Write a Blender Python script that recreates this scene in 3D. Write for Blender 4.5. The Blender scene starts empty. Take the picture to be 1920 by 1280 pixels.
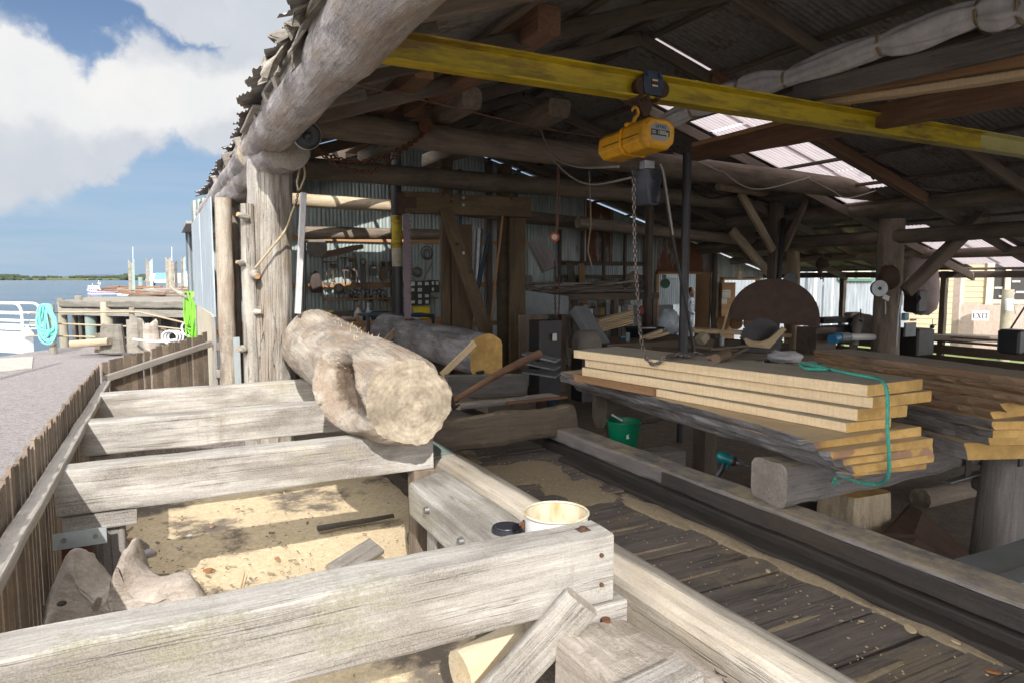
import bpy, math, random
from mathutils import Vector as V, Matrix, noise as NZ
random.seed(7)
S=bpy.context.scene; COL=S.collection
R=math.radians
# ------------------------------------------------------------------ camera
CH=1.45; F=1280.0
PITCH=math.atan(117/F); YAW=R(27.277)
FW=V((math.sin(YAW)*math.cos(PITCH),math.cos(YAW)*math.cos(PITCH),-math.sin(PITCH)))
RT=V((math.cos(YAW),-math.sin(YAW),0)); UP=RT.cross(FW); CP=V((0,0,CH))
cd=bpy.data.cameras.new('camera'); cam=bpy.data.objects.new('camera',cd); COL.objects.link(cam)
cd.sensor_width=36; cd.lens=24; cd.clip_start=.05; cd.clip_end=9000
cam.matrix_world=Matrix(((RT.x,UP.x,-FW.x,CP.x),(RT.y,UP.y,-FW.y,CP.y),(RT.z,UP.z,-FW.z,CP.z),(0,0,0,1)))
S.camera=cam
# survey helpers: where a sight line meets a real plane of the yard
def ray(px,py): return FW+RT*((px-960)/F)-UP*((py-640)/F)
def Zp(px,py,z): d=ray(px,py); return CP+d*((z-CH)/d.z)
def Xp(px,py,x): d=ray(px,py); return CP+d*(x/d.x)
def Yp(px,py,y): d=ray(px,py); return CP+d*(y/d.y)
def Dp(px,py,t): return CP+ray(px,py)*t
# ------------------------------------------------------------------ light
SUN=V((-.45,-1.5,1.02)).normalized()
sl=bpy.data.lights.new('sun','SUN'); sl.energy=2.5; sl.angle=R(.5); sl.color=(1,.945,.87)
so=bpy.data.objects.new('sun',sl); COL.objects.link(so); so.rotation_euler=SUN.to_track_quat('Z','Y').to_euler(); so.location=(-8,-20,15)
S.view_settings.view_transform='Standard'; S.view_settings.look='None'; S.view_settings.exposure=1.38; S.view_settings.gamma=1
# ------------------------------------------------------------------ node helpers
class N:
    def __init__(s,nt): s.nt=nt
    def n(s,t,**k):
        o=s.nt.nodes.new(t)
        for a,b in k.items(): setattr(o,a,b)
        return o
    def l(s,a,b): s.nt.links.new(a,b)
    def put(s,sock,v):
        if isinstance(v,bpy.types.NodeSocket): s.l(v,sock)
        elif v is not None:
            if isinstance(v,(tuple,list)) and len(v)==3 and sock.type=='RGBA': v=(*v,1)
            sock.default_value=v
    def math(s,op,a,b=None,c=None,clamp=False):
        o=s.n('ShaderNodeMath',operation=op,use_clamp=clamp)
        s.put(o.inputs[0],a)
        if b is not None: s.put(o.inputs[1],b)
        if c is not None: s.put(o.inputs[2],c)
        return o.outputs[0]
    def vm(s,op,a,b=None):
        o=s.n('ShaderNodeVectorMath',operation=op); s.put(o.inputs[0],a)
        if b is not None: s.put(o.inputs[1],b)
        return o.outputs['Value'] if op in('DISTANCE','LENGTH','DOT_PRODUCT') else o.outputs[0]
    def noise(s,vec,scale=1,detail=5,rough=.55,dist=0):
        o=s.n('ShaderNodeTexNoise'); s.l(vec,o.inputs['Vector']); o.inputs['Scale'].default_value=scale
        o.inputs['Detail'].default_value=detail; o.inputs['Roughness'].default_value=rough; o.inputs['Distortion'].default_value=dist
        return o
    def rng(s,v,a,b,c=0.,d=1.,smooth=False):
        o=s.n('ShaderNodeMapRange'); o.interpolation_type='SMOOTHSTEP' if smooth else 'LINEAR'
        s.put(o.inputs[0],v)
        for i,x in enumerate((a,b,c,d)): s.put(o.inputs[i+1],x)
        return o.outputs[0]
    def mix(s,f,a,b,mode='MIX'):
        o=s.n('ShaderNodeMix',data_type='RGBA',blend_type=mode); s.put(o.inputs[0],f); s.put(o.inputs[6],a); s.put(o.inputs[7],b)
        return o.outputs[2]
    def map(s,v,sc): return s.vm('MULTIPLY',v,sc)
# ------------------------------------------------------------------ sky
w=bpy.data.worlds.new('World'); S.world=w; w.use_nodes=True
g=N(w.node_tree); g.nt.nodes.clear()
sky=g.n('ShaderNodeTexSky',sky_type='NISHITA'); sky.sun_disc=False
sky.sun_elevation=math.asin(SUN.z); sky.sun_rotation=math.atan2(SUN.x,SUN.y)%(2*math.pi); sky.air_density=1; sky.dust_density=.6; sky.ozone_density=1.6
tc=g.n('ShaderNodeTexCoord'); dirv=tc.outputs['Generated']
nz=g.noise(dirv,5,6,.6); wob=g.vm('SUBTRACT',nz.outputs['Color'],(.5,.5,.5)); nz2=g.noise(dirv,14,7,.6)
wob=g.vm('ADD',g.map(wob,(.13,.13,.13)),g.map(g.vm('SUBTRACT',nz2.outputs['Color'],(.5,.5,.5)),(.07,.07,.07)))
dv=g.vm('ADD',dirv,wob)
def blobs(lst):
    out=None
    for px,py,r,fl in lst:
        c=ray(px,py).normalized(); rr=r/F
        d=g.vm('DISTANCE',g.map(dv,(1,1,fl)),(c.x,c.y,c.z*fl))
        v=g.rng(d,rr*1.25,rr*.55,0,1,True)
        out=v if out is None else g.math('MAXIMUM',out,v)
    return out
dens=blobs([(10,150,105,1.2),(90,215,105,1.3),(-40,260,140,1.2),(262,135,72,1.1),(240,215,105,1.4),(375,165,95,1.3),(440,225,95,1.4),(520,130,110,1.2),(350,15,110,2.6),(530,10,120,2.0),(180,265,95,1.8),(-200,150,200,1.2),(900,-100,260,1.4)])
soft=g.noise(dirv,9,8,.62)
dens=g.math('ADD',dens,g.math('MULTIPLY',g.math('SUBTRACT',soft.outputs[0],.5),.75),clamp=True)
dens=g.rng(dens,.10,.80,0,1,True)
sep=g.n('ShaderNodeSeparateXYZ'); g.l(dirv,sep.inputs[0])
streak=g.noise(g.map(dirv,(4,4,34)),1,6,.6)
low=g.rng(sep.outputs[2],.34,.0,.0,1,True)
dark=blobs([(100,305,120,1.9),(250,315,130,2.2),(330,40,150,2.2),(470,300,100,1.6),(-60,335,130,1.6),(540,50,120,1.6),(400,60,120,2)])
ccol=g.mix(g.math('MULTIPLY',dark,.75),(2.38,2.36,2.33),(1.30,1.44,1.68))
ccol=g.mix(g.rng(soft.outputs[0],.38,.70,0,.5),ccol,(1.95,2.02,2.12))
skc=g.mix(1,sky.outputs[0],(.19,.205,.24),'MULTIPLY')
skc=g.mix(.18,skc,(.8,1.1,1.5))
skc=g.mix(g.math('MULTIPLY',low,.85),skc,g.mix(g.rng(streak.outputs[0],.35,.7),(.92,1.36,1.88),(1.2,1.52,1.93)))
fin=g.mix(dens,skc,ccol)
# bright cloud added outside the view to lift the light inside the shed
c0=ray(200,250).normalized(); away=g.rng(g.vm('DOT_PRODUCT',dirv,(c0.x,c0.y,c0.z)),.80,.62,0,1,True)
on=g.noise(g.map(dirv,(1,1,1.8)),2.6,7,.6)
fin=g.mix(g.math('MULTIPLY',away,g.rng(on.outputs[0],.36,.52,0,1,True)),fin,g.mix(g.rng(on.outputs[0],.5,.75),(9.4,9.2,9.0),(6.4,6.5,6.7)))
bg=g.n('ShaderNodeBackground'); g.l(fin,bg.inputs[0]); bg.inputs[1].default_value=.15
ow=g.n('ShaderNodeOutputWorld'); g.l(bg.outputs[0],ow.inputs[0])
# ------------------------------------------------------------------ materials
MT={}
def newmat(name):
    m=bpy.data.materials.new(name); m.use_nodes=True; h=N(m.node_tree); h.nt.nodes.clear()
    p=h.n('ShaderNodeBsdfPrincipled'); o=h.n('ShaderNodeOutputMaterial'); h.l(p.outputs[0],o.inputs[0]); MT[name]=m
    t=h.n('ShaderNodeTexCoord'); inf=h.n('ShaderNodeObjectInfo')
    off=h.n('ShaderNodeCombineXYZ')
    for i,k in enumerate((37.,91.,53.)): h.l(h.math('MULTIPLY',inf.outputs['Random'],k),off.inputs[i])
    vec=h.vm('ADD',t.outputs['Object'],off.outputs[0])
    h.rand=inf.outputs['Random']; h.obj=t.outputs['Object']
    return m,h,p,vec
def bump(h,p,hgt,strength,dist=.01):
    b=h.n('ShaderNodeBump'); b.inputs['Strength'].default_value=strength; b.inputs['Distance'].default_value=dist
    h.l(hgt,b.inputs['Height']); h.l(b.outputs[0],p.inputs['Normal'])
def wood(name,lo,hi,stain=None,sa=.6,spot=None,spa=.5,g=26,rough=.82,bs=.5,crack=.6,s2=1.3,var=.25,dust=None,thr=.5,drip=0,spthr=.54,fine=1.0,rot=None,bd=.012,saw=0):
    m,h,p,v=newmat(name)
    n1=h.noise(h.map(v,(2.2,g*1.5,g*1.5)),1,10,.7,.15); n2=h.noise(h.map(v,(.7,2.2,2.2)),s2,6,.6); n3=h.noise(v,55,4,.7)
    nL=h.noise(h.map(v,(.5,3,3)),3.2,5,.65)
    c=h.mix(h.rng(h.math('ADD',h.math('MULTIPLY',n1.outputs[0],.62),h.math('MULTIPLY',nL.outputs[0],.38)),.37,.63),lo,hi)
    if stain:
        c=h.mix(h.math('MULTIPLY',h.rng(n2.outputs[0],thr-.04,thr+.16,0,1,True),sa),c,stain)
    if spot:
        n4=h.noise(h.map(v,(1.4,3,3)),1.1,7,.7); c=h.mix(h.math('MULTIPLY',h.rng(h.math('ADD',n4.outputs[0],h.math('MULTIPLY',h.math('SUBTRACT',n3.outputs[0],.5),.25)),spthr,spthr+.12,0,1,True),spa),c,spot)
    n5=h.noise(h.map(v,(.3,g*1.05,g*1.05)),1,2,.4,.0)
    ck=h.rng(h.math('ABSOLUTE',h.math('SUBTRACT',n5.outputs[0],.5)),0,.012,1,0)
    ck=h.math('MULTIPLY',ck,h.rng(n2.outputs[0],.40,.54))
    c=h.mix(h.math('MULTIPLY',ck,crack),c,tuple(x*.22 for x in lo))
    c=h.mix(h.rng(n3.outputs[0],.3,.75,.0,.35),c,tuple(x*.6 for x in lo))
    if drip:
        n6=h.noise(h.map(v,(7,1.5,.8)),1,5,.6); c=h.mix(h.math('MULTIPLY',h.rng(n6.outputs[0],.56,.72,0,1,True),drip),c,(.13,.105,.085))
    n7=h.noise(v,160,3,.6); c=h.mix(h.rng(n7.outputs[0],.30,.70,.0,.30*fine),c,tuple(min(1,x*1.25) for x in hi))
    if dust:
        geo=h.n('ShaderNodeNewGeometry'); sp=h.n('ShaderNodeSeparateXYZ'); h.l(geo.outputs['Normal'],sp.inputs[0])
        nd=h.noise(v,6,6,.7)
        c=h.mix(h.math('MULTIPLY',h.rng(sp.outputs[2],.75,.95),h.rng(nd.outputs[0],.42,.62)),c,dust)
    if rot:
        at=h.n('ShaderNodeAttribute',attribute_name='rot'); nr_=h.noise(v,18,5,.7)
        c=h.mix(h.rng(h.math('ADD',at.outputs['Fac'],h.math('MULTIPLY',h.math('SUBTRACT',nr_.outputs[0],.5),.5)),.30,.55,0,1,True),c,h.mix(h.rng(n1.outputs[0],.35,.65),rot,tuple(q*3.2 for q in rot)))  # rotten brown wood, also darkened so the sunlit hollow looks shaded
    if saw:
        n8=h.noise(h.map(v,(70,2,2)),1,3,.6); n9=h.noise(h.map(v,(1.2,14,14)),1,4,.6); c=h.mix(h.rng(n8.outputs[0],.42,.66,0,saw),c,tuple(x*.62 for x in lo)); c=h.mix(h.rng(n9.outputs[0],.55,.70,0,saw*.9),c,tuple(x*y for x,y in zip(lo,(.85,.68,.5))))
    if var:
        hv=h.n('ShaderNodeHueSaturation'); h.l(c,hv.inputs['Color']); h.l(h.rng(h.rand,0,1,1-var,1+var),hv.inputs['Value']); c=hv.outputs[0]
    h.l(c,p.inputs['Base Color']); p.inputs['Roughness'].default_value=rough
    hh=h.math('SUBTRACT',h.math('ADD',n1.outputs[0],h.math('MULTIPLY',n3.outputs[0],.35)),h.math('MULTIPLY',ck,crack))
    if bd>.013: hh=h.math('ADD',hh,h.math('MULTIPLY',n2.outputs[0],.8))
    bump(h,p,hh,bs,bd)
    return m
def ends(name,lo,hi,rings=34,crk=.6,rough=.85,red=None,ra=.02):
    m,h,p,v=newmat(name)
    v0=h.vm('ADD',h.obj,h.map(h.noise(h.obj,3,4,.6).outputs['Color'],(0,.05,.05)))
    s=h.n('ShaderNodeSeparateXYZ'); h.l(v0,s.inputs[0])
    r=h.math('SQRT',h.math('ADD',h.math('POWER',s.outputs[1],2),h.math('POWER',s.outputs[2],2)))
    ring=h.math('SINE',h.math('MULTIPLY',r,rings*6.28)); n=h.noise(v,14,7,.65)
    a=h.math('ARCTAN2',s.outputs[1],s.outputs[2])
    cv=h.n('ShaderNodeCombineXYZ'); h.l(h.math('MULTIPLY',a,5),cv.inputs[0]); h.l(h.math('MULTIPLY',r,1.2),cv.inputs[1])
    nr=h.noise(cv.outputs[0],2.6,3,.5); nm_=h.noise(v,7,4,.6); ck=h.math('MULTIPLY',h.rng(h.math('ABSOLUTE',h.math('SUBTRACT',nr.outputs[0],.5)),0,.008,1,0),h.rng(nm_.outputs[0],.42,.6)); nb=h.noise(v,2.6,7,.7)
    c=h.mix(h.rng(h.math('ADD',h.math('MULTIPLY',ring,ra),n.outputs[0]),.3,.75),lo,hi)
    c=h.mix(h.rng(nb.outputs[0],.44,.62,0,.78),c,tuple(x*.62 for x in lo))
    c=h.mix(h.math('MULTIPLY',ck,crk),c,tuple(x*.3 for x in lo))
    if red:
        n2=h.noise(v,5,3,.5); c=h.mix(h.rng(n2.outputs[0],.55,.62,0,.8,True),c,red)
    h.l(c,p.inputs['Base Color']); p.inputs['Roughness'].default_value=rough
    bump(h,p,h.math('SUBTRACT',h.math('MULTIPLY',n.outputs[0],.3),ck),.25,.006)
    return m
def plain(name,col,rough=.6,metal=0,c2=None,ns=8,amt=.6,lo=.45,hi=.65,bs=.15,em=None,es=0,c3=None,spec=None,st=(1,1,1)):
    m,h,p,v=newmat(name)
    v=h.map(v,st)
    n=h.noise(v,ns,7,.65); n2=h.noise(v,ns*7,4,.6)
    c=h.mix(h.rng(n.outputs[0],lo,hi,0,amt),col,c2 or tuple(x*.6 for x in col))
    if c3:
        n3=h.noise(v,ns*.4,6,.7); c=h.mix(h.rng(n3.outputs[0],.52,.64,0,.85),c,c3)
    c=h.mix(h.rng(n2.outputs[0],.35,.75,0,.22),c,tuple(x*.5 for x in col))
    h.l(c,p.inputs['Base Color']); p.inputs['Roughness'].default_value=rough; p.inputs['Metallic'].default_value=metal
    if spec is not None: p.inputs['Specular IOR Level'].default_value=spec
    if em: p.inputs['Emission Color'].default_value=(*em,1); p.inputs['Emission Strength'].default_value=es
    if bs: bump(h,p,h.math('ADD',n.outputs[0],h.math('MULTIPLY',n2.outputs[0],.4)),bs,.01)
    return m
wood('bleached',(.18,.167,.152),(.46,.443,.413),stain=(.10,.082,.068),sa=.88,spot=(.22,.20,.11),spa=.55,crack=1.0,thr=.465,g=34,s2=1.9,drip=.6)
wood('bleached_end',(.19,.165,.135),(.40,.36,.31),stain=(.12,.10,.09),sa=.5,g=30)
wood('mossy',(.18,.167,.152),(.46,.443,.413),stain=(.105,.085,.068),sa=.85,spot=(.17,.165,.085),spa=.7,crack=.9,s2=2.0,thr=.50,g=34,drip=.65,spthr=.50)
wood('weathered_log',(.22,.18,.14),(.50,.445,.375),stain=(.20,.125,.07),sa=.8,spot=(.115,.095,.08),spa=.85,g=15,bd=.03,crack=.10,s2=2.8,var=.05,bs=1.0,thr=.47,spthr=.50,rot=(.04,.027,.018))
wood('plate_log',(.17,.155,.165),(.50,.465,.45),stain=(.21,.145,.09),sa=.8,spot=(.075,.068,.078),spa=.9,g=16,bd=.03,crack=.10,s2=3.0,var=.05,bs=1.0,thr=.46,spthr=.49)
wood('post_log',(.26,.235,.205),(.53,.50,.45),stain=(.20,.145,.095),sa=.85,spot=(.20,.19,.18),spa=.75,g=22,bd=.025,crack=.9,s2=2.2,var=.10,bs=1.0,thr=.46,spthr=.50)
ends('log_end',(.17,.135,.10),(.45,.395,.30),rings=32,crk=.75,ra=.03)
wood('hollow',(.045,.03,.02),(.13,.085,.055),stain=(.03,.02,.016),sa=.8,g=20,bs=1,var=.0)
wood('bark_grey',(.10,.095,.10),(.34,.33,.345),stain=(.055,.045,.04),sa=.85,spot=(.30,.20,.11),spa=.5,g=9,crack=.8,s2=3.0,bs=1.0,thr=.46)
wood('bark_red',(.13,.08,.05),(.42,.29,.19),stain=(.24,.12,.055),sa=.75,spot=(.06,.05,.055),spa=.85,g=9,crack=.7,s2=3.2,bs=1.0,thr=.45)
wood('sawn',(.58,.43,.25),(.74,.585,.385),stain=(.56,.42,.25),sa=.6,g=20,crack=.15,rough=.75,bs=.3,var=.22,saw=.24)
ends('sawn_end',(.60,.36,.11),(.76,.50,.19),rings=60,crk=.35,red=None)
ends('sawn_end_red',(.60,.36,.11),(.76,.51,.20),rings=60,crk=.35,red=(.33,.19,.14))
wood('sawn_top',(.27,.245,.20),(.40,.37,.31),stain=(.46,.36,.22),sa=.55,g=20,crack=.2,var=.05,bs=.2)
wood('sawn_red',(.30,.16,.075),(.44,.26,.13),stain=(.22,.11,.05),sa=.5,g=20,crack=.2)
wood('brown',(.10,.075,.055),(.21,.165,.125),stain=(.05,.04,.035),sa=.7,spot=(.24,.20,.16),spa=.4,crack=.6,dust=(.30,.24,.16))
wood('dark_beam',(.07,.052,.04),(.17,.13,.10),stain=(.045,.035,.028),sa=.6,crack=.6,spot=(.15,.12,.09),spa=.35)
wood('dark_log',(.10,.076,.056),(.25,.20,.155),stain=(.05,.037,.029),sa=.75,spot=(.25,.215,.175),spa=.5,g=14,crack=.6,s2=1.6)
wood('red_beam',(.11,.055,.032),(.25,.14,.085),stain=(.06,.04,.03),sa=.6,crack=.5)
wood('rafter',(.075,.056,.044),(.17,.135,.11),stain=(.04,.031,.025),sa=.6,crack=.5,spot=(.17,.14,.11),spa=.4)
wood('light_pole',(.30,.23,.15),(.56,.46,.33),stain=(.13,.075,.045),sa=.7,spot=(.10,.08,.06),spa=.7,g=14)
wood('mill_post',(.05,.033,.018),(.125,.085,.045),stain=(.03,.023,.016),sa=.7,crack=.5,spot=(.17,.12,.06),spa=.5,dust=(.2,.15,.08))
wood('picket_wood',(.115,.085,.06),(.235,.185,.14),stain=(.07,.055,.045),sa=.6,crack=.6,var=.35)
wood('fence_rail',(.26,.235,.21),(.42,.39,.355),stain=(.20,.16,.12),sa=.5,crack=.6)
wood('rail_cap',(.34,.30,.245),(.56,.51,.44),stain=(.22,.19,.155),sa=.5,spot=(.45,.34,.22),spa=.4,crack=.8)
wood('rail_grey',(.15,.135,.13),(.31,.285,.27),stain=(.07,.06,.055),sa=.6,crack=.8,dust=(.40,.33,.23))
wood('tarred',(.018,.015,.014),(.058,.048,.043),stain=(.07,.045,.025),sa=.4,crack=.4,rough=.7)
wood('deck_wood',(.105,.087,.078),(.275,.235,.21),stain=(.05,.042,.039),sa=.6,spot=(.30,.235,.15),spa=.9,spthr=.50,g=22,crack=.9,rough=.75,bs=.9,s2=2.2)
wood('teal_timber',(.15,.215,.205),(.27,.35,.33),stain=(.42,.38,.30),sa=.5,crack=.5)
wood('paling',(.12,.105,.09),(.33,.305,.265),stain=(.08,.07,.06),sa=.6,spot=(.38,.37,.26),spa=.4,crack=.7,var=.35)
wood('jetty_wood',(.13,.118,.10),(.27,.25,.215),stain=(.075,.062,.05),sa=.7,spot=(.33,.31,.27),spa=.4,crack=.6)
wood('jetty_pile',(.05,.045,.04),(.14,.125,.105),stain=(.03,.03,.028),sa=.6)
wood('pale_post',(.27,.235,.17),(.42,.375,.29),stain=(.20,.22,.17),sa=.5)
wood('stump_wood',(.25,.215,.185),(.47,.42,.37),stain=(.16,.125,.10),sa=.8,spot=(.11,.085,.065),spa=.7,bd=.03,g=16,crack=.15,s2=1.8,var=.05,bs=.7)
wood('fresh_log',(.40,.31,.19),(.58,.47,.33),stain=(.34,.33,.27),sa=.7,g=14,spot=(.50,.33,.13),spa=.6)
def corr(name,col,rust,ra,thr=.5,rough=.45,metal=.35):
    m,h,p,v=newmat(name)
    n=h.noise(h.map(v,(1.2,1.2,.5)),1.6,7,.65); n2=h.noise(h.map(v,(9,9,1)),1.5,5,.6)
    c=h.mix(h.rng(n2.outputs[0],.35,.7),col,tuple(x*.6 for x in col))
    f=h.math('MULTIPLY',h.rng(h.math('ADD',n.outputs[0],h.math('MULTIPLY',h.math('SUBTRACT',n2.outputs[0],.5),.35)),thr,thr+.1,0,1,True),ra)
    c=h.mix(f,c,rust); h.l(c,p.inputs['Base Color']); p.inputs['Roughness'].default_value=rough
    h.l(h.math('MULTIPLY',h.math('SUBTRACT',1,f),metal),p.inputs['Metallic'])
    return m
corr('roof_iron',(.30,.29,.285),(.10,.055,.03),.6,.55,.6,.2)
corr('galv',(.42,.45,.46),(.16,.07,.03),.7,.56)
corr('galv_green',(.36,.42,.41),(.13,.08,.04),.5,.6)
corr('rusty_iron',(.28,.27,.26),(.15,.05,.018),.95,.40,.7,.1)
corr('wall_iron',(.58,.64,.68),(.25,.2,.15),.3,.66,.38,.5)
corr('white_iron',(.27,.30,.34),(.3,.3,.3),.2,.6,.5,.0)
corr('grey_blue_iron',(.20,.235,.26),(.1,.1,.1),.3,.6,.5,.2)
m,h,p,v=newmat('skylight_sheet')
p.inputs['Base Color'].default_value=(.42,.38,.39,1); p.inputs['Roughness'].default_value=.5
tr=h.n('ShaderNodeBsdfTranslucent'); tr.inputs[0].default_value=(.36,.315,.325,1)
mx=h.n('ShaderNodeMixShader'); n=h.noise(h.map(v,(1,6,1)),2,5,.6); h.l(h.rng(n.outputs[0],.3,.7,.75,.95),mx.inputs[0])
h.l(p.outputs[0],mx.inputs[1]); h.l(tr.outputs[0],mx.inputs[2]); h.l(mx.outputs[0],[q for q in h.nt.nodes if q.type=='OUTPUT_MATERIAL'][0].inputs[0])
plain('crane_yellow',(.50,.37,.012),.5,0,(.24,.17,.012),3.4,.85,c3=(.11,.06,.022),bs=.15,st=(.8,4,5))
plain('crane_pale',(.46,.42,.16),.55,0,(.34,.30,.12),3)
plain('hoist_yellow',(.72,.36,.012),.42,0,(.50,.24,.012),5,.6,bs=.04,c3=(.40,.20,.02))
plain('trolley_blue',(.045,.075,.12),.5,.2,(.03,.03,.035),9,.8)
plain('black_plastic',(.018,.02,.026),.42,0,(.03,.032,.04),6,bs=.05)
plain('bag_plastic',(.035,.04,.055),.45,0,(.05,.055,.07),4,bs=.05)
plain('steel_grey',(.28,.29,.31),.4,.8,(.2,.18,.16),9)
plain('steel_dark',(.06,.06,.065),.5,.6,(.05,.035,.025),9)
plain('galv_steel',(.40,.45,.47),.45,.5,(.3,.33,.34),6)
plain('rust',(.12,.048,.022),.85,.1,(.06,.03,.018),18,.8,bs=.5)
plain('rust_dark',(.085,.045,.03),.8,.2,(.05,.03,.025),14,.8,bs=.3)
plain('chain_steel',(.22,.20,.19),.45,.7,(.14,.07,.04),12)
plain('guard_iron',(.085,.052,.042),.7,.15,(.12,.07,.05),5,.8,bs=.2)
plain('purple_blade',(.17,.125,.15),.5,.3,(.11,.08,.09),6)
plain('grey_wash',(.42,.42,.43),.7,0,(.30,.29,.28),9,.7,st=(1,5,5))
plain('white_paint',(.60,.61,.62),.4,0,(.66,.66,.65),6,.4,bs=.03)
plain('tin',(.56,.53,.42),.35,.1,(.42,.25,.07),5,.8,bs=.05,st=(3,3,.6))
plain('paint_dregs',(.55,.38,.16),.35,0,(.40,.20,.05),10,.9)
plain('green_plastic',(.0,.155,.075),.38,0,(.0,.13,.06),5,.5,bs=.03)
plain('lime',(.13,.40,.02),.5,0,(.22,.52,.05),8,.7,bs=.05)
plain('turquoise',(.14,.57,.50),.7,0,(.28,.68,.62),40,.8,bs=.4)
plain('rope_teal',(.03,.36,.29),.7,0,(.20,.42,.30),70,.8,bs=.4)
plain('rope_tan',(.36,.29,.19),.85,0,(.22,.17,.11),40,.7,bs=.4)
plain('cable_grey',(.30,.28,.24),.6,0,(.2,.18,.15),20)
plain('wire_rust',(.24,.13,.10),.6,.3,(.14,.07,.05),20)
plain('cloth_white',(.62,.62,.65),.85,0,(.42,.42,.46),7,.7,bs=.3)
plain('cloth_sack',(.33,.275,.265),.9,0,(.24,.20,.19),6,.8,bs=.3)
plain('drill_teal',(.0,.13,.14),.4,0,(.0,.09,.10),6,bs=.03)
plain('orange_ring',(.62,.13,.05),.5,0,None,9)
plain('glass_pale',(.55,.55,.58),.25)
plain('lamp_on',(.9,.9,.6),.5,0,em=(1,.88,.32),es=1.3)
plain('card',(.42,.26,.10),.8)
plain('paper',(.68,.66,.60),.8,0,(.58,.56,.5))
plain('yellow_tub',(.75,.56,.01),.4)
plain('cabinet_green',(.045,.06,.055),.5)
plain('blue_frame',(.03,.055,.085),.5,.1)
plain('blue_paint',(.02,.20,.42),.45)
plain('light_blue',(.16,.36,.48),.5)
plain('red_paint',(.45,.03,.02),.5)
plain('purple_hull',(.20,.12,.42),.4,0,(.5,.48,.55),2)
plain('skin',(.50,.30,.22),.5)
plain('hair',(.10,.055,.03),.7)
plain('shirt',(.20,.25,.33),.85,0,(.62,.66,.72),26,1,.46,.54)
plain('tool_steel',(.13,.115,.11),.5,.5,(.10,.06,.04),10)
plain('tool_wood',(.16,.10,.06),.7,0,(.10,.065,.045),10)
plain('hat_felt',(.22,.20,.175),.9,0,(.15,.13,.11),9)
plain('brown_felt',(.075,.055,.05),.9)
plain('beige_board',(.40,.345,.22),.6,0,(.36,.31,.20),2)
plain('cream_trim',(.62,.50,.36),.6)
plain('green_trim',(.05,.14,.11),.5)
plain('window_dark',(.025,.024,.025),.55)
plain('window_pale',(.40,.39,.37),.25)
plain('fence_pale',(.46,.36,.31),.8,0,(.30,.24,.2),8)
plain('sign_white',(.74,.74,.74),.5)
plain('ink',(.02,.02,.03),.6)
plain('plate_grey',(.30,.30,.32),.4,.4)
plain('grey_sheet',(.20,.22,.235),.55,.2,(.14,.15,.155),5)
plain('plastic_film',(.42,.47,.52),.25,0,(.28,.32,.36),9,.9,bs=.4)
plain('leaf_brown',(.34,.15,.05),.7)
plain('stone',(.42,.40,.41),.85,0,(.30,.29,.30),9)
plain('chip',(.60,.47,.30),.8)
plain('concrete',(.33,.315,.285),.9)
plain('foam_white',(.72,.73,.74),.6)
plain('scrub',(.055,.072,.030),.95,0,(.085,.085,.035),.04,.8,bs=0)
plain('bush_green',(.030,.048,.026),.95,0,(.055,.065,.03),.08,.8,bs=0)
plain('far_hill',(.055,.085,.125),1,0,(.045,.07,.11),.004,.8,bs=0)  # blue of distance haze is put into the hill's colour
plain('grass',(.12,.17,.04),.95,0,(.18,.18,.07),3,.8)
def ground(name,cols,scale,rough=.95,bs=.6,big=None):
    m,h,p,v=newmat(name); n=h.noise(v,scale,8,.75); n2=h.noise(v,scale*6,3,.6); n3=h.noise(v,.75,7,.68)
    c=h.mix(h.rng(n.outputs[0],.33,.66),cols[0],cols[1]); c=h.mix(h.rng(n2.outputs[0],.52,.72),c,cols[2])
    if big: c=h.mix(h.rng(n3.outputs[0],big[1],big[1]+.10,0,.9,True),c,big[0])
    h.l(c,p.inputs['Base Color']); p.inputs['Roughness'].default_value=rough; bump(h,p,h.math('ADD',n.outputs[0],n2.outputs[0]),bs,.02)
    return m
ground('gravel',((.115,.10,.10),(.27,.245,.245),(.52,.49,.48)),16,bs=1.0)
ground('sawdust',((.56,.44,.27),(.80,.67,.47),(.40,.30,.18)),26,big=((.11,.092,.08),.525))
ground('earth',((.045,.038,.034),(.10,.085,.072),(.22,.19,.15)),14,big=((.20,.15,.09),.56))
ground('deck_dust',((.30,.235,.15),(.46,.37,.245),(.17,.125,.08)),40)
ground('pit_soil',((.10,.085,.072),(.20,.17,.14),(.40,.31,.20)),16)
ground('shed_dirt',((.10,.08,.062),(.20,.16,.12),(.26,.21,.15)),9)
m,h,p,v=newmat('sea'); n=h.noise(h.map(v,(.5,1.3,1)),.9,8,.65); n2=h.noise(h.map(v,(.02,.05,1)),1,4,.5)
c=h.mix(h.rng(n2.outputs[0],.35,.7),(.045,.085,.125),(.07,.115,.155)); h.l(c,p.inputs['Base Color']); p.inputs['Roughness'].default_value=.22; p.inputs['IOR'].default_value=1.33
bump(h,p,n.outputs[0],.9,.25)
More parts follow.
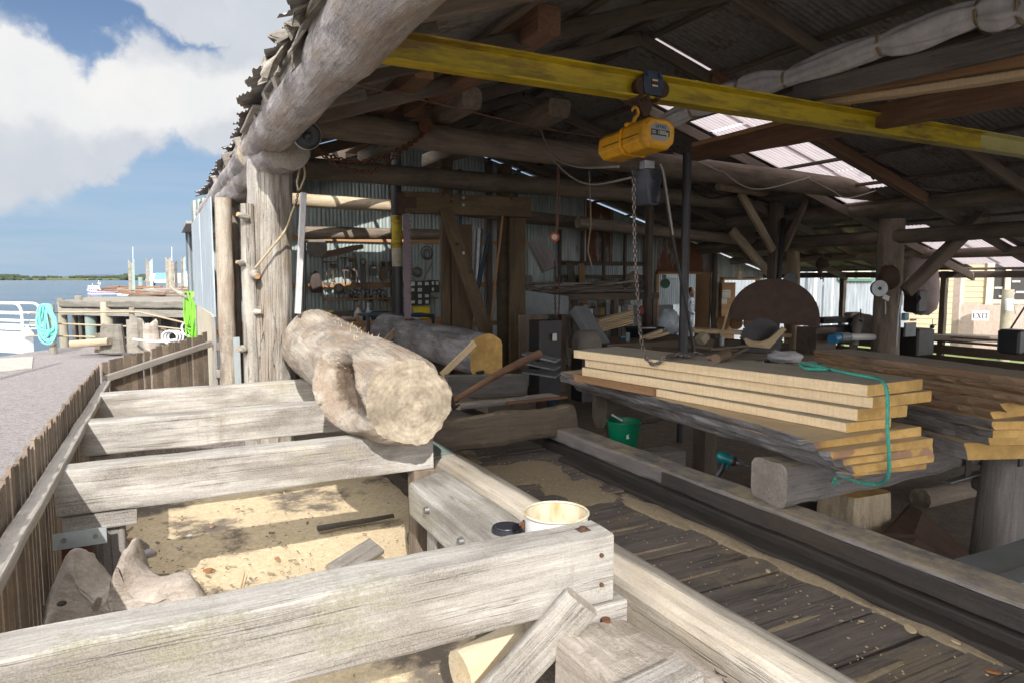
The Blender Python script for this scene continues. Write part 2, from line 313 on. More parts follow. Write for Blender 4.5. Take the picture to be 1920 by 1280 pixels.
# ------------------------------------------------------------------ mesh builder
class MB:
    def __init__(s): s.v=[]; s.f=[]; s.m=[]; s.s=[]
    def add(s,vs,fs,mi=0,sm=False,M=None):
        o=len(s.v)
        for q in vs:
            q=V(q); s.v.append(M@q if M else q)
        for i,f in enumerate(fs):
            s.f.append([o+k for k in f]); s.m.append(mi[i] if isinstance(mi,list) else mi); s.s.append(sm[i] if isinstance(sm,list) else sm)
    def box(s,c,d,mi=0,M=None,ch=.0):
        c=V(c); x,y,z=d[0]/2,d[1]/2,d[2]/2
        T=Matrix.Translation(c)
        if M: T=T@M
        if ch<=0:
            s.add([(-x,-y,-z),(x,-y,-z),(x,y,-z),(-x,y,-z),(-x,-y,z),(x,-y,z),(x,y,z),(-x,y,z)],[(0,3,2,1),(4,5,6,7),(0,1,5,4),(1,2,6,5),(2,3,7,6),(3,0,4,7)],mi,False,T)
        else:
            k=min(ch,x*.9,y*.9,z*.9)
            def rg(a,b,zz): return [(-a+k,-b,zz),(a-k,-b,zz),(a,-b+k,zz),(a,b-k,zz),(a-k,b,zz),(-a+k,b,zz),(-a,b-k,zz),(-a,-b+k,zz)]
            vs=rg(x-k,y-k,-z)+rg(x,y,-z+k)+rg(x,y,z-k)+rg(x-k,y-k,z); fs=[tuple(range(7,-1,-1)),tuple(range(24,32))]
            for r in range(3):
                for i in range(8): j=(i+1)%8; fs.append((r*8+i,r*8+j,r*8+8+j,r*8+8+i))
            s.add(vs,fs,mi,False,T)
        return s
    def loft(s,secs,mi=0,ce=None,sm=True,closed=False,M=None):
        n=len(secs[0]); vs=[p for q in secs for p in q]; fs=[]
        for r in range(len(secs)-1):
            for i in range(n): j=(i+1)%n; fs.append((r*n+i,r*n+j,(r+1)*n+j,(r+1)*n+i))
        s.add(vs,fs,mi,sm,M)
        if not closed:
            s.add(secs[0],[tuple(range(n-1,-1,-1))],mi if ce is None else ce,False,M); s.add(secs[-1],[tuple(range(n))],mi if ce is None else ce,False,M)
        return s
    def tube(s,path,r,n=8,mi=0,ce=None,closed=False,M=None,sm=True):
        P=[V(p) for p in path]; rs=r if isinstance(r,(list,tuple)) else [r]*len(P)
        secs=[]; prev=None
        for i,pt in enumerate(P):
            a=P[i-1] if i>0 else (P[-1] if closed else P[0]); b=P[i+1] if i<len(P)-1 else (P[0] if closed else P[-1])
            t=(b-a); t=t.normalized() if t.length>1e-9 else V((0,0,1))
            if prev is None:
                u=t.orthogonal().normalized()
            else:
                u=prev-t*prev.dot(t); u=u.normalized() if u.length>1e-6 else t.orthogonal().normalized()
            prev=u; w=t.cross(u)
            secs.append([pt+(u*math.cos(k*2*math.pi/n)+w*math.sin(k*2*math.pi/n))*rs[i] for k in range(n)])
        if closed: secs.append(secs[0])
        return s.loft(secs,mi,ce,sm,closed,M)
    def cyl(s,a,b,r0,r1=None,n=14,mi=0,ce=None,M=None): return s.tube([a,b],[r0,r0 if r1 is None else r1],n,mi,ce,False,M)
    def lathe(s,prof,n=20,mi=0,M=None,caps=True,sm=True):
        secs=[[V((r*math.cos(k*2*math.pi/n),r*math.sin(k*2*math.pi/n),z)) for k in range(n)] for r,z in prof]
        return s.loft(secs,mi,None,sm,not caps,M)
    def prism(s,poly,d,mi=0,M=None,ce=None):
        n=len(poly); vs=[(a,b,-d/2) for a,b in poly]+[(a,b,d/2) for a,b in poly]
        fs=[tuple(range(n-1,-1,-1)),tuple(range(n,2*n))]+[(i,(i+1)%n,n+(i+1)%n,n+i) for i in range(n)]
        ms=mi if ce is None else [mi,mi]+[ce]*n
        s.add(vs,fs,ms,False,M); return s
    def ball(s,c,r,n=12,mi=0,amp=0,seed=0,M=None):
        c=V(c); r=V(r) if isinstance(r,(tuple,list)) else V((r,r,r)); secs=[]
        for a in range(1,n//2+1):
            th=math.pi*a/(n//2+1); sec=[]
            for k in range(n):
                ph=2*math.pi*k/n; d=V((math.sin(th)*math.cos(ph),math.sin(th)*math.sin(ph),-math.cos(th)))
                q=1+amp*NZ.noise(d*2+V((seed,seed*1.7,0))); sec.append(c+V((d.x*r.x,d.y*r.y,d.z*r.z))*q)
            secs.append(sec)
        return s.loft(secs,mi,None,True,False,M)
    def build(s,name,mats,parent=None,at=None,M=None):
        T=M if M is not None else Matrix.Translation(V(at) if at is not None else V((0,0,0)))
        if M is None and at is None:
            if parent is not None: T=parent.matrix_world.copy()
            else:
                c=V((0,0,0))
                for q in s.v: c+=q
                c/=max(1,len(s.v)); c.z=min(q.z for q in s.v); T=Matrix.Translation(c)
        vs=s.v
        if M is None:
            I=T.inverted(); vs=[I@q for q in s.v]
        me=bpy.data.meshes.new(name); me.from_pydata([tuple(q) for q in vs],[],s.f)
        for q in (mats if isinstance(mats,(list,tuple)) else [mats]): me.materials.append(MT[q])
        me.polygons.foreach_set('material_index',s.m); me.polygons.foreach_set('use_smooth',s.s); me.update()
        o=bpy.data.objects.new(name,me); COL.objects.link(o); setpar(o,parent,T); return o
def setpar(o,parent,T):
    if parent is not None:
        o.parent=parent; o.matrix_basis=parent.matrix_world.inverted()@T
        o.matrix_world=T
    else: o.matrix_world=T
def tag(o,label,cat,group=None):
    o['label']=label; o['category']=cat
    if group: o['group']=group
    return o
def thing(name,loc,label,cat,group=None):
    o=bpy.data.objects.new(name,None); COL.objects.link(o); o.empty_display_size=.1; o.matrix_world=Matrix.Translation(V(loc)); return tag(o,label,cat,group)
def struct(o,k='structure'): o['kind']=k; return o
def frame(p0,p1,up=(0,0,1)):
    p0=V(p0); x=(V(p1)-p0); L=x.length; x/=L; u=V(up); y=u.cross(x)
    if y.length<1e-4: y=V((0,1,0)).cross(x)
    y.normalize(); z=x.cross(y)
    return Matrix(((x.x,y.x,z.x,p0.x),(x.y,y.y,z.y,p0.y),(x.z,y.z,z.z,p0.z),(0,0,0,1))),L
def rrect(w,h,c,k=2):
    pts=[]
    for sx,sy,a0 in ((1,-1,-90),(1,1,0),(-1,1,90),(-1,-1,180)):
        for i in range(k+1):
            a=R(a0+90*i/k); pts.append((sx*(w/2-c)+c*math.cos(a),sy*(h/2-c)+c*math.sin(a)))
    # a vertex halfway along every side gives the noise something to push
    out=[]
    for i,q in enumerate(pts):
        out.append(q); r=pts[(i+1)%len(pts)]
        if (q[0]-r[0])**2+(q[1]-r[1])**2>(c*1.6)**2: out.append(((q[0]+r[0])/2,(q[1]+r[1])/2))
    return out
SEED=[0]
def timber(name,p0,p1,w,h,mats,parent=None,up=(0,0,1),c=.012,j=.006,step=.15,taper=1.0,skew=0):
    """sawn timber from p0 to p1 (centre line), w across, h high, edges worn and slightly wavy"""
    T,L=frame(p0,p1,up); SEED[0]+=1; sd=V((SEED[0]*13.7,SEED[0]*3.1,0)); n=max(3,min(60,int(L/step)))
    pr=rrect(w,h,min(c,w*.3,h*.3)); secs=[]
    for i in range(n+1):
        t=i/n; k=1+(taper-1)*t; sec=[]
        for a,b in pr:
            q=V((t*L,a*k,b*k)); d=NZ.noise_vector(q*2.3+sd)*j+NZ.noise_vector(q*11+sd)*j*.5
            x=t*L
            if i==0 or i==n: x+=skew*a*(1 if i else -1)+d.x
            sec.append((x,a*k+d.y,b*k+d.z))
        secs.append(sec)
    b=MB(); b.loft(secs,0,1 if isinstance(mats,(list,tuple)) and len(mats)>1 else 0,False); return b.build(name,mats,parent,M=T)
def log(name,p0,p1,r0,r1,mats,parent=None,n=18,amp=.08,fr=1.6,step=.14,bend=0,sq=1.0,fn=None):
    T,L=frame(p0,p1); SEED[0]+=1; sd=V((SEED[0]*7.3,SEED[0]*5.1,2)); k=max(4,min(70,int(L/step))); secs=[]
    for i in range(k+1):
        t=i/k; r=r0+(r1-r0)*t; sec=[]
        for a in range(n):
            th=2*math.pi*a/n; d=V((t*L*fr,math.cos(th)*1.1,math.sin(th)*1.1)); q=r*(1+amp*NZ.noise(d+sd)+amp*.4*NZ.noise(d*3.1+sd))
            if fn: q*=fn(t,th)
            sec.append((t*L,math.cos(th)*q+bend*math.sin(math.pi*t),math.sin(th)*q*sq))
        secs.append(sec)
    b=MB(); b.loft(secs,0,1 if isinstance(mats,(list,tuple)) and len(mats)>1 else 0,True); return b.build(name,mats,parent,M=T)
def sag(a,b,d,n=14):
    a=V(a); b=V(b); return [a.lerp(b,i/n)-V((0,0,d*4*(i/n)*(1-i/n))) for i in range(n+1)]
def chain(b,path,ln=.045,r=.006,w=.011,mi=0):
    P=[V(p) for p in path]; d=[0]
    for i in range(1,len(P)): d.append(d[-1]+(P[i]-P[i-1]).length)
    def at(s):
        for i in range(1,len(P)):
            if s<=d[i]: return P[i-1].lerp(P[i],(s-d[i-1])/max(1e-6,d[i]-d[i-1]))
        return P[-1]
    s=0; k=0
    while s<d[-1]-ln*.5:
        a=at(s); c=at(s+ln*.78); T,_=frame(a,a+(c-a).normalized()*.1 if (c-a).length>1e-6 else a+V((0,0,.1)),(.3,.9,.2))
        T=T@Matrix.Rotation(R(90*(k%2)),4,'X'); pts=[]
        for i in range(10):
            th=2*math.pi*i/10; pts.append((ln*.39+math.cos(th)*ln*.5,math.sin(th)*w,0))
        b.tube(pts,r,5,mi,closed=True,M=T); s+=ln*.78; k+=1
    return b
def catmull(P,n=6):
    P=[V(p) for p in P]; out=[]
    for i in range(len(P)-1):
        a=P[max(0,i-1)]; b=P[i]; c=P[i+1]; d=P[min(len(P)-1,i+2)]
        for k in range(n):
            t=k/n; out.append(.5*((2*b)+(c-a)*t+(2*a-5*b+4*c-d)*t*t+(3*b-a-3*c+d)*t**3))
    out.append(P[-1]); return out
def facing(p,rz=None):
    """frame at p: local x to the right, y up, z toward the yard's visitor side"""
    return Matrix.Translation(V(p))@Matrix.Rotation(rz or 0,4,'Z')@Matrix.Rotation(R(90),4,'X')
# ================================================================== GROUND, WATER, SKYLINE
PIT=-.6
def sheet(name,pts,z,mat,sub=0,amp=0,kind='structure'):
    b=MB()
    if sub:
        x0,y0,x1,y1=pts; nx=max(1,int((x1-x0)/sub)); ny=max(1,int((y1-y0)/sub)); vs=[]
        for j in range(ny+1):
            for i in range(nx+1):
                x=x0+(x1-x0)*i/nx; y=y0+(y1-y0)*j/ny
                vs.append((x,y,z+amp*NZ.noise(V((x*1.3,y*1.3,0)))+amp*.5*NZ.noise(V((x*5,y*5,3)))))
        fs=[(j*(nx+1)+i,j*(nx+1)+i+1,(j+1)*(nx+1)+i+1,(j+1)*(nx+1)+i) for j in range(ny) for i in range(nx)]
        b.add(vs,fs,0,True)
    else: b.add([(x,y,z) for x,y in pts],[tuple(range(len(pts)))])
    return struct(b.build(name,mat,at=(0,0,0)),kind)
WATER=-1.9
sheet('water',[(-6000,-40),(60,-40),(60,60),(6000,60),(6000,7000),(-6000,7000)],WATER,'sea')
# the gravelled quay left of the picket fence, with a vertical edge down to the water
q0=Zp(0,668,-.32); q1=Zp(110,652,-.32); q2=Zp(330,640,-.32); q3=Zp(405,632,-.32)
b=MB(); edge=[(-30,q0.y-6),(q0.x,q0.y),(q1.x,q1.y),(q2.x,q2.y),(1.2,q3.y+.6),(1.2,8.6),(-.64,8.0),(-.64,-14),(-30,-14)]
b.prism([(x,y) for x,y in edge][::-1],2.2,0,Matrix.Translation((0,0,-.32-1.1))); struct(b.build('gravel_path','gravel',at=(0,0,0)))
b=MB(); a0=Zp(-60,676,-.31); a1=Zp(62,668,-.31); a2=Zp(60,690,-.31); a3=Zp(-80,706,-.31)
b.prism([(a3.x,a3.y),(a2.x,a2.y),(a1.x,a1.y),(a0.x,a0.y)],.02,0,Matrix.Translation((0,0,-.312))); struct(b.build('pavement','concrete',at=(0,0,0)))
sheet('sawdust_floor',(-.64,-1.5,2.0,8.8),PIT,'sawdust',.12,.035)
sheet('shed_floor',[(2.0,-8),(14.9,-8),(14.9,16.5),(1.2,16.5),(1.2,8.8),(2.0,8.8)],PIT-.01,'shed_dirt')
sheet('ground',[(14.9,-30),(90,-30),(90,58),(1.2,58),(1.2,16.5),(14.9,16.5)],PIT-.03,'concrete')
sheet('entrance_ground',[(-.64,-30),(14.9,-30),(14.9,-8),(2.0,-8),(2.0,-1.5),(-.64,-1.5)],PIT-.02,'earth')
ga=Zp(1490,628,-.6)
sheet('grass_verge',[(15.4,9),(22.0,9),(22.0,16),(15.4,16)],PIT-.01,'grass')
# far shore: a low scrub bank, a darker wood and a distant hill
def ridge_strip(name,dist,px0,px1,hf,base,mat,depth,kind,n=90):
    secs=[]; b=MB()
    for i in range(n+1):
        px=px0+(px1-px0)*i/n; c=Dp(px,523,dist); h=hf(px); c.z=0
        d=ray(px,523); d.z=0; d.normalize()
        secs.append([c+V((0,0,base)),c+d*depth*.15+V((0,0,base+h*.7)),c+d*depth*.5+V((0,0,base+h)),c+d*depth+V((0,0,base))])
    b.loft(secs,0,None,True); return struct(b.build(name,mat,at=(0,0,0)),kind)
ridge_strip('hills',5200,80,420,lambda p:(34*math.exp(-((p-190)/85)**2)+6+3*NZ.noise(V((p*.03,0,0)))),-3,'far_hill',600,'structure')
ridge_strip('far_shore',1500,-500,700,lambda p:7+2.0*NZ.noise(V((p*.02,3,0))),WATER-.5,'scrub',260,'structure')
b=MB()
for i in range(760):
    px=random.uniform(-420,600); dd=random.uniform(1490,1620)
    if 85<px<150 and random.random()<.75: continue
    hh=random.uniform(2.5,6.5)*(1.25 if px>225 or px<30 else .7)
    c=Dp(px,523,dd); c.z=WATER+(1 if dd<1530 else 6)+hh*.4
    b.ball(c,(hh*random.uniform(.9,2.2),hh,hh*random.uniform(.6,1)),6,0,.5,i)
struct(b.build('far_wood','bush_green',at=(0,0,0)),'stuff')
# ================================================================== FOREGROUND TIMBERS
BM=['bleached','bleached_end']
def beam(x0,x1,y0,y1,z0,z1,label,mats=BM,name='skid_beam',grp='heavy squared skid beams'):
    return tag(timber(name,(x0,(y0+y1)/2,(z0+z1)/2),(x1,(y0+y1)/2,(z0+z1)/2),y1-y0,z1-z0,mats,None,c=.012,j=.007,step=.09),label,'beam',grp)
beam(-1.05,1.56,2.14,2.325,.175,.45,'nearest grey squared beam with green lichen patches, white bucket behind its cut end',['mossy','bleached_end'])
beam(-.53,1.56,4.17,4.35,.205,.45,'grey squared beam carrying the near cut end of the big log')
beam(-.535,1.56,5.53,5.72,.21,.45,'grey squared beam passing under the middle of the big log')
beam(-.50,1.50,6.83,7.01,.22,.45,'farthest grey squared beam, ending beside the big forked post')
nb=[o for o in COL.objects if o.name=='skid_beam'][0]; q=Zp(1093,992,.45); b=MB(); b.box(q+V((0,0,.0)),(.05,.045,.006),0,None,.002); b.cyl(q,q+V((0,0,.012)),.016,n=6); b.build('bolt_plate','rust_dark',nb)
for i_,(px_,py_) in enumerate(((1128,1040),(1128,1095))): q=Yp(px_,py_,2.136); b=MB(); b.cyl(q+V((0,.01,0)),q+V((0,-.006,0)),.008,n=8); b.build('nail_head','rust',nb)
# block under the near beam and the broad sill timber that carries the bucket
def solid(name,p0,p1,wd,ht,mats,label,cat,**k):
    g=k.pop('group',None); return tag(timber(name,p0,p1,wd,ht,mats,None,**k),label,cat,g)
solid('packing_block',(1.28,2.25,.085),(1.62,2.25,.085),.23,.17,BM,'short grey block packed under the end of the nearest beam','block')
solid('sill_timber',(1.48,4.05,.09),(1.48,2.36,.09),.31,.215,['bleached','bleached_end'],'broad grey sill timber with bolts, under the white bucket','timber',skew=.6,c=.02)
t=[o for o in COL.objects if o.name=='sill_timber'][0]
for i,(yy,zz) in enumerate(((3.62,.13),(3.12,.12))):
    b=MB(); b.cyl((1.325,yy,zz),(1.30,yy,zz),.022,.02,10); b.build('bolt','steel_grey',t)
solid('support_post',(1.42,3.68,-.62),(1.42,3.68,-.02),.12,.15,BM,'short pale post standing under the broad sill timber','post')
solid('support_post',(1.50,4.22,-.62),(1.50,4.22,.2),.15,.15,['brown','brown'],'dark post under the right end of the log carrying beam','post')
# left bearing of the log carrying beam: block, steel bracket, rusty post
solid('packing_block',(-.50,4.26,.155),(-.16,4.26,.155),.15,.095,BM,'thin pale block under the left end of the log carrying beam','block')
r=thing('support_bracket',(-.45,4.18,PIT),'galvanised bracket on a rusty steel stub post under the beam by the fence','bracket')
b=MB(); b.box((-.42,4.10,.105),(.24,.012,.085)); b.build('bracket_plate','galv_steel',r)
for x in(-.49,-.35):
    b=MB(); b.cyl((x,4.094,.11),(x,4.08,.11),.013,n=8); b.build('bolt','steel_grey',r)
b=MB(); b.box((-.44,4.16,-.27),(.13,.1,.66)); b.build('stub_post','rust',r)
solid('support_post',(-.28,4.3,-.62),(-.28,4.3,.1),.12,.12,['rail_grey','bleached_end'],'grey stub post beside the rusty steel post','post')
solid('support_post',(-.42,5.63,-.62),(-.42,5.63,.2),.13,.13,['rail_grey','bleached_end'],'dim post under the left end of the middle beam','post')
solid('support_post',(-.40,6.93,-.62),(-.40,6.93,.2),.13,.13,['rail_grey','bleached_end'],'dim post under the left end of the farthest beam','post')
# ---- deck with its kerb rails
b=MB(); y=-1.2; k=0
while y<7.7:
    wd=random.uniform(.15,.24); k+=1
    if random.random()<.0: continue
    x0=1.78; x1=3.12; zz=-.1+random.uniform(-.006,.006); tl=random.uniform(-.012,.012)
    n=10
    secs=[]
    for i in range(n+1):
        x=x0+(x1-x0)*i/n; jj=.006*NZ.noise(V((x*4,y*7,0)))
        secs.append([(x,y+jj+tl*i/n,zz-.05),(x,y+wd-.004+jj+tl*i/n,zz-.05),(x,y+wd-.004+jj+tl*i/n,zz-.008),(x,y+wd-.012+jj+tl*i/n,zz+.003*NZ.noise(V((x*9,y,5)))),(x,y+wd*.5+jj,zz+.004*NZ.noise(V((x*9,y,9)))),(x,y+.008+jj+tl*i/n,zz+.003*NZ.noise(V((x*9,y,7)))),(x,y+jj+tl*i/n,zz-.008)])
    b.loft(secs,0,None,False); y+=wd+random.uniform(.0,.006)
struct(b.build('deck','deck_wood',at=(2.4,3,-.1)))
sheet('deck_base',[(1.72,-1.2),(3.4,-1.2),(3.4,7.7),(1.72,7.7)],-.17,'tarred')
solid('kerb_rail',(1.86,4.62,.035),(1.86,-.6,.035),.235,.24,['rail_cap','bleached_end'],'sunlit round topped kerb timber along the left of the dark deck','kerb timber',c=.045,j=.01,step=.12)
solid('kerb_rail',(1.80,5.6,.045),(1.80,4.63,.045),.26,.225,['teal_timber','bleached_end'],'worn teal painted timber continuing the sunlit kerb behind the log','kerb timber',c=.02)
solid('kerb_rail',(3.26,5.35,.04),(3.26,.4,.04),.24,.12,['rail_grey','bleached_end'],'shaded grey kerb timber with a blackened side along the right of the deck','kerb timber',c=.022,j=.010,step=.12)
t=[o for o in COL.objects if o.name.startswith('kerb_rail')][-1]
timber('tar_facing',(3.136,3.75,.035),(3.136,.42,.035),.02,.098,['tarred','tarred'],t,c=.006,j=.008,step=.08)
solid('ledger',(3.18,5.4,-.065),(3.18,.2,-.065),.17,.09,['tarred','tarred'],'low blackened ledger under the shaded kerb timber','timber',c=.015,j=.012)
solid('ledger',(3.04,4.9,-.085),(3.04,.2,-.085),.12,.045,['tarred','tarred'],'flat black strip lying on the deck beside the shaded kerb','timber',c=.015,j=.016)
solid('kerb_bearer',(3.26,4.6,-.36),(3.26,.3,-.36),.16,.42,['tarred','tarred'],'black bearer timber below the shaded kerb','timber')
# drifts of sawdust on the deck
b=MB()
def drift(cx,cy,rx,ry,h,seed,z=-.098):
    n=26; vs=[(cx,cy,z+h)]; fs=[]
    rings=7
    for r in range(1,rings+1):
        for i in range(n):
            a=2*math.pi*i/n; q=r/rings*(1+.42*NZ.noise(V((math.cos(a)*1.6,math.sin(a)*1.6,seed)))+.16*NZ.noise(V((math.cos(a)*6,math.sin(a)*6,seed))))
            x=cx+math.cos(a)*rx*q; y=cy+math.sin(a)*ry*q
            vs.append((x,y,z+(h*(1-(r/rings)**1.5)+.004*NZ.noise(V((x*14,y*14,seed))) if r<rings else -.012)))
    for i in range(n): fs.append((0,1+i,1+(i+1)%n))
    for r in range(rings-1):
        for i in range(n): a=1+r*n+i; c=1+r*n+(i+1)%n; fs.append((a,a+n,c+n,c))
    b.add(vs,fs,0,True)
for a in((2.5,4.75,.52,.34,.014,1),(2.68,4.15,.26,.34,.012,2),(2.2,5.45,.3,.3,.014,3),(2.89,3.5,.10,.45,.018,4),(2.94,2.95,.08,.42,.02,5),(2.96,2.35,.07,.36,.02,6),(2.03,4.2,.08,.35,.008,7),(2.97,1.7,.06,.3,.014,8),(2.1,3.15,.14,.022,.005,9),(2.45,2.05,.26,.016,.005,10),(2.3,2.62,.3,.016,.005,11),(2.3,1.62,.34,.02,.005,12),(2.25,3.75,.3,.03,.006,14),(2.4,3.35,.32,.018,.005,16),(2.42,3.0,.34,.016,.005,16),(2.35,1.2,.3,.018,.005,17)): drift(*a)
struct(b.build('sawdust','deck_dust',at=(2.4,3,-.1)),'stuff')
b=MB()
for i in range(520):
    x=random.uniform(2.0,2.95); y=random.uniform(.9,5.5); s=random.uniform(.0015,.006)*(1 if random.random()<.95 else 2.2)
    T=Matrix.Translation((x,y,-.09))@Matrix.Rotation(random.random()*6,4,'Z')@Matrix.Rotation(random.uniform(-.5,.5),4,'X')
    b.box((0,0,0),(s*2,s,.003),0,T)
for i in range(900):
    x=random.gauss(.8,.7); y=random.gauss(5.2,1.0); s=random.uniform(.002,.008)
    T=Matrix.Translation((x,y,PIT+.03+.035*NZ.noise(V((x*1.3,y*1.3,0)))))@Matrix.Rotation(random.random()*6,4,'Z')@Matrix.Rotation(random.uniform(-.5,.5),4,'X')
    b.box((0,0,0),(s*2,s,.004),0,T)
struct(b.build('wood_chips','chip',at=(2,3,-.1)),'stuff')
b=MB(); zp=PIT+.018
for a in((-.42,4.3,.30,.8,.03,31),(-.45,5.6,.26,.7,.03,32),(-.2,4.9,.2,.4,.015,33),(1.80,4.6,.16,.6,.04,34),(1.6,2.9,.3,.5,.03,39),(.6,2.0,.8,.5,.02,40)): drift(*a,z=zp)
struct(b.build('pit_dirt','pit_soil',at=(.6,5,PIT)),'stuff')
b=MB()
for i in range(420):
    x=random.gauss(-.1 if i%2 else .9,.35 if i%2 else .55); y=random.gauss(4.9,.8); s=random.uniform(.004,.016)*(1 if random.random()<.93 else 2)
    T=Matrix.Translation((x,y,PIT+.035+.035*NZ.noise(V((x*1.3,y*1.3,0)))))@Matrix.Rotation(random.random()*6,4,'Z')@Matrix.Rotation(random.uniform(-.6,.6),4,'X')
    b.box((0,0,0),(s*random.uniform(1,4),s,.004),0,T)
struct(b.build('bark_litter','brown',at=(.6,5,PIT)),'stuff')
def flat_chip(px,py,z,s,label,mat='chip',nm='wood_chip'):
    p=Zp(px,py,z); b=MB(); n=9
    pl=[(math.cos(2*math.pi*i/n)*s*(1+.4*NZ.noise(V((i*1.9,px,0)))),math.sin(2*math.pi*i/n)*s*.6*(1+.4*NZ.noise(V((i*1.3,py,0))))) for i in range(n)]
    b.prism(pl,.008,0,Matrix.Translation(p+V((0,0,.008)))@Matrix.Rotation(px,4,'Z')@Matrix.Rotation(.15,4,'X')); return tag(b.build(nm,mat),label,'wood chip')
flat_chip(1707,1182,-.09,.032,'larger pale wood chip on the dark deck near the right kerb')
flat_chip(1792,1205,-.09,.022,'small pale wood chip farther right on the dark deck')
flat_chip(1440,1072,-.09,.018,'curled pale chip in the middle of the dark deck')
flat_chip(1862,1262,-.09,.026,'orange brown chip at the right bottom of the deck','leaf_brown')
# ================================================================== PIT DEBRIS
def blob(name,px,py,z,r,mat,label,cat,amp=.3,n=12):
    p=Zp(px,py,z); b=MB(); b.ball(p+V((0,0,r[2]*.6)),r,n,0,amp,px); return tag(b.build(name,mat),label,cat)
blob('stone',277,1043,PIT,(.055,.04,.035),'stone','pale stone in the shade beside the pale burl','stone',.5)
blob('stone',216,994,PIT,(.025,.02,.015),'stone','small pale pebble in the shade near the rusty post','stone',.5)
blob('stone',337,1029,PIT,(.022,.018,.015),'stone','grey pebble in the middle of the beam shadow','stone',.5)
blob('stone',356,1005,PIT,(.025,.018,.012),'stone','white pebble at the edge of the upper sunlit sawdust','stone',.5)
flat_chip(247,1013,PIT+.02,.05,'curled orange brown leaf in the pit shade','leaf_brown','leaf')
flat_chip(400,986,PIT+.02,.022,'small red brown leaf on the upper sunlit sawdust','leaf_brown','leaf')
flat_chip(390,1070,PIT+.02,.035,'rust coloured bark flake on the lower sunlit sawdust','leaf_brown','bark_flake')
flat_chip(520,1048,PIT+.02,.03,'thin curled brown shaving on the lower sunlit sawdust','sawn_red','bark_flake')
def stick(name,pts,r,mat,label,cat,n=6):
    b=MB(); b.tube(pts,r,n); return tag(b.build(name,mat),label,cat)
stick('twig',[Zp(193,1032,PIT+.02),Zp(215,1008,PIT+.05),Zp(250,987,PIT+.03)],[.006,.009,.004],'pale_post','pale twig in the shade by the stub posts','twig')
stick('twig',[Zp(452,1102,PIT+.03),Zp(459,1072,PIT+.03)],[.005,.003],'sawn_red','short brown twig on the lower sunlit sawdust','twig')
pa=Zp(595,990,PIT+.05); pb=Zp(738,966,PIT+.05)
solid('dark_batten',pa,pb,.06,.04,['jetty_pile','jetty_pile'],'dark narrow batten lying in the shadow on the sawdust','batten',taper=.7)
pa=Zp(625,1075,PIT+.08); pb=Zp(706,1022,PIT+.16)
solid('board_offcut',pa,pb,.16,.045,BM,'pale board offcut leaning behind the nearest beam','offcut',up=(.3,-.3,1))
# pale burl by the fence
def burl():
    bp=Yp(212,1140,3.85); T=Matrix.Translation((bp.x,bp.y,PIT)); r=thing('wood_burl',T.translation,'pale burl of driftwood with holes and spikes by the fence','burl')
    c=r.matrix_world.translation; b=MB()
    # a slanting slab with a jagged crest
    dn=V((.889,-.458,0)); dp=V((.458,.889,0))
    def pt(u,v,w): return c+dn*u*1.12+dp*v+V((0,0,w*1.24))
    prof=[(-.33,.02),(-.32,.22),(-.24,.44),(-.20,.56),(-.15,.60),(-.12,.52),(-.07,.45),(-.02,.41),(.02,.44),(.05,.50),(.07,.60),(.10,.62),(.125,.52),(.16,.47),(.22,.46),(.28,.47),(.33,.49),(.37,.43),(.43,.34),(.40,.24),(.30,.20),(.22,.06),(.05,-.02),(-.15,-.02)]
    secs=[]
    for k,(v,sc) in enumerate(((-.10,.86),(-.05,1.0),(.06,1.0),(.15,.85),(.22,.5))):
        sec=[]
        for i,(u,w_) in enumerate(prof):
            d=NZ.noise_vector(V((u*4,w_*4,k*.8)))*.03+NZ.noise_vector(V((u*17,w_*6,k*1.8)))*.02
            sec.append(pt(u*sc+d.x,v+d.y-(.12*(.5-w_) if k<2 else 0),max(.0,w_*sc+d.z)))
        secs.append(sec)
    b.loft(secs,0,None,True); o=b.build('wood_body','stump_wood',r); md=o.modifiers.new('sub','SUBSURF'); md.levels=md.render_levels=2; tx=bpy.data.textures.new('burl_grain','CLOUDS'); tx.noise_scale=.05; dm=o.modifiers.new('grain','DISPLACE'); dm.texture=tx; dm.strength=.028; dm.mid_level=.5
    for (u,w_,rr) in((-.145,.40,.022),(-.06,.235,.034),(.01,.165,.045)):
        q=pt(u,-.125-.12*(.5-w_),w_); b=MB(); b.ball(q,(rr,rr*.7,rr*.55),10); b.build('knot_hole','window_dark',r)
    q=pt(.27,-.15,.30); b=MB(); b.ball(q,(.12,.08,.10),14,0,.5,4); b.build('rotten_pocket','hollow',r)
    b=MB(); b.tube([pt(-.02,-.1,.37),pt(.03,-.16,.43),pt(.06,-.2,.45)],[.02,.012,.004],6); b.build('spike','stump_wood',r)
    b=MB(); b.tube([pt(.3,-.05,.36),pt(.42,-.1,.3),pt(.47,-.12,.2)],[.014,.01,.006],6); b.build('spike','stump_wood',r)
burl()
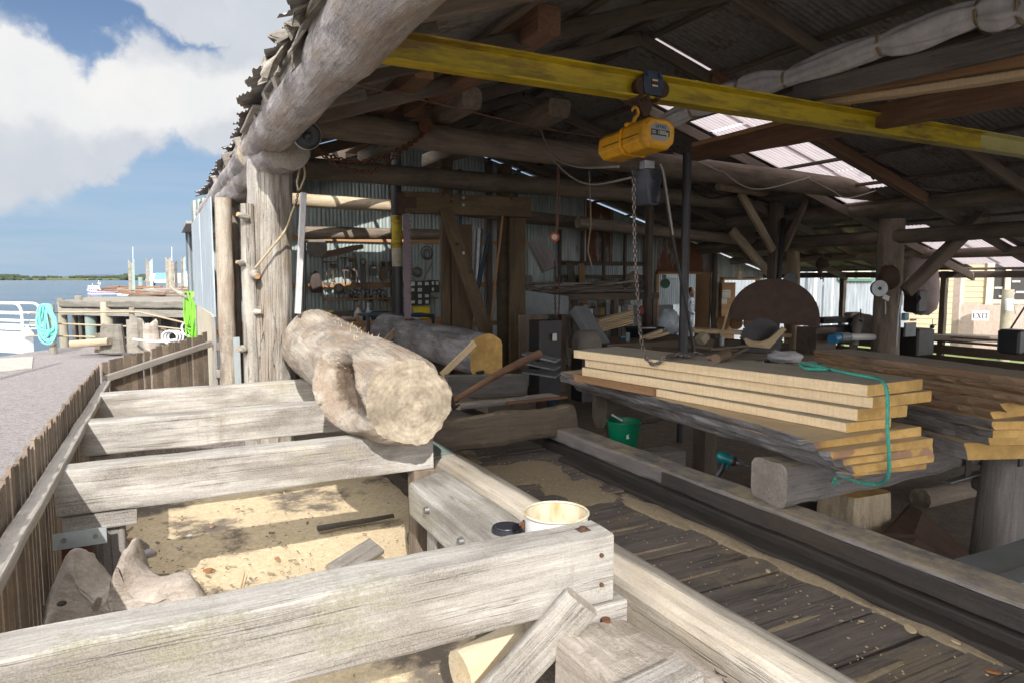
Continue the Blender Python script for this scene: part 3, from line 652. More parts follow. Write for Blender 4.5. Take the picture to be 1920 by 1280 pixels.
# right foreground pile: brace plank, split log, bark lump, mesh covered block
solid('brace_plank',Zp(920,1310,-.16),Yp(1092,1126,2.06),.15,.055,BM,'pale plank offcut leaning up against the nearest beam','plank',up=(.2,-.8,.6),c=.02)
pa=Zp(862,1262,-.25); pb=Zp(1010,1195,-.22)
tag(log('firewood_log',pa,pb+ (pb-pa)*.5,.10,.11,['fresh_log','fresh_log'],None,16,.08),'yellowish round log lying behind the leaning plank','log')
solid('timber_offcut',Zp(1064,1262,-.2),Zp(1110,1300,-.2),.10,.12,['sawn_red','sawn_red'],'reddish brown wedge of bark beside the leaning plank','offcut')
def block():
    c0=Zp(1120,1175,0.0); r=thing('chopping_block',(1.62,1.75,-.6),'cracked grey block of wood with plug and nailed wire mesh','wood block')
    o=timber('wood_body',(1.44,2.10,-.055),(1.50,1.0,-.055),.35,.33,['stump_wood','bleached_end'],r,c=.03,j=.03,step=.06)
    q=Zp(1136,1164,.115); b=MB(); b.cyl(q+V((0,0,-.02)),q+V((0,0,.012)),.02,.018,12); b.build('plug','rust',r)
    # diamond mesh nailed on the top
    b=MB(); p0=Zp(1180,1222,.02); ex=V((.9,-.35,0)).normalized(); ey=V((-.35,-.9,0)).normalized()
    b2=MB()
    for i in range(9):
        for j in range(5):
            q=V((1.45,1.72,.118))+V((.035*j,-.055*i,0))+V((.018*(i%2),0,0))
            a=[q+V((0,0,0)),q+V((.012,-.012,.004)),q+V((.012,-.042,.004)),q+V((0,-.055,0))]; b2.tube(a,.0022,4)
            a=[q+V((.035,0,0)),q+V((.023,-.012,.004)),q+V((.023,-.042,.004)),q+V((.035,-.055,0))]; b2.tube(a,.0022,4)
            b2.tube([q+V((.012,-.027,.004)),q+V((.023,-.027,.004))],.003,4)
    b2.build('wire_mesh','steel_dark',r)
block()
solid('board_offcut',Zp(1190,1310,.15),Zp(1290,1258,.16),.13,.05,BM,'pale offcut lying on the cracked block at the bottom edge','offcut',c=.02)
# ================================================================== WHITE BUCKET
def bucket(name,c,r0,r1,h,mats,label,hand=True,th=.004,fill=None,group=None):
    r=thing(name,c,label,'bucket',group); c=V(c); b=MB()
    prof=[(r0*.98,0),(r0,.006),(r1,h-.012),(r1-th,h-.012),(r0-th,.01)]
    n=36; secs=[[c+V((q*math.cos(k*2*math.pi/n),q*math.sin(k*2*math.pi/n),z)) for k in range(n)] for q,z in prof]
    b.loft(secs[:3],0,0,True,closed=True); b.loft(secs[3:],1,1,True,closed=True); b.add(secs[0],[tuple(range(n-1,-1,-1))],0); b.add(secs[4],[tuple(range(n-1,-1,-1))],1); b.build('pail',[mats[0],mats[1]],r)
    b=MB(); b.tube([c+V((math.cos(k*2*math.pi/n)*(r1+.002),math.sin(k*2*math.pi/n)*(r1+.002),h-.008)) for k in range(n)],.006,8,closed=True); b.build('rim',mats[2],r)
    if fill:
        b=MB(); b.cyl(c+V((0,0,.02)),c+V((0,0,h*fill[0])),r0-th*1.2,r0+(r1-r0)*fill[0]-th*1.2,n); b.build('contents',fill[1],r)
    return r,c
bc=Yp(1043,960,2.58); bz=.2
r,c=bucket('paint_bucket',(bc.x,bc.y,bz),.137,.143,bc.z-bz+.01,('white_paint','tin','tin'),'open white metal paint bucket with rusty inside behind the nearest beam end',fill=(.38,'paint_dregs'))
for s in(-1,1):
    d=V((.889,-.458,0))*s; q=c+d*.148+V((0,0,bc.z-bz-.055)); b=MB(); b.box((0,0,0),(.012,.03,.035),0,Matrix.Translation(q)@Matrix.Rotation(-YAW,4,'Z'),.004); b.cyl(q,q+d*.02,.008,n=8); b.build('handle_lug','rust',r)
d=V((.889,-.458,0)); f=V((.458,.889,0)); b=MB(); hz_=bc.z-bz-.055
b.tube([c+d*-.165*math.cos(a)+f*(.155*math.sin(a))+V((0,0,hz_-.035*math.sin(a))) for a in [math.pi*i/14 for i in range(15)]],.003,6); b.build('handle','steel_grey',r)
b=MB(); q=Zp(950,994,.202); b.cyl(q+V((0,0,.0)),q+V((0,0,.022)),.075,.072,28); b.cyl(q+V((0,0,.022)),q+V((0,0,.026)),.06,.058,28); tag(b.build('dark_disc','black_plastic'),'round black disc lying against the white bucket','lid')  # flat round black disc at the bucket's left foot
# ================================================================== PICKET FENCE
def pickets(name,a,bz,label,ztop,zbot,rails,facing_sign,step=.098):
    a=V(a); bz=V(bz); d=bz-a; L=d.length; d/=L; nrm=V((d.y,-d.x,0))*facing_sign
    r=thing(name,(a+bz)/2+V((0,0,PIT)),label,'fence','picket fence runs round the log skids'); n=int(L/step); x=0
    for i in range(n):
        t=(i+.5)/n; q=a+d*(t*L); zt=ztop[0]+(ztop[1]-ztop[0])*t+random.uniform(-.018,.018); wd=random.uniform(.064,.084); lean=random.uniform(-.012,.012)
        T=Matrix.Translation(q)@Matrix(((d.x,nrm.x,0,0),(d.y,nrm.y,0,0),(0,0,1,0),(0,0,0,1)))
        b=MB(); w2=wd/2; hh=zt-zbot
        vs=[(-w2,zbot),(w2,zbot),(w2+lean,zt-random.uniform(0,.012)),(-w2+lean,zt-random.uniform(0,.012))]
        b.prism(vs,.017,0,T@Matrix.Rotation(R(90),4,'X')@Matrix.Rotation(random.uniform(-.05,.05),4,'Y')); b.build('picket','picket_wood',r)
    for (z0,z1,off,wd,ht) in rails:
        timber('fence_rail',a+nrm*off+V((0,0,z0)),bz+nrm*off+V((0,0,z1)),wd,ht,['fence_rail','bleached_end'],r)
    return r
pickets('picket_fence',(-.585,1.2,0),(-.575,8.0,0),'near run of brown picket fence beside the gravel with its grey top rail',(.70,.60),-.58,((.50,.40,.06,.075,.055),(-.42,-.45,.05,.06,.05)),1)
pickets('picket_fence',(-.56,8.06,0),(.50,9.15,0),'far run of brown picket fence angling up to the iron clad shed wall',(.60,.80),-.5,((.44,.66,.05,.04,.075),(-.3,-.1,.05,.04,.07)),1,.088)
# ================================================================== THE SHED
XE,ZE=.80,2.96; XR=5.3; ZR=4.50; XO=15.4; ZO=1.62; YF=-7.0; YB=14.0
ml=(ZR-ZE)/(XR-XE); mr=(ZR-ZO)/(XO-XR)
def zroof(x): return ZE+(x-XE)*ml if x<XR else ZR-(x-XR)*mr
def RPL(px,py):   # meets the right roof slope
    d=ray(px,py); t=(ZR+mr*XR-CH)/(d.z+mr*d.x); return CP+d*t
shed=thing('timber_shed',(7,4,PIT),'old open sided timber mill shed of logs and corrugated iron','shed')
def roof_sheet(y0,y1,x0,x1,mat,nm,lift=0,rag=0):
    b=MB(); p=.076; y0-=.06; y1+=.06; lift+=.004*(int(y0*10)%3); n=max(3,int((y1-y0)/p*4)); rows=[]
    for x in ([x0,(x0+x1)/2,x1]):
        row=[]
        for i in range(n+1):
            y=y0+(y1-y0)*i/n; z=zroof(x)+.009*math.cos((y-y0)/p*2*math.pi)+lift
            xx=x+(rag*NZ.noise(V((y*5,x0,0))) if x==x0 else 0); row.append((xx,y,z+.02))
        rows.append(row)
    vs=[q for r_ in rows for q in r_]; m=n+1
    fs=[(r_*m+i,r_*m+i+1,(r_+1)*m+i+1,(r_+1)*m+i) for r_ in range(2) for i in range(n)]
    b.add(vs,fs,0,True); return b.build(nm,mat,shed)
# iron sheets; a band of plastic sheets lies over y 6.9..8.6 on the right slope
y=YF; k=0
while y<YB-.1:
    wd=min(.80,YB-y); k+=1
    if 10.5<y<11.5:
        ya,yb=(y,y+wd) ; roof_sheet(ya,yb,XE-.05,1.75,'roof_iron','roof_sheet',.0,.1); roof_sheet(ya,yb,3.85,XR+.05,'roof_iron','roof_sheet',.0); y+=wd; continue
    roof_sheet(y,y+wd-.0,XE+random.uniform(-.13,.02),XR+.05,'roof_iron','roof_sheet',random.uniform(0,.018),.10)
    y+=wd
y=YF
for a in [YF+.8*i for i in range(40)]:
    if a>=YB: break
    e=min(a+.8,YB)
    if e<=6.85 or a>=8.55: roof_sheet(a,e,XR-.05,XO+random.uniform(-.1,.1),'roof_iron','roof_sheet',random.uniform(0,.018))
    else: pass
last=[YF+.8*i for i in range(40) if YF+.8*i+.8<=6.85][-1]+.8; nxt=[YF+.8*i for i in range(40) if YF+.8*i>=8.55][0]
if 6.9>last: roof_sheet(last,6.9,XR-.05,XO,'roof_iron','roof_sheet',.01)
roof_sheet(8.5,nxt,XR-.05,XO,'roof_iron','roof_sheet',.02)
for (a,e,x0,x1,mm) in ((6.9,7.74,XR-.05,5.62,'roof_iron'),(6.9,7.22,5.62,6.65,'skylight_sheet'),(7.22,7.74,5.62,6.65,'roof_iron'),(6.9,7.74,6.65,7.3,'skylight_sheet'),(6.9,7.74,7.3,8.40,'skylight_sheet'),(6.95,7.74,8.44,9.95,'skylight_sheet'),(6.9,7.74,9.95,10.75,'skylight_sheet'),(6.9,7.74,10.75,13.0,'roof_iron'),(6.9,7.74,13.02,XO,'skylight_sheet'),
    (7.78,8.5,XR-.05,6.6,'roof_iron'),(7.78,8.5,6.6,7.9,'skylight_sheet'),(7.78,8.5,7.95,9.8,'skylight_sheet'),(7.78,8.5,9.8,11.3,'skylight_sheet'),(7.78,8.5,11.3,12.6,'roof_iron'),(7.78,8.5,12.6,15.0,'skylight_sheet')):
    roof_sheet(a,e,x0,x1,mm,'skylight' if mm[0]=='s' else 'roof_sheet',-.004)
b=MB(); b.prism([(XR-.22,zroof(XR-.22)+.05),(XR,ZR+.06),(XR+.22,zroof(XR+.22)+.05),(XR,ZR+.075)],YB-YF,0,Matrix.Translation((0,(YB+YF)/2,0))@Matrix.Rotation(R(90),4,'X')); b.build('ridge_cap','roof_iron',shed)
def sh(nm,p0,p1,w_,h_,mats='rafter',**k): return timber(nm,p0,p1,w_,h_,mats,shed,**k)
# rafters and purlins
for i in range(14):
    y=-6.6+1.5*i
    dz=-.16
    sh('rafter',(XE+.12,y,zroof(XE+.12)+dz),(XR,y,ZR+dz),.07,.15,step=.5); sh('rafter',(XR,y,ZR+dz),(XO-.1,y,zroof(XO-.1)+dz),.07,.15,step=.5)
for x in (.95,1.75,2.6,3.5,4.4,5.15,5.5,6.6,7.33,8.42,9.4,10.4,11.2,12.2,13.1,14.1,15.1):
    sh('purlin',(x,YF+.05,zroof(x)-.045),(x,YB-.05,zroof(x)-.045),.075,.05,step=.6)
for k,(x,dz,wd) in enumerate(((7.95,-.2,.10),(8.15,-.24,.13),(9.9,-.2,.1))):
    pass
# extra slanting members beside the skylights
sh('rafter',(6.4,6.86,zroof(6.4)-.14),(11.0,6.86,zroof(11.0)-.14),.10,.16,'red_beam'); sh('rafter',(6.4,8.55,zroof(6.4)-.10),(11.0,8.55,zroof(11.)-.10),.07,.12,'red_beam')
# ragged split palings and rafter ends along the left eave
for i in range(17):
    y=.9+i*.26+random.uniform(-.08,.08); wd=random.uniform(.07,.22); L=random.uniform(.10,.26); x1=XE+.16
    b=MB(); secs=[]; n=6; cu=random.uniform(-.04,.22); dr=random.uniform(-.12,.10); zz=zroof(XE)+.05+random.uniform(.0,.06); tw=random.uniform(-.9,.9); yaw_=random.uniform(-.35,.35)
    for k in range(n+1):
        t=k/n; x=x1-(L*.75+.10)*t; z=zz+(x-XE)*ml*.6-cu*t*t+dr*t; sec=[]
        for m_ in range(7):
            s_=(m_/6-.5); a_=tw*t; q=V((x,y+s_*wd*(1-.2*t)*math.cos(a_)+yaw_*L*t,z+s_*wd*math.sin(a_)+.03*math.cos(s_*5+i)+.03*NZ.noise(V((x*7,s_*5,i)))))
            if k>=n-1: q.x+=.09*NZ.noise(V((s_*9,i*3.3,k)))
            sec.append(q)
        secs.append([q+V((0,0,.008)) for q in sec]+[q-V((0,0,.008)) for q in reversed(sec)])
    b.loft(secs,0,None,False); b.build('eave_paling','paling',shed)
for i in range(16):
    y=1.5+i*.62+random.uniform(-.1,.1); l=random.uniform(-.08,.06)
    sh('rafter_end',(XE-.02-l,y,zroof(XE-.02-l)-.10),(XE+1.0,y,zroof(XE+1.0)-.10),random.uniform(.08,.15),random.uniform(.10,.15),['paling','bleached_end'],step=.2)
for i in range(10):
    y=1.2+i*.85
    sh('lath',(XE+.02+.05*(i%3),y,zroof(XE)-.05),(XE+.03+.04*(i%2),y+1.1,zroof(XE)-.06),.10,.03,['paling','paling'],step=.3)
    sh('fascia_board',(XE+.05,y,zroof(XE)-.04-random.uniform(0,.05)),(XE+.05,y+.82,zroof(XE)-.04-random.uniform(0,.06)),.03,random.uniform(.08,.16),['paling','paling'],step=.3)
# plate log along the eave, corbel log, forked post, second post
def kn(t,th): return 1+.10*math.exp(-((t-.74)/.03)**2)*max(0,math.cos(th-2))+.12*math.exp(-((t-.62)/.02)**2)*max(0,math.cos(th+2.4))+.07*math.sin(t*23)*math.cos(th*2)
log('plate_log',(.98,-6.5,2.62),(.97,7.9,2.78),.205,.17,['plate_log','bleached_end'],shed,30,.13,1.3,.09,fn=kn)
cq=Yp(536,270,6.75)
log('corbel_log',cq,(.86,10.2,2.52),.235,.15,['plate_log','bleached_end'],shed,26,.18,1.5,.08)
log('plate_log',(.92,7.6,2.72),(.80,13.9,2.62),.16,.15,['plate_log','log_end'],shed,16,.1,step=.2)
def forked(t,th):
    a=math.cos(th-R(100)); return 1+.16*max(0,a)**2+.06*math.sin(t*9)*math.cos(2*th)-.10*math.exp(-((((th-R(62)+math.pi)%(2*math.pi))-math.pi)/.16)**2)
pb_=Yp(508,712,7.32)
T0=V((pb_.x-.01,7.35,-.7)); T1=V((pb_.x+.055,7.35,2.62))
log('eave_post',T0,T1,.225,.205,['post_log','log_end'],shed,64,.10,1.3,.07,fn=lambda t,th:1+.035*math.sin(5*th+2.2*math.sin(t*4))+.03*math.sin(11*th+3*math.sin(t*7))+.06*math.exp(-((t-.50)/.05)**2)*math.cos(th-2)-.09*math.exp(-((((th+.9+.25*math.sin(t*5))%(2*math.pi))-math.pi)/.10)**2))
log('post_limb',(pb_.x-.20,7.22,-.65),(pb_.x-.185,7.22,2.18),.085,.060,['post_log','log_end'],shed,16,.13,2,.09)
for (px,py,dx,dz,rr,l) in ((462,408,-.9,.25,.035,.10),(455,493,-.9,.1,.025,.07),(478,515,.1,-.2,.045,.10),(481,585,.5,.0,.028,.06),(457,655,-.9,0,.03,.06)):
    q=Yp(px,py,7.12); b=MB(); d=V((dx,-.5 if abs(dx)>.4 else -1,dz)).normalized(); b.tube([q+V((0,.10,0)),q,q+d*l],[rr*1.3,rr,rr*.62],9,0,1); b.build('branch_stub',['post_log','sawn_red'],shed)
log('eave_post',Yp(428,716,9.1)+V((0,0,-.8)),Yp(418,372,9.1),.105,.095,['weathered_log','log_end'],shed,16,.12,1.6,.1)
log('eave_post',Yp(448,700,9.6)+V((0,0,-.8)),Yp(438,340,9.6),.05,.05,['dark_log','log_end'],shed,10,.1)
b=MB(); q=Yp(443,632,9.0); b.box((q.x,q.y,(q.z-.6)/2),(.075,.02,q.z+.6)); b.build('angle_iron','galv_steel',shed)
for py in(416,650,700):
    q=Yp(409,py,9.15); b=MB(); b.box(q,(.05,.06,.1),ch=.006); b.build('cleat','sawn_red' if py==416 else 'rail_grey',shed)
# outer iron wall on the left
def corr_wall(nm,p0,p1,z0,z1,mat,pitch=.076,amp=.009,parent=None,at_top=None):
    p0=V((p0[0],p0[1],0)); p1=V((p1[0],p1[1],0)); d=p1-p0; L=d.length; d/=L; p0=p0-d*.03; L+=.06; nr=V((d.y,-d.x,0)); n=max(3,int(L/pitch*4)); b=MB(); rows=[]
    for r_ in range(3):
        row=[]
        for i in range(n+1):
            s_=L*i/n; q=p0+d*s_+nr*(amp*math.cos(s_/pitch*2*math.pi)); zt=z1(q.x) if callable(z1) else z1
            row.append((q.x,q.y,z0+(zt-z0)*r_/2))
        rows+=row
    m=n+1; b.add(rows,[(r_*m+i,r_*m+i+1,(r_+1)*m+i+1,(r_+1)*m+i) for r_ in range(2) for i in range(n)],0,True)
    return b.build(nm,mat,parent or shed)
corr_wall('wall_sheet',(.60,9.15),(.60,11.6),.98,2.44,'wall_iron'); corr_wall('wall_sheet',(.585,11.5),(.585,13.95),.98,2.44,'wall_iron')
b=MB(); b.box((.585,11.2,.24),(.02,4.0,1.52)); b.build('wall_board','pale_post',shed)
sh('wall_batten',(.585,9.19,-.55),(.585,9.19,.98),.05,.06,['rail_grey','rail_grey'])
# cross ties
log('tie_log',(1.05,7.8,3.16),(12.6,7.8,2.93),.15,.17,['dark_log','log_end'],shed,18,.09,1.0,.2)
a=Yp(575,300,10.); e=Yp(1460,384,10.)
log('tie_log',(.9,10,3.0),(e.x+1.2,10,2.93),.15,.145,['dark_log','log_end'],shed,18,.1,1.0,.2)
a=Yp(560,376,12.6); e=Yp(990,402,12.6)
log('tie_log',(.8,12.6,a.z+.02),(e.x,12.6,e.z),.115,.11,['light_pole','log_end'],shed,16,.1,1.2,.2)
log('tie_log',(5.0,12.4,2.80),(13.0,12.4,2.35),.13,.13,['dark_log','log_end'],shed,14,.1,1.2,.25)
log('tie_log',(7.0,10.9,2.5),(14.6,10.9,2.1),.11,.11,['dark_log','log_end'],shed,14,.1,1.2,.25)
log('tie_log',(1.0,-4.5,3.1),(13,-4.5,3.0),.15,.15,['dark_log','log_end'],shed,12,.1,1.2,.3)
# inner plate logs along the shed on the right
a=Xp(1500,402,11.3); e=Xp(1925,368,11.3)
log('plate_log',V((11.3,3.2,a.z)),V((11.3,12.8,a.z-.03)),.13,.14,['dark_log','log_end'],shed,16,.1,1.2,.2)
log('plate_log',(11.55,2.6,2.20),(11.55,12.6,2.17),.12,.13,['dark_log','log_end'],shed,16,.1,1.2,.2)
log('plate_log',(13.6,2,1.95),(13.6,13.6,1.92),.09,.09,['dark_log','log_end'],shed,12,.1,1.2,.3)
sh('edge_beam',(XO-.12,YF,ZO-.08),(XO-.12,YB,ZO-.08),.08,.14,step=.6)
log('pole_brace',Yp(1345,350,9.6),Yp(1430,343,9.6)+V((2.2,.0,-.3)),.07,.06,['light_pole','log_end'],shed,10)
log('pole_brace',Yp(1590,402,9.9),Yp(1672,378,9.9),.09,.07,['light_pole','log_end'],shed,12)
# inner posts with braces
pA=Yp(1457,370,9.7)
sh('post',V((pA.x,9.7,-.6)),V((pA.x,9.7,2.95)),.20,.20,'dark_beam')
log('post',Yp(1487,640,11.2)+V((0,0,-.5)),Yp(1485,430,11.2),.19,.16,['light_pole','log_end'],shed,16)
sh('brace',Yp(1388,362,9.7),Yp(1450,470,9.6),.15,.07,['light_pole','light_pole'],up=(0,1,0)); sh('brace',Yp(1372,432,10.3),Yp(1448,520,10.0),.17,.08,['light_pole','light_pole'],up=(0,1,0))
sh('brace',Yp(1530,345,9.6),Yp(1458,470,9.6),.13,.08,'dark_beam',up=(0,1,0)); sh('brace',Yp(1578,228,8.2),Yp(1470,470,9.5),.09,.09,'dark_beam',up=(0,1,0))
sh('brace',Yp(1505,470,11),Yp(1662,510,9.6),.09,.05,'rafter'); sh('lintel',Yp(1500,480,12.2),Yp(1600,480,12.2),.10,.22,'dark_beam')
pB=Yp(1672,430,7.8)
log('post',V((pB.x-.03,7.8,-.65)),V((pB.x,7.8,2.5)),.24,.21,['dark_log','log_end'],shed,20,.08)
sh('brace',Yp(1698,548,7.3),Yp(1858,388,6.6),.20,.18,['dark_beam','dark_beam'],up=(0,1,0),c=.03)
pp=Yp(1284,500,6.6); b=MB(); b.cyl((pp.x,pp.y,-.62),(pp.x,pp.y,2.98),.055,n=14); b.build('steel_pole','steel_dark',shed)
pp=Yp(1322,640,6.3); b=MB(); b.tube([Yp(1240,310,6.2),Yp(1256,420,6.2),Yp(1290,590,6.2),Yp(1302,665,6.2)],.018,8); b.build('stay_pipe','steel_dark',shed)
pp=Yp(1216,500,10.3); sh('post',(pp.x,10.3,-.6),(pp.x,10.3,2.9),.11,.12,'rafter')
# back wall
def bw(x0,x1,z0,z1,mat): corr_wall('wall_sheet',(x0,YB),(x1,YB),z0,z1,mat)
top=lambda x: zroof(x)-.02
def BX(px): return Yp(px,520,YB).x
random.seed(3)
x=.62; d1a,d1b=BX(1229),BX(1342); d2a,d2b=BX(1352),BX(1420); o1a,o1b=BX(1046),BX(1205)
segs=[]
while x<XO:
    e=min(x+.78,XO)
    for lim in(o1a,o1b,d1a,d1b,d2a,d2b):
        if x+.05<lim<e: e=lim
    mid=(x+e)/2; mat='galv_green' if mid<6 else random.choice(['rusty_iron','galv','rusty_iron','galv','galv_green'])
    if d1a<=mid<=d1b: bw(x,e,1.58,top,'rusty_iron')
    elif d2a<=mid<=d2b: bw(x,e,1.42,top,'galv')
    elif o1a<=mid<=o1b:
        bw(x,e,1.80,top,mat); bw(x,e,1.0,1.50,'grey_blue_iron'); bw(x,e,-.65,.72,'galv_green')
    else: bw(x,e,-.65,top,mat)
    x=e
for z in (.45,1.32,2.25): sh('wall_girt',(.75,YB-.05,z),(o1a if z<1.9 else 8,YB-.05,z),.04,.10,['sawn_red','sawn_red'] if z<2 else 'sawn_red',step=.6)
sh('wall_girt',(o1a,YB-.06,1.50),(o1b,YB-.06,1.50),.06,.09); sh('wall_girt',(o1a,YB-.06,1.82),(o1b,YB-.06,1.82),.06,.10); sh('wall_girt',(o1a,YB-.06,.73),(o1b,YB-.06,.73),.05,.06); sh('wall_girt',(o1a,YB-.06,1.02),(o1b,YB-.06,1.02),.05,.06)
for i in range(5):
    xx=o1a+(o1b-o1a)*i/4; sh('wall_stud',(xx,YB-.08,-.6),(xx,YB-.08,2.6),.06,.09)
for xx in (2.0,4.4,6.6,13.3): sh('wall_stud',(xx,YB-.09,-.6),(xx,YB-.09,zroof(xx)-.1),.12,.10)
for a,e,h_ in ((d1a,d1b,1.58),(d2a,d2b,1.42)):
    for xx in(a+.03,e-.03): sh('door_jamb',(xx,YB-.03,-.6),(xx,YB-.03,h_),.10,.06,['sawn_red','sawn_red'])
    sh('door_head',(a,YB-.035,h_+.03),(e,YB-.035,h_+.03),.11,.07,['sawn_red','sawn_red'])
b=MB(); b.box((d1b-.14,YB+.32,.5),(.05,.55,2.15)); b.build('plank_door','sawn_red',shed)
# passage wall behind the doors
corr_wall('passage_wall',(9.5,16.9),(16.5,16.9),-.6,2.45,'grey_blue_iron'); corr_wall('passage_wall',(.6,16.9),(9.5,16.9),-.6,2.6,'grey_blue_iron')
b=MB(); b.box((8.4,15.7,2.5),(15.8,3.0,.05)); b.build('passage_shade_roof','roof_iron',shed)  # unseen roof, added to keep sun and sky light off the passage wall
# low wall of dark boards along the open right side
for i,(z,h_) in enumerate(((-.40,.4),(-.08,.22),(.10,.08),(.20,.07))):
    sh('low_wall_board',(XO-.2,4.2,z),(XO-.2,11.6,z),.05,h_-.03,'dark_beam',step=.6)
for yy in (4.3,6.6,9.0,11.5): sh('edge_post',(XO-.1,yy,-.6),(XO-.1,yy,ZO),.12,.12,'dark_beam')
# stuff stored on the ties: squared beams on the left, long boards on the right
def stored(nm,a,b_,wd,ht,mats,label,**k): return tag(timber(nm,a,b_,wd,ht,mats,None,**k),label,'timber','timbers stored up on the tie logs')
q=Zp(1030,38,3.58); stored('stored_beam',q,(q.x-.1,11.2,3.58),.22,.24,['red_beam','red_beam'],'big squared red brown beam end above the yellow crane beam',c=.02)
q=Zp(800,140,3.46); q2=Zp(890,112,3.47); stored('stored_beam',Yp(795,128,6.4),Yp(660,240,8.9),.20,.2,['red_beam','sawn_red'],'orange brown beam slung just below the yellow crane beam near the eave log',c=.02)
q=Yp(885,185,7.0); stored('stored_beam',q,(q.x-.1,11.0,q.z),.24,.24,['dark_log','dark_log'],'dark squared beam with chamfered end above the rusty chain',c=.06)
q=Yp(1050,205,7.1); stored('stored_beam',q,(q.x-.1,11.2,q.z),.30,.22,['dark_log','dark_log'],'dark beam with a split end right of the chamfered one',c=.05,j=.02)
stored('stored_board',Yp(850,138,6.2),Yp(955,140,6.2),.12,.03,['red_beam','red_beam'],'small board end crossing under the yellow crane beam')
xs=5.35
def sb(x,pa,pb,wd,ht,mats,label,y1=None,**k):
    a=Xp(*pa,x); e=Xp(*pb,x); return stored('stored_board',(x,a.y-.2,a.z),(x,e.y,e.z),wd,ht,mats,label,**k)
sb(5.30,(1920,80),(1490,178),.06,.17,['rail_grey','rail_grey'],'long grey board under the rolled white canvas')
sb(5.45,(1920,118),(1515,182),.06,.09,['sawn_red','sawn_red'],'long orange board below the grey one')
sb(5.6,(1920,146),(1540,196),.14,.06,['sawn','sawn_red'],'pale brown double board below the orange one')
sb(6.2,(1930,168),(1302,286),.14,.22,['red_beam','sawn_red'],'long dark reddish beam with a pale lower edge passing behind the yellow crane beam')
sb(6.05,(1560,205),(1300,272),.04,.05,['sawn_red','sawn_red'],'thin pale batten on the dark reddish beam')
# ================================================================== CRANE BEAM, TROLLEY, HOIST
CY=4.35; cz0=Yp(1190,185,CY).z; cz1=cz0+.185
c0,c1=.86,9.6
r=thing('crane_beam',(5,CY,cz0),'long yellow painted steel crane beam spanning the shed','crane beam')
def ibeam(nm,x0,x1,mat,e=0):
    b=MB(); h_=cz1-cz0; zc=(cz0+cz1)/2; w2=.068+e; t=.014
    pf=[(-w2,cz0-e),(w2,cz0-e),(w2,cz0+t),(.011+e,cz0+t*2.2),(.011+e,cz1-t*2.2),(w2,cz1-t),(w2,cz1+e),(-w2,cz1+e),(-w2,cz1-t),(-.011-e,cz1-t*2.2),(-.011-e,cz0+t*2.2),(-w2,cz0+t)]
    n=30; b.loft([[V((x0+(x1-x0)*i/n,CY+a,z)) for a,z in pf] for i in range(n+1)],0,None,False); return b.build(nm,mat,r)
xp=Yp(1838,240,CY).x
ibeam('steel_beam',c0,xp,'crane_yellow'); ibeam('pale_end',xp,c1,'crane_pale')
for px,py in ((849,75),(946,93),(1036,109),(1121,123),(1273,152),(1344,165),(1411,177),(1473,188),(1532,198),(1588,208),(1641,217),(1692,227),(1739,235)):
    q=Yp(px,py,CY-.013); b=MB(); b.cyl(q+V((0,.004,0)),q+V((0,-.003,0)),.011,n=10); b.build('bolt_hole','black_plastic',r)
hx=Yp(1211,150,CY).x; hzc=Yp(1211,165,CY).z
r=thing('beam_trolley',(hx,CY,cz0-.1),'blue grey trolley with iron wheels riding the yellow crane beam','trolley')
for s in(-1,1):
    b=MB(); T=facing((hx,CY+s*.088,hzc)); b.prism([(-.075,-.075),(.075,-.075),(.095,-.01),(.085,.10),(-.085,.10),(-.095,-.01)],.014,0,T); b.build('side_plate','trolley_blue',r)
    for dx in(-.095,.095):
        b=MB(); q=V((hx+dx,CY+s*.055,cz0+.075)); b.cyl(q+V((0,-.03,0)),q+V((0,.03,0)),.066,.06,20); b.build('wheel','rust_dark',r)
        b=MB(); q=V((hx+dx*.62,CY+s*.096,hzc+.07)); b.cyl(q,q+V((0,s*.014,0)),.018,n=6); b.build('nut','trolley_blue',r)
b=MB(); b.box((hx+.01,CY-.0975,hzc+.012),(.062,.004,.062)); pl=b.build('name_plate','rust',r)
b=MB(); 
for k in(-1,1): b.box((hx+.01,CY-.1005,hzc+.012+k*.020),(.052,.002,.012))
b.build('plate_marks','paper',pl)
for (dx,dz) in((-.05,-.10),(.05,-.10),(-.11,-.10)):
    b=MB(); b.cyl((hx+dx,CY-.10,hzc+dz),(hx+dx,CY+.10,hzc+dz),.017,n=10); b.build('tie_rod','rust_dark',r)
b=MB(); b.prism([(-.075,.03),(.075,.03),(.055,-.05),(.02,-.10),(-.02,-.10),(-.05,-.05)],.05,0,facing((hx-.015,CY,hzc-.12))); b.build('hanger','rust_dark',r)
# hoist
hb=Yp(1190,268,CY); hz0=hb.z; HX=hb.x+.0
r=thing('chain_hoist',(HX,CY,hz0-.4),'yellow electric chain hoist with black chain bag hanging from the trolley','hoist')
def octo(w_,h_,c): return [(-w_+c,-h_),(w_-c,-h_),(w_,-h_+c),(w_,h_-c*.8),(w_-c,h_),(-w_+c,h_),(-w_,h_-c*.8),(-w_,-h_+c)]
HT=Matrix.Translation((HX+.035,CY,hz0))@Matrix.Translation((0,0,.02))@Matrix.Rotation(R(3),4,'Y')@Matrix.Rotation(R(-5),4,'Z')
def obody(nm,y0,y1,w_,h_,c,ch=.022):
    b=MB(); p0=octo(w_-ch,h_-ch,c); p1=octo(w_,h_,c+.006); secs=[]
    for (pf,y) in((p0,y0),(p1,y0+ch),(p1,y1-ch),(p0,y1)):
        secs.append([V((a,y,z)) for a,z in pf])
    secs=[list(reversed(q)) for q in secs]
    b.loft(secs,0,None,False,M=HT); o=b.build(nm,'hoist_yellow',r); md=o.modifiers.new('bevel','BEVEL'); md.width=.012; md.segments=3; return o
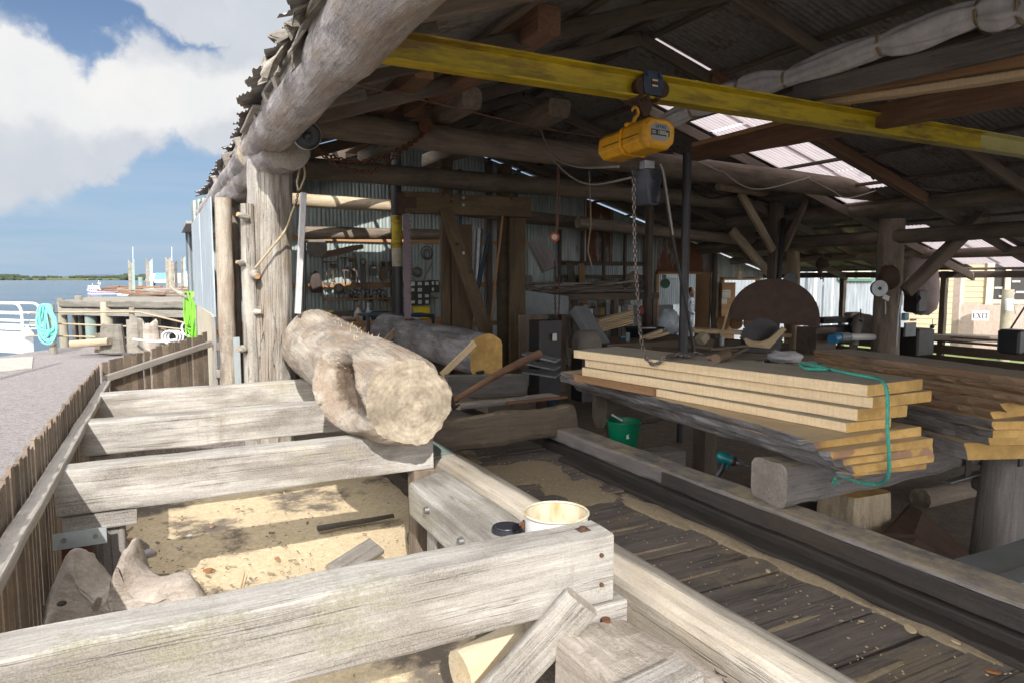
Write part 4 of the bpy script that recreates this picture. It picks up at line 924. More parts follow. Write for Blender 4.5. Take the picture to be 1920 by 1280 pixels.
obody('gear_housing',-.29,.03,.140,.112,.05)
obody('housing_flange',.032,.055,.144,.116,.05,.006)
obody('motor_cover',.056,.42,.128,.100,.045)
for (y0,y1) in((-.22,.02),(.07,.33)):
    for s in(-1,1):
        b=MB(); b.box((s*(.1405 if y0<0 else .1285),(y0+y1)/2,-.01),(.004,y1-y0,.006),0,None) if False else b.add([q for q in MB().box((s*(.1405 if y0<0 else .1285),(y0+y1)/2,-.01),(.004,y1-y0,.007)).v],[(0,3,2,1),(4,5,6,7),(0,1,5,4),(1,2,6,5),(2,3,7,6),(3,0,4,7)],0,False,HT); b.build('seam','black_plastic',r)
b=MB(); pf=octo(.082,.062,.034); b.loft([[V((a,-.2935,z+.006)) for a,z in pf],[V((a,-.2905,z+.006)) for a,z in pf]],0,None,False,M=HT); pl=b.build('rating_plate','plate_grey',r)
b=MB(); b.add(MB().box((0,-.295,.0),(.158,.003,.042)).v,[(0,3,2,1),(4,5,6,7),(0,1,5,4),(1,2,6,5),(2,3,7,6),(3,0,4,7)],0,False,HT); b.build('black_band','black_plastic',pl)
def text(s_,size,T,mat,parent,nm='lettering',xs_=1.0):
    cu=bpy.data.curves.new(nm,'FONT'); cu.body=s_; cu.size=size; cu.align_x='CENTER'; cu.align_y='CENTER'; cu.extrude=.0008; cu.space_character=1.0
    o=bpy.data.objects.new(nm,cu); COL.objects.link(o); bpy.context.view_layer.update()
    me=bpy.data.meshes.new_from_object(o.evaluated_get(bpy.context.evaluated_depsgraph_get())); bpy.data.objects.remove(o); me.materials.clear(); me.materials.append(MT[mat]); me.name=nm
    n=bpy.data.objects.new(nm,me); COL.objects.link(n); setpar(n,parent,T@Matrix.Diagonal((xs_,1,1,1))); return n
RX=Matrix.Rotation(R(90),4,'X')
text('1000kg',.040,HT@Matrix.Translation((.022,-.2972,.0))@RX,'paper',pl,xs_=.8)
text('LIFTALL',.034,HT@Matrix.Translation((.004,-.2955,.042))@RX,'ink',pl,xs_=.8)
text('MAX\nLOAD',.013,HT@Matrix.Translation((-.056,-.2972,.0))@RX,'paper',pl)
# hooks, bag, chain
b=MB(); b.tube([(HX-.0,CY,hz0+.19)]+[(HX-.0+.03*math.cos(a),CY,hz0+.23+.035*math.sin(a)) for a in [R(-60+30*i) for i in range(9)]],[.013]*8+[.010,.006],8); b.build('top_hook','hoist_yellow',r)
b=MB(); b.tube([(HX-.02,CY,hz0+.10),(HX-.01,CY,hz0+.16),(HX,CY,hz0+.19)],.016,8); b.box((HX-.03,CY-.0,hz0+.128),(.12,.05,.03),ch=.008); b.build('hook_bracket','hoist_yellow',r)
bx=Yp(1216,350,CY-.08); b=MB(); secs=[]
for z,w_,d_ in((-.145,.05,.07),(-.135,.066,.085),(.04,.075,.095),(.118,.078,.098),(.125,.072,.09)):
    secs.append([V((bx.x+a,CY-.06+e,bx.z+z)) for a,e in rrect(w_*2,d_*2,.028,3)])
b.loft(secs,0,None,True); b.build('chain_bag','bag_plastic',r)
b=MB(); b.box((bx.x-.01,CY-.07,bx.z+.155),(.09,.075,.075),ch=.004); b.build('bag_bracket','steel_grey',r)
b=MB(); q=Yp(1188,322,CY-.15)
for i in range(7): b.tube([q+V((.014*math.cos(a),.014*math.sin(a),.025-.011*i)) for a in [math.pi*j/5 for j in range(10)]],.0035,5,closed=True)
b.build('limit_spring','steel_dark',r)
ytop=.875
_a=Zp(1628,722,.87); _b=Zp(1076,656,.87); _d=(_b-_a); _d.z=0; _d.normalize(); _n=V((-_d.y,_d.x,0)); _n=_n if _n.x>0 else -_n
def SF(px,py,off):
    d=ray(px,py); return CP+d*(((_a-CP).dot(_n)-off)/d.dot(_n))
p_=[Yp(1188,318,CY-.15),Yp(1189,400,CY-.13),Yp(1191,480,CY-.14),Yp(1196,560,CY-.16),SF(1201,625,.05)]
e_=[SF(1206,655,.03),SF(1214,676,.02),SF(1226,683,.02),SF(1237,678,.02),SF(1246,669,.015),Zp(1254,667,ytop+.014),Zp(1268,664,ytop+.012),Zp(1290,665,ytop+.012),Zp(1303,662,ytop+.012),Zp(1318,664,ytop+.012)]
b=MB(); chain(b,catmull(p_+e_,8),.042,.0052,.0115)
for k in range(4): chain(b,[Zp(1248+k*9,669-k*1.5,ytop+.018),Zp(1275+k*6,662+k*1.7,ytop+.025)],.042,.0052,.0115)
b.build('load_chain','chain_steel',r)
# supply cables of the hoist
hk=Yp(1012,240,7.55)
r_=thing('power_cable',hk,'pale looping power cable from the tie log to the yellow hoist','cable')
for (m1,m2,pe) in(((1035,290),(1080,313),(1160,313)),((1042,305),(1100,345),(1200,330))):
    b=MB(); b.tube(catmull([hk,Yp(m1[0],m1[1],7.0),Yp(m2[0],m2[1],6.2),Yp(pe[0],pe[1],CY+.2)],8),.011,6); b.build('cable_loop','cable_grey',r_)
b=MB(); b.tube(catmull([Yp(660,158,5.0),Yp(800,190,5.9),hk,Yp(1150,262,7.3),Yp(1260,282,7.3)],8),.007,5); tag(b.build('tie_wire','wire_rust'),'thin rusty wire strung from the eave log along the tie log','wire')
pts=[Yp(1238,308,CY+.1),Yp(1245,330,CY+.1),Yp(1256,400,CY+.15),Yp(1262,440,CY+.2)]
b=MB(); b.tube(catmull(pts,6),.009,6); tag(b.build('pendant_cable','cable_grey'),'grey pendant cable hanging beside the black chain bag','cable')
cl=[(1262,288),(1300,300),(1350,322),(1352,320),(1395,350),(1440,354),(1515,334),(1516,336),(1560,358),(1590,372),(1650,356),(1651,358),(1690,378),(1748,362),(1750,364),(1790,405),(1830,390),(1850,375),(1870,415),(1905,425),(1935,390)]
b=MB(); b.tube(catmull([Yp(a,c,7.55-.0*i) for i,(a,c) in enumerate(cl)],4),.010,5); tag(b.build('festoon_cable','cable_grey'),'grey cable looped in sagging swags along the tie log on the right','cable')
b=MB(); b.tube(catmull([Yp(1690,350,7.0),Yp(1800,360,6.5),Yp(1930,356,6.2)],5),.006,5); tag(b.build('overhead_wire','cable_grey'),'thin straight wire running out over the right hand posts','wire')
# rolled white canvas
r_=thing('rolled_canvas',Xp(1640,70,5.15)+V((0,0,-.1)),'rolled white canvas curtain tied with bands under the ridge','canvas roll')
K=[(2010,-22),(1920,8),(1838,25),(1655,82),(1475,148),(1390,165),(1300,205),(1235,232)]
P=[Xp(a,c,5.15) for a,c in K]; secs=[]; b=MB(); tiew=[]
def canv(i,t):
    base=[.09,.10,.07,.075,.06,.08,.07,.05][i]*(1-t)+[.10,.07,.075,.06,.08,.07,.05,.02][i]*t if i<7 else .03
    return base*1.12*(1+.38*math.sin(math.pi*t)**.8)
for i in range(len(P)-1):
    for k in range(10):
        t=k/10; c=P[i].lerp(P[i+1],t); rr=canv(i,t); d=(P[i+1]-P[i]).normalized(); u=V((1,0,0)); w2=d.cross(u).normalized(); sec=[]
        for a in range(36):
            th=2*math.pi*a/36; q=rr*(1+.09*math.sin(th*7+i*2+c.y*2)+.10*math.sin(th*3+c.y*3)+.26*NZ.noise(V((c.y*2.5,math.cos(th)*2,math.sin(th)*2))))
            sec.append(c+u*math.cos(th)*q*.8+w2*math.sin(th)*q)
        secs.append(sec)
    tiew.append(P[i])
b.loft(secs,0,None,True); b.build('canvas','cloth_white',r_)
for i,q in enumerate(P[1:-1]):
    d=(P[i+2]-P[i]).normalized(); b=MB(); u=V((1,0,0)); w2=d.cross(u).normalized(); rr=canv(i+1,0)*1.12
    for o_ in(-.008,.008): b.tube([q+d*o_+u*math.cos(a)*rr*.82+w2*math.sin(a)*rr for a in [2*math.pi*k/14 for k in range(14)]],.007,5,closed=True)
    b.build('tie_band','rope_tan',r_)
# ================================================================== RUSTY CHAIN, LAMP, ROPES AT THE EAVE POST
r_=thing('rusty_chain',Yp(797,237,7.6),'double rusty chain slung from a pulley on the tie log to the eave','chain')
for d in (0,.22):
    b=MB(); chain(b,catmull([Yp(592,279,7.2),Yp(640,300+d*60,7.3),Yp(700,302+d*90,7.4),Yp(750,280+d*30,7.5),Yp(795,252,7.6)],8),.06,.009,.018); b.build('chain_strand','rust',r_)
b=MB(); q=Yp(797,237,7.6); b.cyl(q+V((0,-.03,0)),q+V((0,.03,0)),.085,.08,20); b.build('pulley','rust',r_)
b=MB(); chain(b,[Yp(800,165,7.55),Yp(803,190,7.55),Yp(800,225,7.6)],.06,.009,.018); b.build('hanging_chain','rust_dark',r_)
b=MB(); q=Yp(802,203,7.58); b.tube([q+V((.03*math.cos(a),0,.045*math.sin(a))) for a in [2*math.pi*k/12 for k in range(12)]],.010,6,closed=True); b.build('shackle','rust',r_)
q=Yp(575,254,6.35); r_=thing('flood_lamp',q,'round black lamp with grey rim fixed under the eave log','lamp')
T=Matrix.Translation(q)@((FW*-1+RT*.55-UP*.5).to_track_quat('Z','Y').to_matrix().to_4x4())
b=MB(); b.lathe([(.02,-.10),(.10,-.09),(.125,-.02),(.128,.02),(.118,.035)],24,0,T); b.build('housing','galv_steel',r_)
b=MB(); b.lathe([(.122,.022),(.112,.05),(.07,.055),(.05,.04),(.02,.038)],24,0,T); b.build('front_ring','black_plastic',r_)
b=MB(); b.ball((0,0,.045),(.035,.035,.02),12,0,0,0,T); b.build('lens','bag_plastic',r_)
q0=Yp(565,297,6.9); r_=thing('rope_loop',q0,'tan rope loop with rusty chain end below the flood lamp','rope')
b=MB(); b.tube(catmull([q0,q0+V((-.035,0,-.18)),Yp(557,340,6.9),Yp(560,357,6.9),Yp(567,345,6.9),q0+V((.03,0,-.14)),q0],6),.010,6); b.build('rope','rope_tan',r_)
b=MB(); chain(b,[Yp(560,356,6.9),Yp(556,378,6.9),Yp(554,388,6.9)],.03,.005,.009); b.build('chain_end','rust_dark',r_)
r_=thing('hanging_batten',Yp(565,470,6.85),'whitewashed square batten hanging on a rope beside the forked post','batten')
timber('batten_bar',Yp(569,362,6.85),Yp(558,588,6.85),.055,.045,['grey_wash','grey_wash'],r_,up=(0,1,0),c=.004,j=.002)
b=MB(); q=Yp(560,588,6.85); chain(b,[q,q+V((.03,0,-.08)),q+V((.02,0,-.12))],.04,.006,.012); b.build('chain_end','rust',r_)
b=MB(); b.tube(catmull([Yp(478,503,7.02),Yp(484,496,7.0),Yp(505,470,7.0),Yp(535,432,7.0),Yp(548,398,6.95),Yp(556,378,6.9)],6),.011,6); tag(b.build('post_rope','rope_tan'),'tan rope running from the cut branch stub up across the forked post','rope')
b=MB(); b.tube([Yp(607,206,6.6),Yp(600,222,6.6),Yp(596,236,6.6)],.006,5); tag(b.build('tie_wire','wire_rust'),'short wire dangling from the eave log above the flood lamp','wire')
b=MB(); b.tube(catmull([Yp(720,293,9.9),Yp(745,320,9.9),Yp(780,332,9.9)],5),.008,5); tag(b.build('tie_wire','wire_rust'),'short curved wire under the second tie log','wire')
b=MB(); b.tube(catmull([Yp(876,292,9.8),Yp(880,330,9.8),Yp(890,352,9.8)],5),.007,5); tag(b.build('tie_wire','wire_rust'),'dangling pinkish wire between the two mill posts','wire')
stick('iron_pipe',[Yp(571,622,9.5),Yp(571,455,9.5)],.022,'steel_dark','slim dark pipe standing just behind the whitewashed batten','pipe',8)
# ================================================================== LOGS ON THE SKIDS
LA=V((1.305,3.86,.715)); LB=V((1.42,7.05,.80))
def big():
    r=thing('saw_log',(1.36,5.4,.45),'big peeled log with a rotten hollow resting across the grey beams','log')
    T,L=frame(LA,LB); b=MB(); n=110; k=170; secs=[]; hol=[]; rotv=[]
    bt=R(-168)  # hollow faces left and slightly down; angle measured in the log's own cross section
    for i in range(k+1):
        t=i/k; s_=t*L; rr=.272+.05*t; sec=[]
        rr*=1-.16*math.exp(-((s_-1.05)/.28)**2)*0+.0
        rr*=1+.05*math.sin(s_*2.2+.6)
        for a in range(n):
            th=2*math.pi*a/n; cy,cz=math.cos(th),math.sin(th)
            q=rr*(1+.07*NZ.noise(V((s_*1.1,cy*1.1,cz*1.1)))+.035*NZ.noise(V((s_*3,cy*3,cz*3+4)))+.012*NZ.noise(V((s_*6,cy*14,cz*14)))+.020*NZ.noise(V((s_*2.2,cy*20,cz*20)))+.014*NZ.noise(V((s_*9,cy*8,cz*8))))
            # a waist and a swelling collar above the hollow
            la=max(0,math.cos(th-R(-18)))**1.3; bl=min(1,s_/.75); bl=bl*bl*(3-2*bl); fo=max(0,min(1,(1.22-s_)/.24)); fo=fo*fo*(3-2*fo)
            q*=1+la*bl*(.40*fo+.20*(1-fo))*(1 if s_<2.4 else max(.3,1-(s_-2.4)*.8))
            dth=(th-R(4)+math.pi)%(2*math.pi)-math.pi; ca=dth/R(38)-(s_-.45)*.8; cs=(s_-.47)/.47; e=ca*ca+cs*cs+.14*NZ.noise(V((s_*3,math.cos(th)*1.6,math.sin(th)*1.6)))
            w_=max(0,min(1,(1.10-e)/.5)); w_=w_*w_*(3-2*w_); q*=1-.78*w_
            if e>1: q*=1+.05*max(0,1-(e-1)/.5)
            q*=1+(.10*NZ.noise(V((cy*1.7+3,cz*1.7,1.5)))+.05*NZ.noise(V((cy*5+3,cz*5,1.5))))*max(0,1-s_/.5); low_=max(0,-math.sin(th-R(15)))
            if s_<.10: q*=1-(.07+.05*low_)*(1-s_/.10)**2*(1+.5*NZ.noise(V((cy*3,cz*3,9))))
            q*=1+.02*low_*math.exp(-(s_/.12)**2)*NZ.noise(V((cy*9,cz*9,s_*12)))
            # ragged bark lip low on the near face
            xx=s_
            if i==0: xx=.0
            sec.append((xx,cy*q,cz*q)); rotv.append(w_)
            if i<k: hol.append(0)
        secs.append(sec)
    vs=[q for s_ in secs for q in s_]; fs=[]; mi=[]
    for i in range(k):
        for a in range(n): j=(a+1)%n; fs.append((i*n+a,i*n+j,(i+1)*n+j,(i+1)*n+a)); mi.append(1 if hol[i*n+a] else 0)
    b.add(vs,fs,mi,True,None); b.add(secs[-1],[tuple(range(n))],0,False)
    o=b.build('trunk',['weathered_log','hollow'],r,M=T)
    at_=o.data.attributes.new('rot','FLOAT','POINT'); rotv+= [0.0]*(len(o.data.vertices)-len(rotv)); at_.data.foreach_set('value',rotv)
    # saw cut face with radial checks: rings of quads, slightly domed
    b=MB(); rings=12; vs=[(-.012,0,0)]; fs=[]
    for g_ in range(1,rings+1):
        for a in range(n):
            q=V(secs[0][a]); f_=g_/rings; dx=-.004*(1-f_)
            if abs(math.hypot(q.y*f_+.02,q.z*f_+.05)-.075)<.012: dx-=.004
            vs.append((q.x*f_+dx,q.y*f_,q.z*f_))
    for a in range(n): fs.append((0,1+(a+1)%n,1+a))
    for g_ in range(rings-1):
        for a in range(n): c=1+g_*n; fs.append((c+a,c+(a+1)%n,c+n+(a+1)%n,c+n+a))
    b.add(vs,fs,0,True); b.build('cut_face','log_end',r,M=T)
    # torn splinters along the crest and a ragged lip under the face
    b=MB(); random.seed(5)
    for i in range(120):
        s_=random.uniform(.2,3.1); th=R(random.uniform(25,120)) if random.random()<.75 else R(random.uniform(120,170)); rr=.262+.05*s_/L
        q=V((s_,math.cos(th)*rr,math.sin(th)*rr)); d=V((random.uniform(-.6,.6),math.cos(th),math.sin(th))).normalized(); ln=random.uniform(.012,.04)
        b.tube([q,q+d*ln],[.0035,.0008],4,0,M=T)
    b.build('splinters','sawn',r)
    # loose slab of wood inside the hollow
    q=T@V((.62,-.17,-.02)); 
big()
# second log being sawn
s0=Yp(913,668,7.15); X2=s0.x
r=thing('saw_log',(X2,8.6,.3),'grey barked log with freshly squared yellow end standing at the saw frame','log')
T,L=frame((X2,7.15,s0.z+.0),(X2-.05,10.9,s0.z+.05)); b=MB(); n=32; k=40; secs=[]
for i in range(k+1):
    t=i/k; sec=[]
    for a in range(n):
        th=2*math.pi*a/n; q=.262*(1+.05*t+.10*NZ.noise(V((t*4,math.cos(th)*1.3,math.sin(th)*1.3)))+.05*NZ.noise(V((t*12,math.cos(th)*4,math.sin(th)*4))))
        y,z=math.cos(th)*q,math.sin(th)*q
        y=max(-.20,y); z=max(-.22,z)
        if t<.03: y=min(.21,y)
        sec.append((t*L,y,z))
    secs.append(sec)
b.loft(secs,0,1,True); b.build('trunk',['bark_grey','sawn_end'],r,M=T)
b=MB(); q=Yp(901,698,7.12); b.ball(q,(.06,.015,.028),10,0,.4); b.build('dark_knot','window_dark',r)
solid('wedge_strip',Yp(829,703,6.8),Yp(889,643,6.95),.07,.03,['sawn','sawn'],'pale prop strip leaning on the near end of the barked log','strip',up=(0,-1,0),c=.004)
solid('wedge_strip',Yp(716,647,9.6),Yp(749,612,9.9),.09,.03,['sawn','sawn'],'pale prop strip at the far end of the barked log','strip',up=(0,-1,0),c=.004)
a=Yp(836,724,6.75); e=Yp(983,720,6.75)
solid('log_bearer',a,e,.12,a.z-Yp(836,746,6.75).z+.12,['rail_grey','rail_grey'],'grey upright board face under the squared end of the barked log','board')
solid('log_bearer',(X2-.6,9.9,.16),(X2+.7,9.9,.16),.2,.25,['dark_beam','dark_beam'],'dark bearer under the far end of the barked log','board')
solid('carriage_frame',(X2+.1,6.7,.02),(X2+.1,11.2,.02),.6,.10,['dark_beam','dark_beam'],'dark low carriage beam below the barked log','beam')
# squared old chunk, boards and the brown lever on the back of the deck
a=Yp(800,785,5.35); e=Yp(1066,772,5.35)
solid('old_timber',V((a.x,5.35,.12)),V((e.x,5.35,.15)),.26,.27,['brown','brown'],'old brown squared log with adze marks lying across the deck behind the sunlit log','timber',c=.05,j=.03,step=.07,up=(0,.1,1))
solid('loose_board',Yp(855,762,5.75),Yp(1040,742,6.0),.16,.04,['rail_grey','bleached_end'],'grey loose board on top of the old brown squared log','board',j=.008)
solid('loose_board',Yp(952,754,5.5),Yp(1062,744,5.5),.05,.025,['red_beam','red_beam'],'thin dark red batten on the old brown squared log','board')
r=thing('log_lever',Yp(850,750,5.55),'brown log turning lever leaning over the old brown squared log','lever')
b=MB(); P=[Yp(846,752,5.5),Yp(880,733,5.55),Yp(930,703,5.62),Yp(975,680,5.7),Yp(1012,663,5.75)]; b.tube(catmull(P,5),[.022+.022*(i/20) for i in range(21)],10); b.build('shaft','red_beam',r)
b=MB(); b.tube([Yp(843,735,5.5),Yp(846,752,5.5),Yp(852,765,5.5),Yp(862,757,5.5)],[.02,.03,.02,.008],8); b.build('hook_end','rust_dark',r)
# ================================================================== PLANK STACKS
SA=Zp(1628,722,.87); SB=Zp(1076,656,.87); sd=(SB-SA); sd.z=0; SL=sd.length; sd.normalize(); sn=V((-sd.y,sd.x,0))
if sn.x<0: sn=-sn
# sn points away from the deck
def plank(off0,off1,wid0,wid,z0,z1,mats,label,grp,live=0,name='plank',slant=0,j=.003,end=None,c=.004,rot=0,tip=0):
    """plank along sd, from off0 at the near end to off1, its left edge wid0 from the stack line"""
    b=MB(); L=off1-off0; n=max(8,int(L/.07)); T,_=frame(SA+sd*off0+V((0,0,-SA.z)),SA+sd*off1+V((0,0,-SA.z))); SEED[0]+=1; q0=SEED[0]*3.3; secs=[]
    sg=1 if (T.inverted().to_3x3()@sn).y>0 else -1
    for i in range(n+1):
        t=i/n; x=t*L; sec=[]
        lv=live*(.55*NZ.noise(V((x*1.1,q0,0)))+.30*NZ.noise(V((x*4,q0,2)))+.15*NZ.noise(V((x*11,q0,3)))+.12*NZ.noise(V((x*26,q0,6))))
        lv2=live*(.5*NZ.noise(V((x*1.1,q0,7)))+.25*NZ.noise(V((x*4,q0,9))))
        under=live*.55
        ys=[wid0+lv+(0 if not live else 0),wid0+lv+under*(.5+.5*NZ.noise(V((x*3,q0,4)))),wid0+wid+lv2,wid0+wid+lv2]
        zz=[z1,z0,z0,z1]
        mid=wid0+lv-live*.25*abs(NZ.noise(V((x*6,q0,5))))+ (under*.3 if live else 0)
        pr=[(ys[0]+c,z1),(ys[0],z1-c),(mid,(z0+z1)/2),(ys[1],z0+c),(ys[1]+c,z0),(ys[2]-c,z0),(ys[2],z0+c),(ys[3],z1-c),(ys[3]-c,z1)]
        for y,z in pr:
            d=NZ.noise_vector(V((x*9,y*9,z*9+q0)))*j
            xx=x
            if i==0: xx+=slant*(y-wid0)+d.x*3+tip*max(0,1-(y-wid0-live)/.12)
            sec.append((xx,(y+rot*x)*sg+d.y,z+d.z*.5))
        if sg<0: sec=sec[::-1]
        secs.append(sec)
    m=len(secs[0]); vs=[q for s_ in secs for q in s_]; fs=[]; mi=[]
    for i in range(n):
        for a in range(m):
            k=(a+1)%m; fs.append((i*m+a,i*m+k,(i+1)*m+k,(i+1)*m+a))
            edge=(a in(0,1,2,3)) if sg>0 else (a in(4,5,6,7)); topf=(a==8 if sg>0 else a==8)
            mi.append(1 if (live and edge) else (3 if topf else 0))
    b.add(vs,fs,mi,False); b.add(secs[0],[tuple(range(m-1,-1,-1))],2,False); b.add(secs[-1],[tuple(range(m))],2,False)
    return tag(b.build(name,mats,M=T),label,'plank',grp)
G1='thick fresh planks in the pale stack'; PM=['sawn','sawn','sawn_end','sawn_top']
z=.87; zz=[.87,.803,.737,.668,.612]
plank(0.0,SL,0,.50,zz[1]+.003,zz[0],PM,'topmost thick pale plank of the stack with the chain lying on it',G1,slant=-.16)
plank(-.012,SL-.10,.03,.50,zz[2]+.003,zz[1],PM,'second thick pale plank of the chained stack, longest at the near end',G1,slant=-.22)
plank(.03,SL-.10,-.045,.36,zz[3]+.003,zz[2],PM,'third thick pale plank of the chained stack, set back at the near end',G1,slant=-.30,rot=.02)
plank(.045,SL+.0,-.125,.33,zz[4]+.003,zz[3],PM,'lowest thick pale plank of the chained stack, set farthest back',G1,slant=-.25,rot=.06)
G2='bark edged slabs under the pale stack'; z=zz[4]
for i,(o0,w0,wd,dz,lab) in enumerate(((-.02,-.45,.80,.056,'uppermost bark edged slab under the pale planks'),(-.07,-.41,.80,.052,'second bark edged slab under the pale planks'),(-.085,-.31,.72,.048,'third bark edged slab under the pale planks'),(-.10,-.24,.70,.050,'fourth bark edged slab under the pale planks, sticking out at the near end'),(-.09,-.16,.56,.034,'lowest thin bark edged slab under the pale planks'))):
    plank(o0,SL+.50+.08*(i%2),w0,wd,z-dz+.003,z,['sawn','bark_grey','sawn_end_red','sawn'],lab,G2,live=.10,slant=-.14,j=.006,rot=.26,tip=.07); z-=dz
SZ=z
a=SA+sd*1.45+sn*-.02; e=SA+sd*2.36+sn*.05
solid('red_board',V((a.x,a.y,zz[4]+.032)),V((e.x,e.y,zz[4]+.032)),.10,.058,['sawn_red','sawn_red'],'short reddish board beside the lowest thick plank of the pale stack','board',c=.006)
# teal rope over the stack
def on_stack(u,v,zv): return SA+sd*u+sn*v+V((0,0,zv-SA.z))
pts=[Zp(1500,682,.885),Zp(1512,690,.885),Zp(1545,692,.885),Zp(1552,690,.885),Zp(1530,684,.885),Zp(1505,681,.885),Zp(1560,692,.885),Zp(1600,701,.885),Zp(1640,708,.882)]
near=SA+sd*-.05
pts+=[Yp(1658,718,2.36),Yp(1664,745,2.31),Yp(1664,800,2.29),Yp(1667,860,2.29),Yp(1664,893,2.32),Yp(1648,906,2.42),Yp(1620,905,2.5),Yp(1590,896,2.6),Yp(1570,888,2.65)]
r=thing('tie_rope',on_stack(0,.1,.4),'teal rope hung over the near end of the pale plank stack','rope')
b=MB(); cp=catmull(pts,9)
for s in range(3):
    pp=[]; prev=V((0,0,1)); dist=0
    for i,q in enumerate(cp):
        t=(cp[min(i+1,len(cp)-1)]-cp[max(i-1,0)]).normalized(); u=t.orthogonal().normalized() if i==0 else (prev-t*prev.dot(t)).normalized(); prev=u; w_=t.cross(u)
        if i: dist+=(q-cp[i-1]).length
        a=dist*95+s*2.094; pp.append(q+(u*math.cos(a)+w_*math.sin(a))*.0055)
    b.tube(pp,.0065,6)
b.build('rope_strands','rope_teal',r)
q=Yp(1566,893,2.65); b=MB()
for i in range(9): b.tube([q,q+V((random.uniform(-.02,.02),random.uniform(-.02,.02),-.025)),q+V((random.uniform(-.03,.03),random.uniform(-.02,.02),-random.uniform(.04,.06)))],[.004,.003,.001],5)
b.build('frayed_end','rope_teal',r)
# bearers of the stacks
bt=SZ-.004
solid('stack_bearer',(3.21,2.86,bt-.135),(5.75,2.86,bt-.135),.26,.26,['rail_grey','bleached_end'],'grey round ended bearer log carrying the near ends of the planks','bearer',c=.05,j=.022,step=.08)
solid('stack_bearer',(3.66,5.3,bt-.165),(6.2,5.3,bt-.165),.26,.31,['brown','brown'],'brown bearer log behind the green bucket','bearer',c=.08,j=.03,step=.08)
solid('steel_flat',Yp(1775,902,2.72),Yp(1868,878,2.72),.06,.012,['steel_grey','steel_grey'],'grey steel flat under the right end of the round ended bearer','steel bar')
solid('bearer_strap',(5.02,2.715,bt-.02),(5.02,2.715,bt-.30),.06,.012,['tarred','tarred'],'dark strap on the face of the round ended bearer','strap',up=(0,1,0))
pp=Yp(1884,850,2.62)
r=thing('round_post',(pp.x,2.62,-.6),'thick grey round post right of the plank stack','post')
log('post_shaft',(pp.x-.03,2.62,-.66),(pp.x+.03,2.62,pp.z+.02),.165,.15,['rail_grey','bleached_end'],r,18,.07)
b=MB(); q=Yp(1914,860,2.46); b.box(q,(.05,.012,.10)); b.build('post_bracket','steel_dark',r)
solid('support_block',(3.75,4.7,-.2),(4.1,4.7,-.2),.24,.26,['rail_grey','rail_grey'],'grey block under the brown bearer log','block')
for i,(x,y) in enumerate(((5.0,5.3),(3.9,5.3))): solid('support_post',(x,y,-.62),(x,y,bt-.31),.18,.18,['dark_beam','dark_beam'],('dark stub post under the brown bearer log, right one','dark stub post under the brown bearer log behind the green bucket')[i],'post')
# under the bearer: wedge block, iron sheet, firewood
q=Zp(1665,1000,-.6); q=Yp(1660,960,3.05)
solid('wood_round',(q.x-.28,3.1,-.42),(q.x-.28,3.1,-.045),.46,.34,['light_pole','sawn_end'],'upright pale brown block of wood under the round ended bearer','block',up=(0,1,0),c=.05,j=.02,taper=.88)
b=MB(); T=Matrix.Translation(Yp(1745,1010,2.75)); A=[Yp(1708,945,3.0),Yp(1730,958,2.9),Yp(1790,1010,2.7),Yp(1832,1052,2.55),Yp(1790,1050,2.5),Yp(1700,1035,2.6),Yp(1660,1000,2.8)]
b.loft([A,[q+V((.02,.03,-.01)) for q in A]],0,None,False); tag(b.build('iron_sheet','rust_dark'),'brown curved iron sheet leaning under the bearer beside the round post','iron sheet')
A=[Yp(1640,1003,2.6),Yp(1720,1008,2.5),Yp(1780,1045,2.35),Yp(1700,1030,2.25)]
b=MB(); b.loft([A,[q+V((0,0,.02)) for q in A]],0,None,False); tag(b.build('iron_sheet','rust_dark'),'flat dull iron sheet lying behind the shaded kerb','iron sheet')
for i,(pa,pb,y,rr) in enumerate((((1725,935),(1830,915),3.7,.10),((1735,975),(1835,965),3.6,.09),((1780,1015),(1845,1000),3.4,.08),((1600,890),(1640,990),3.9,.07))):
    tag(log('firewood_log',Yp(*pa,y),Yp(*pb,y),rr,rr*.9,['dark_log','log_end'],None,12,.12),('upper split log in the gloom beside the round post','middle log in the gloom beside the round post','lower log in the gloom beside the round post','slim log end in the gloom behind the wood block')[i],'log')
b=MB(); q=Yp(1835,905,2.9); b.ball(q,(.05,.05,.06),10,0,.4); tag(b.build('knot_wood','jetty_wood'),'small pale knot of wood by the top of the round post','offcut')
solid('loose_board',Zp(1850,1075,-.12),Zp(1990,1030,-.12),.35,.04,['grey_sheet','grey_sheet'],'smooth grey board at the right edge behind the shaded kerb','board')
solid('loose_board',Zp(1880,1092,-.09),Zp(2000,1052,-.09),.12,.03,['grey_sheet','grey_sheet'],'narrow grey board lying on the smooth grey board','board')
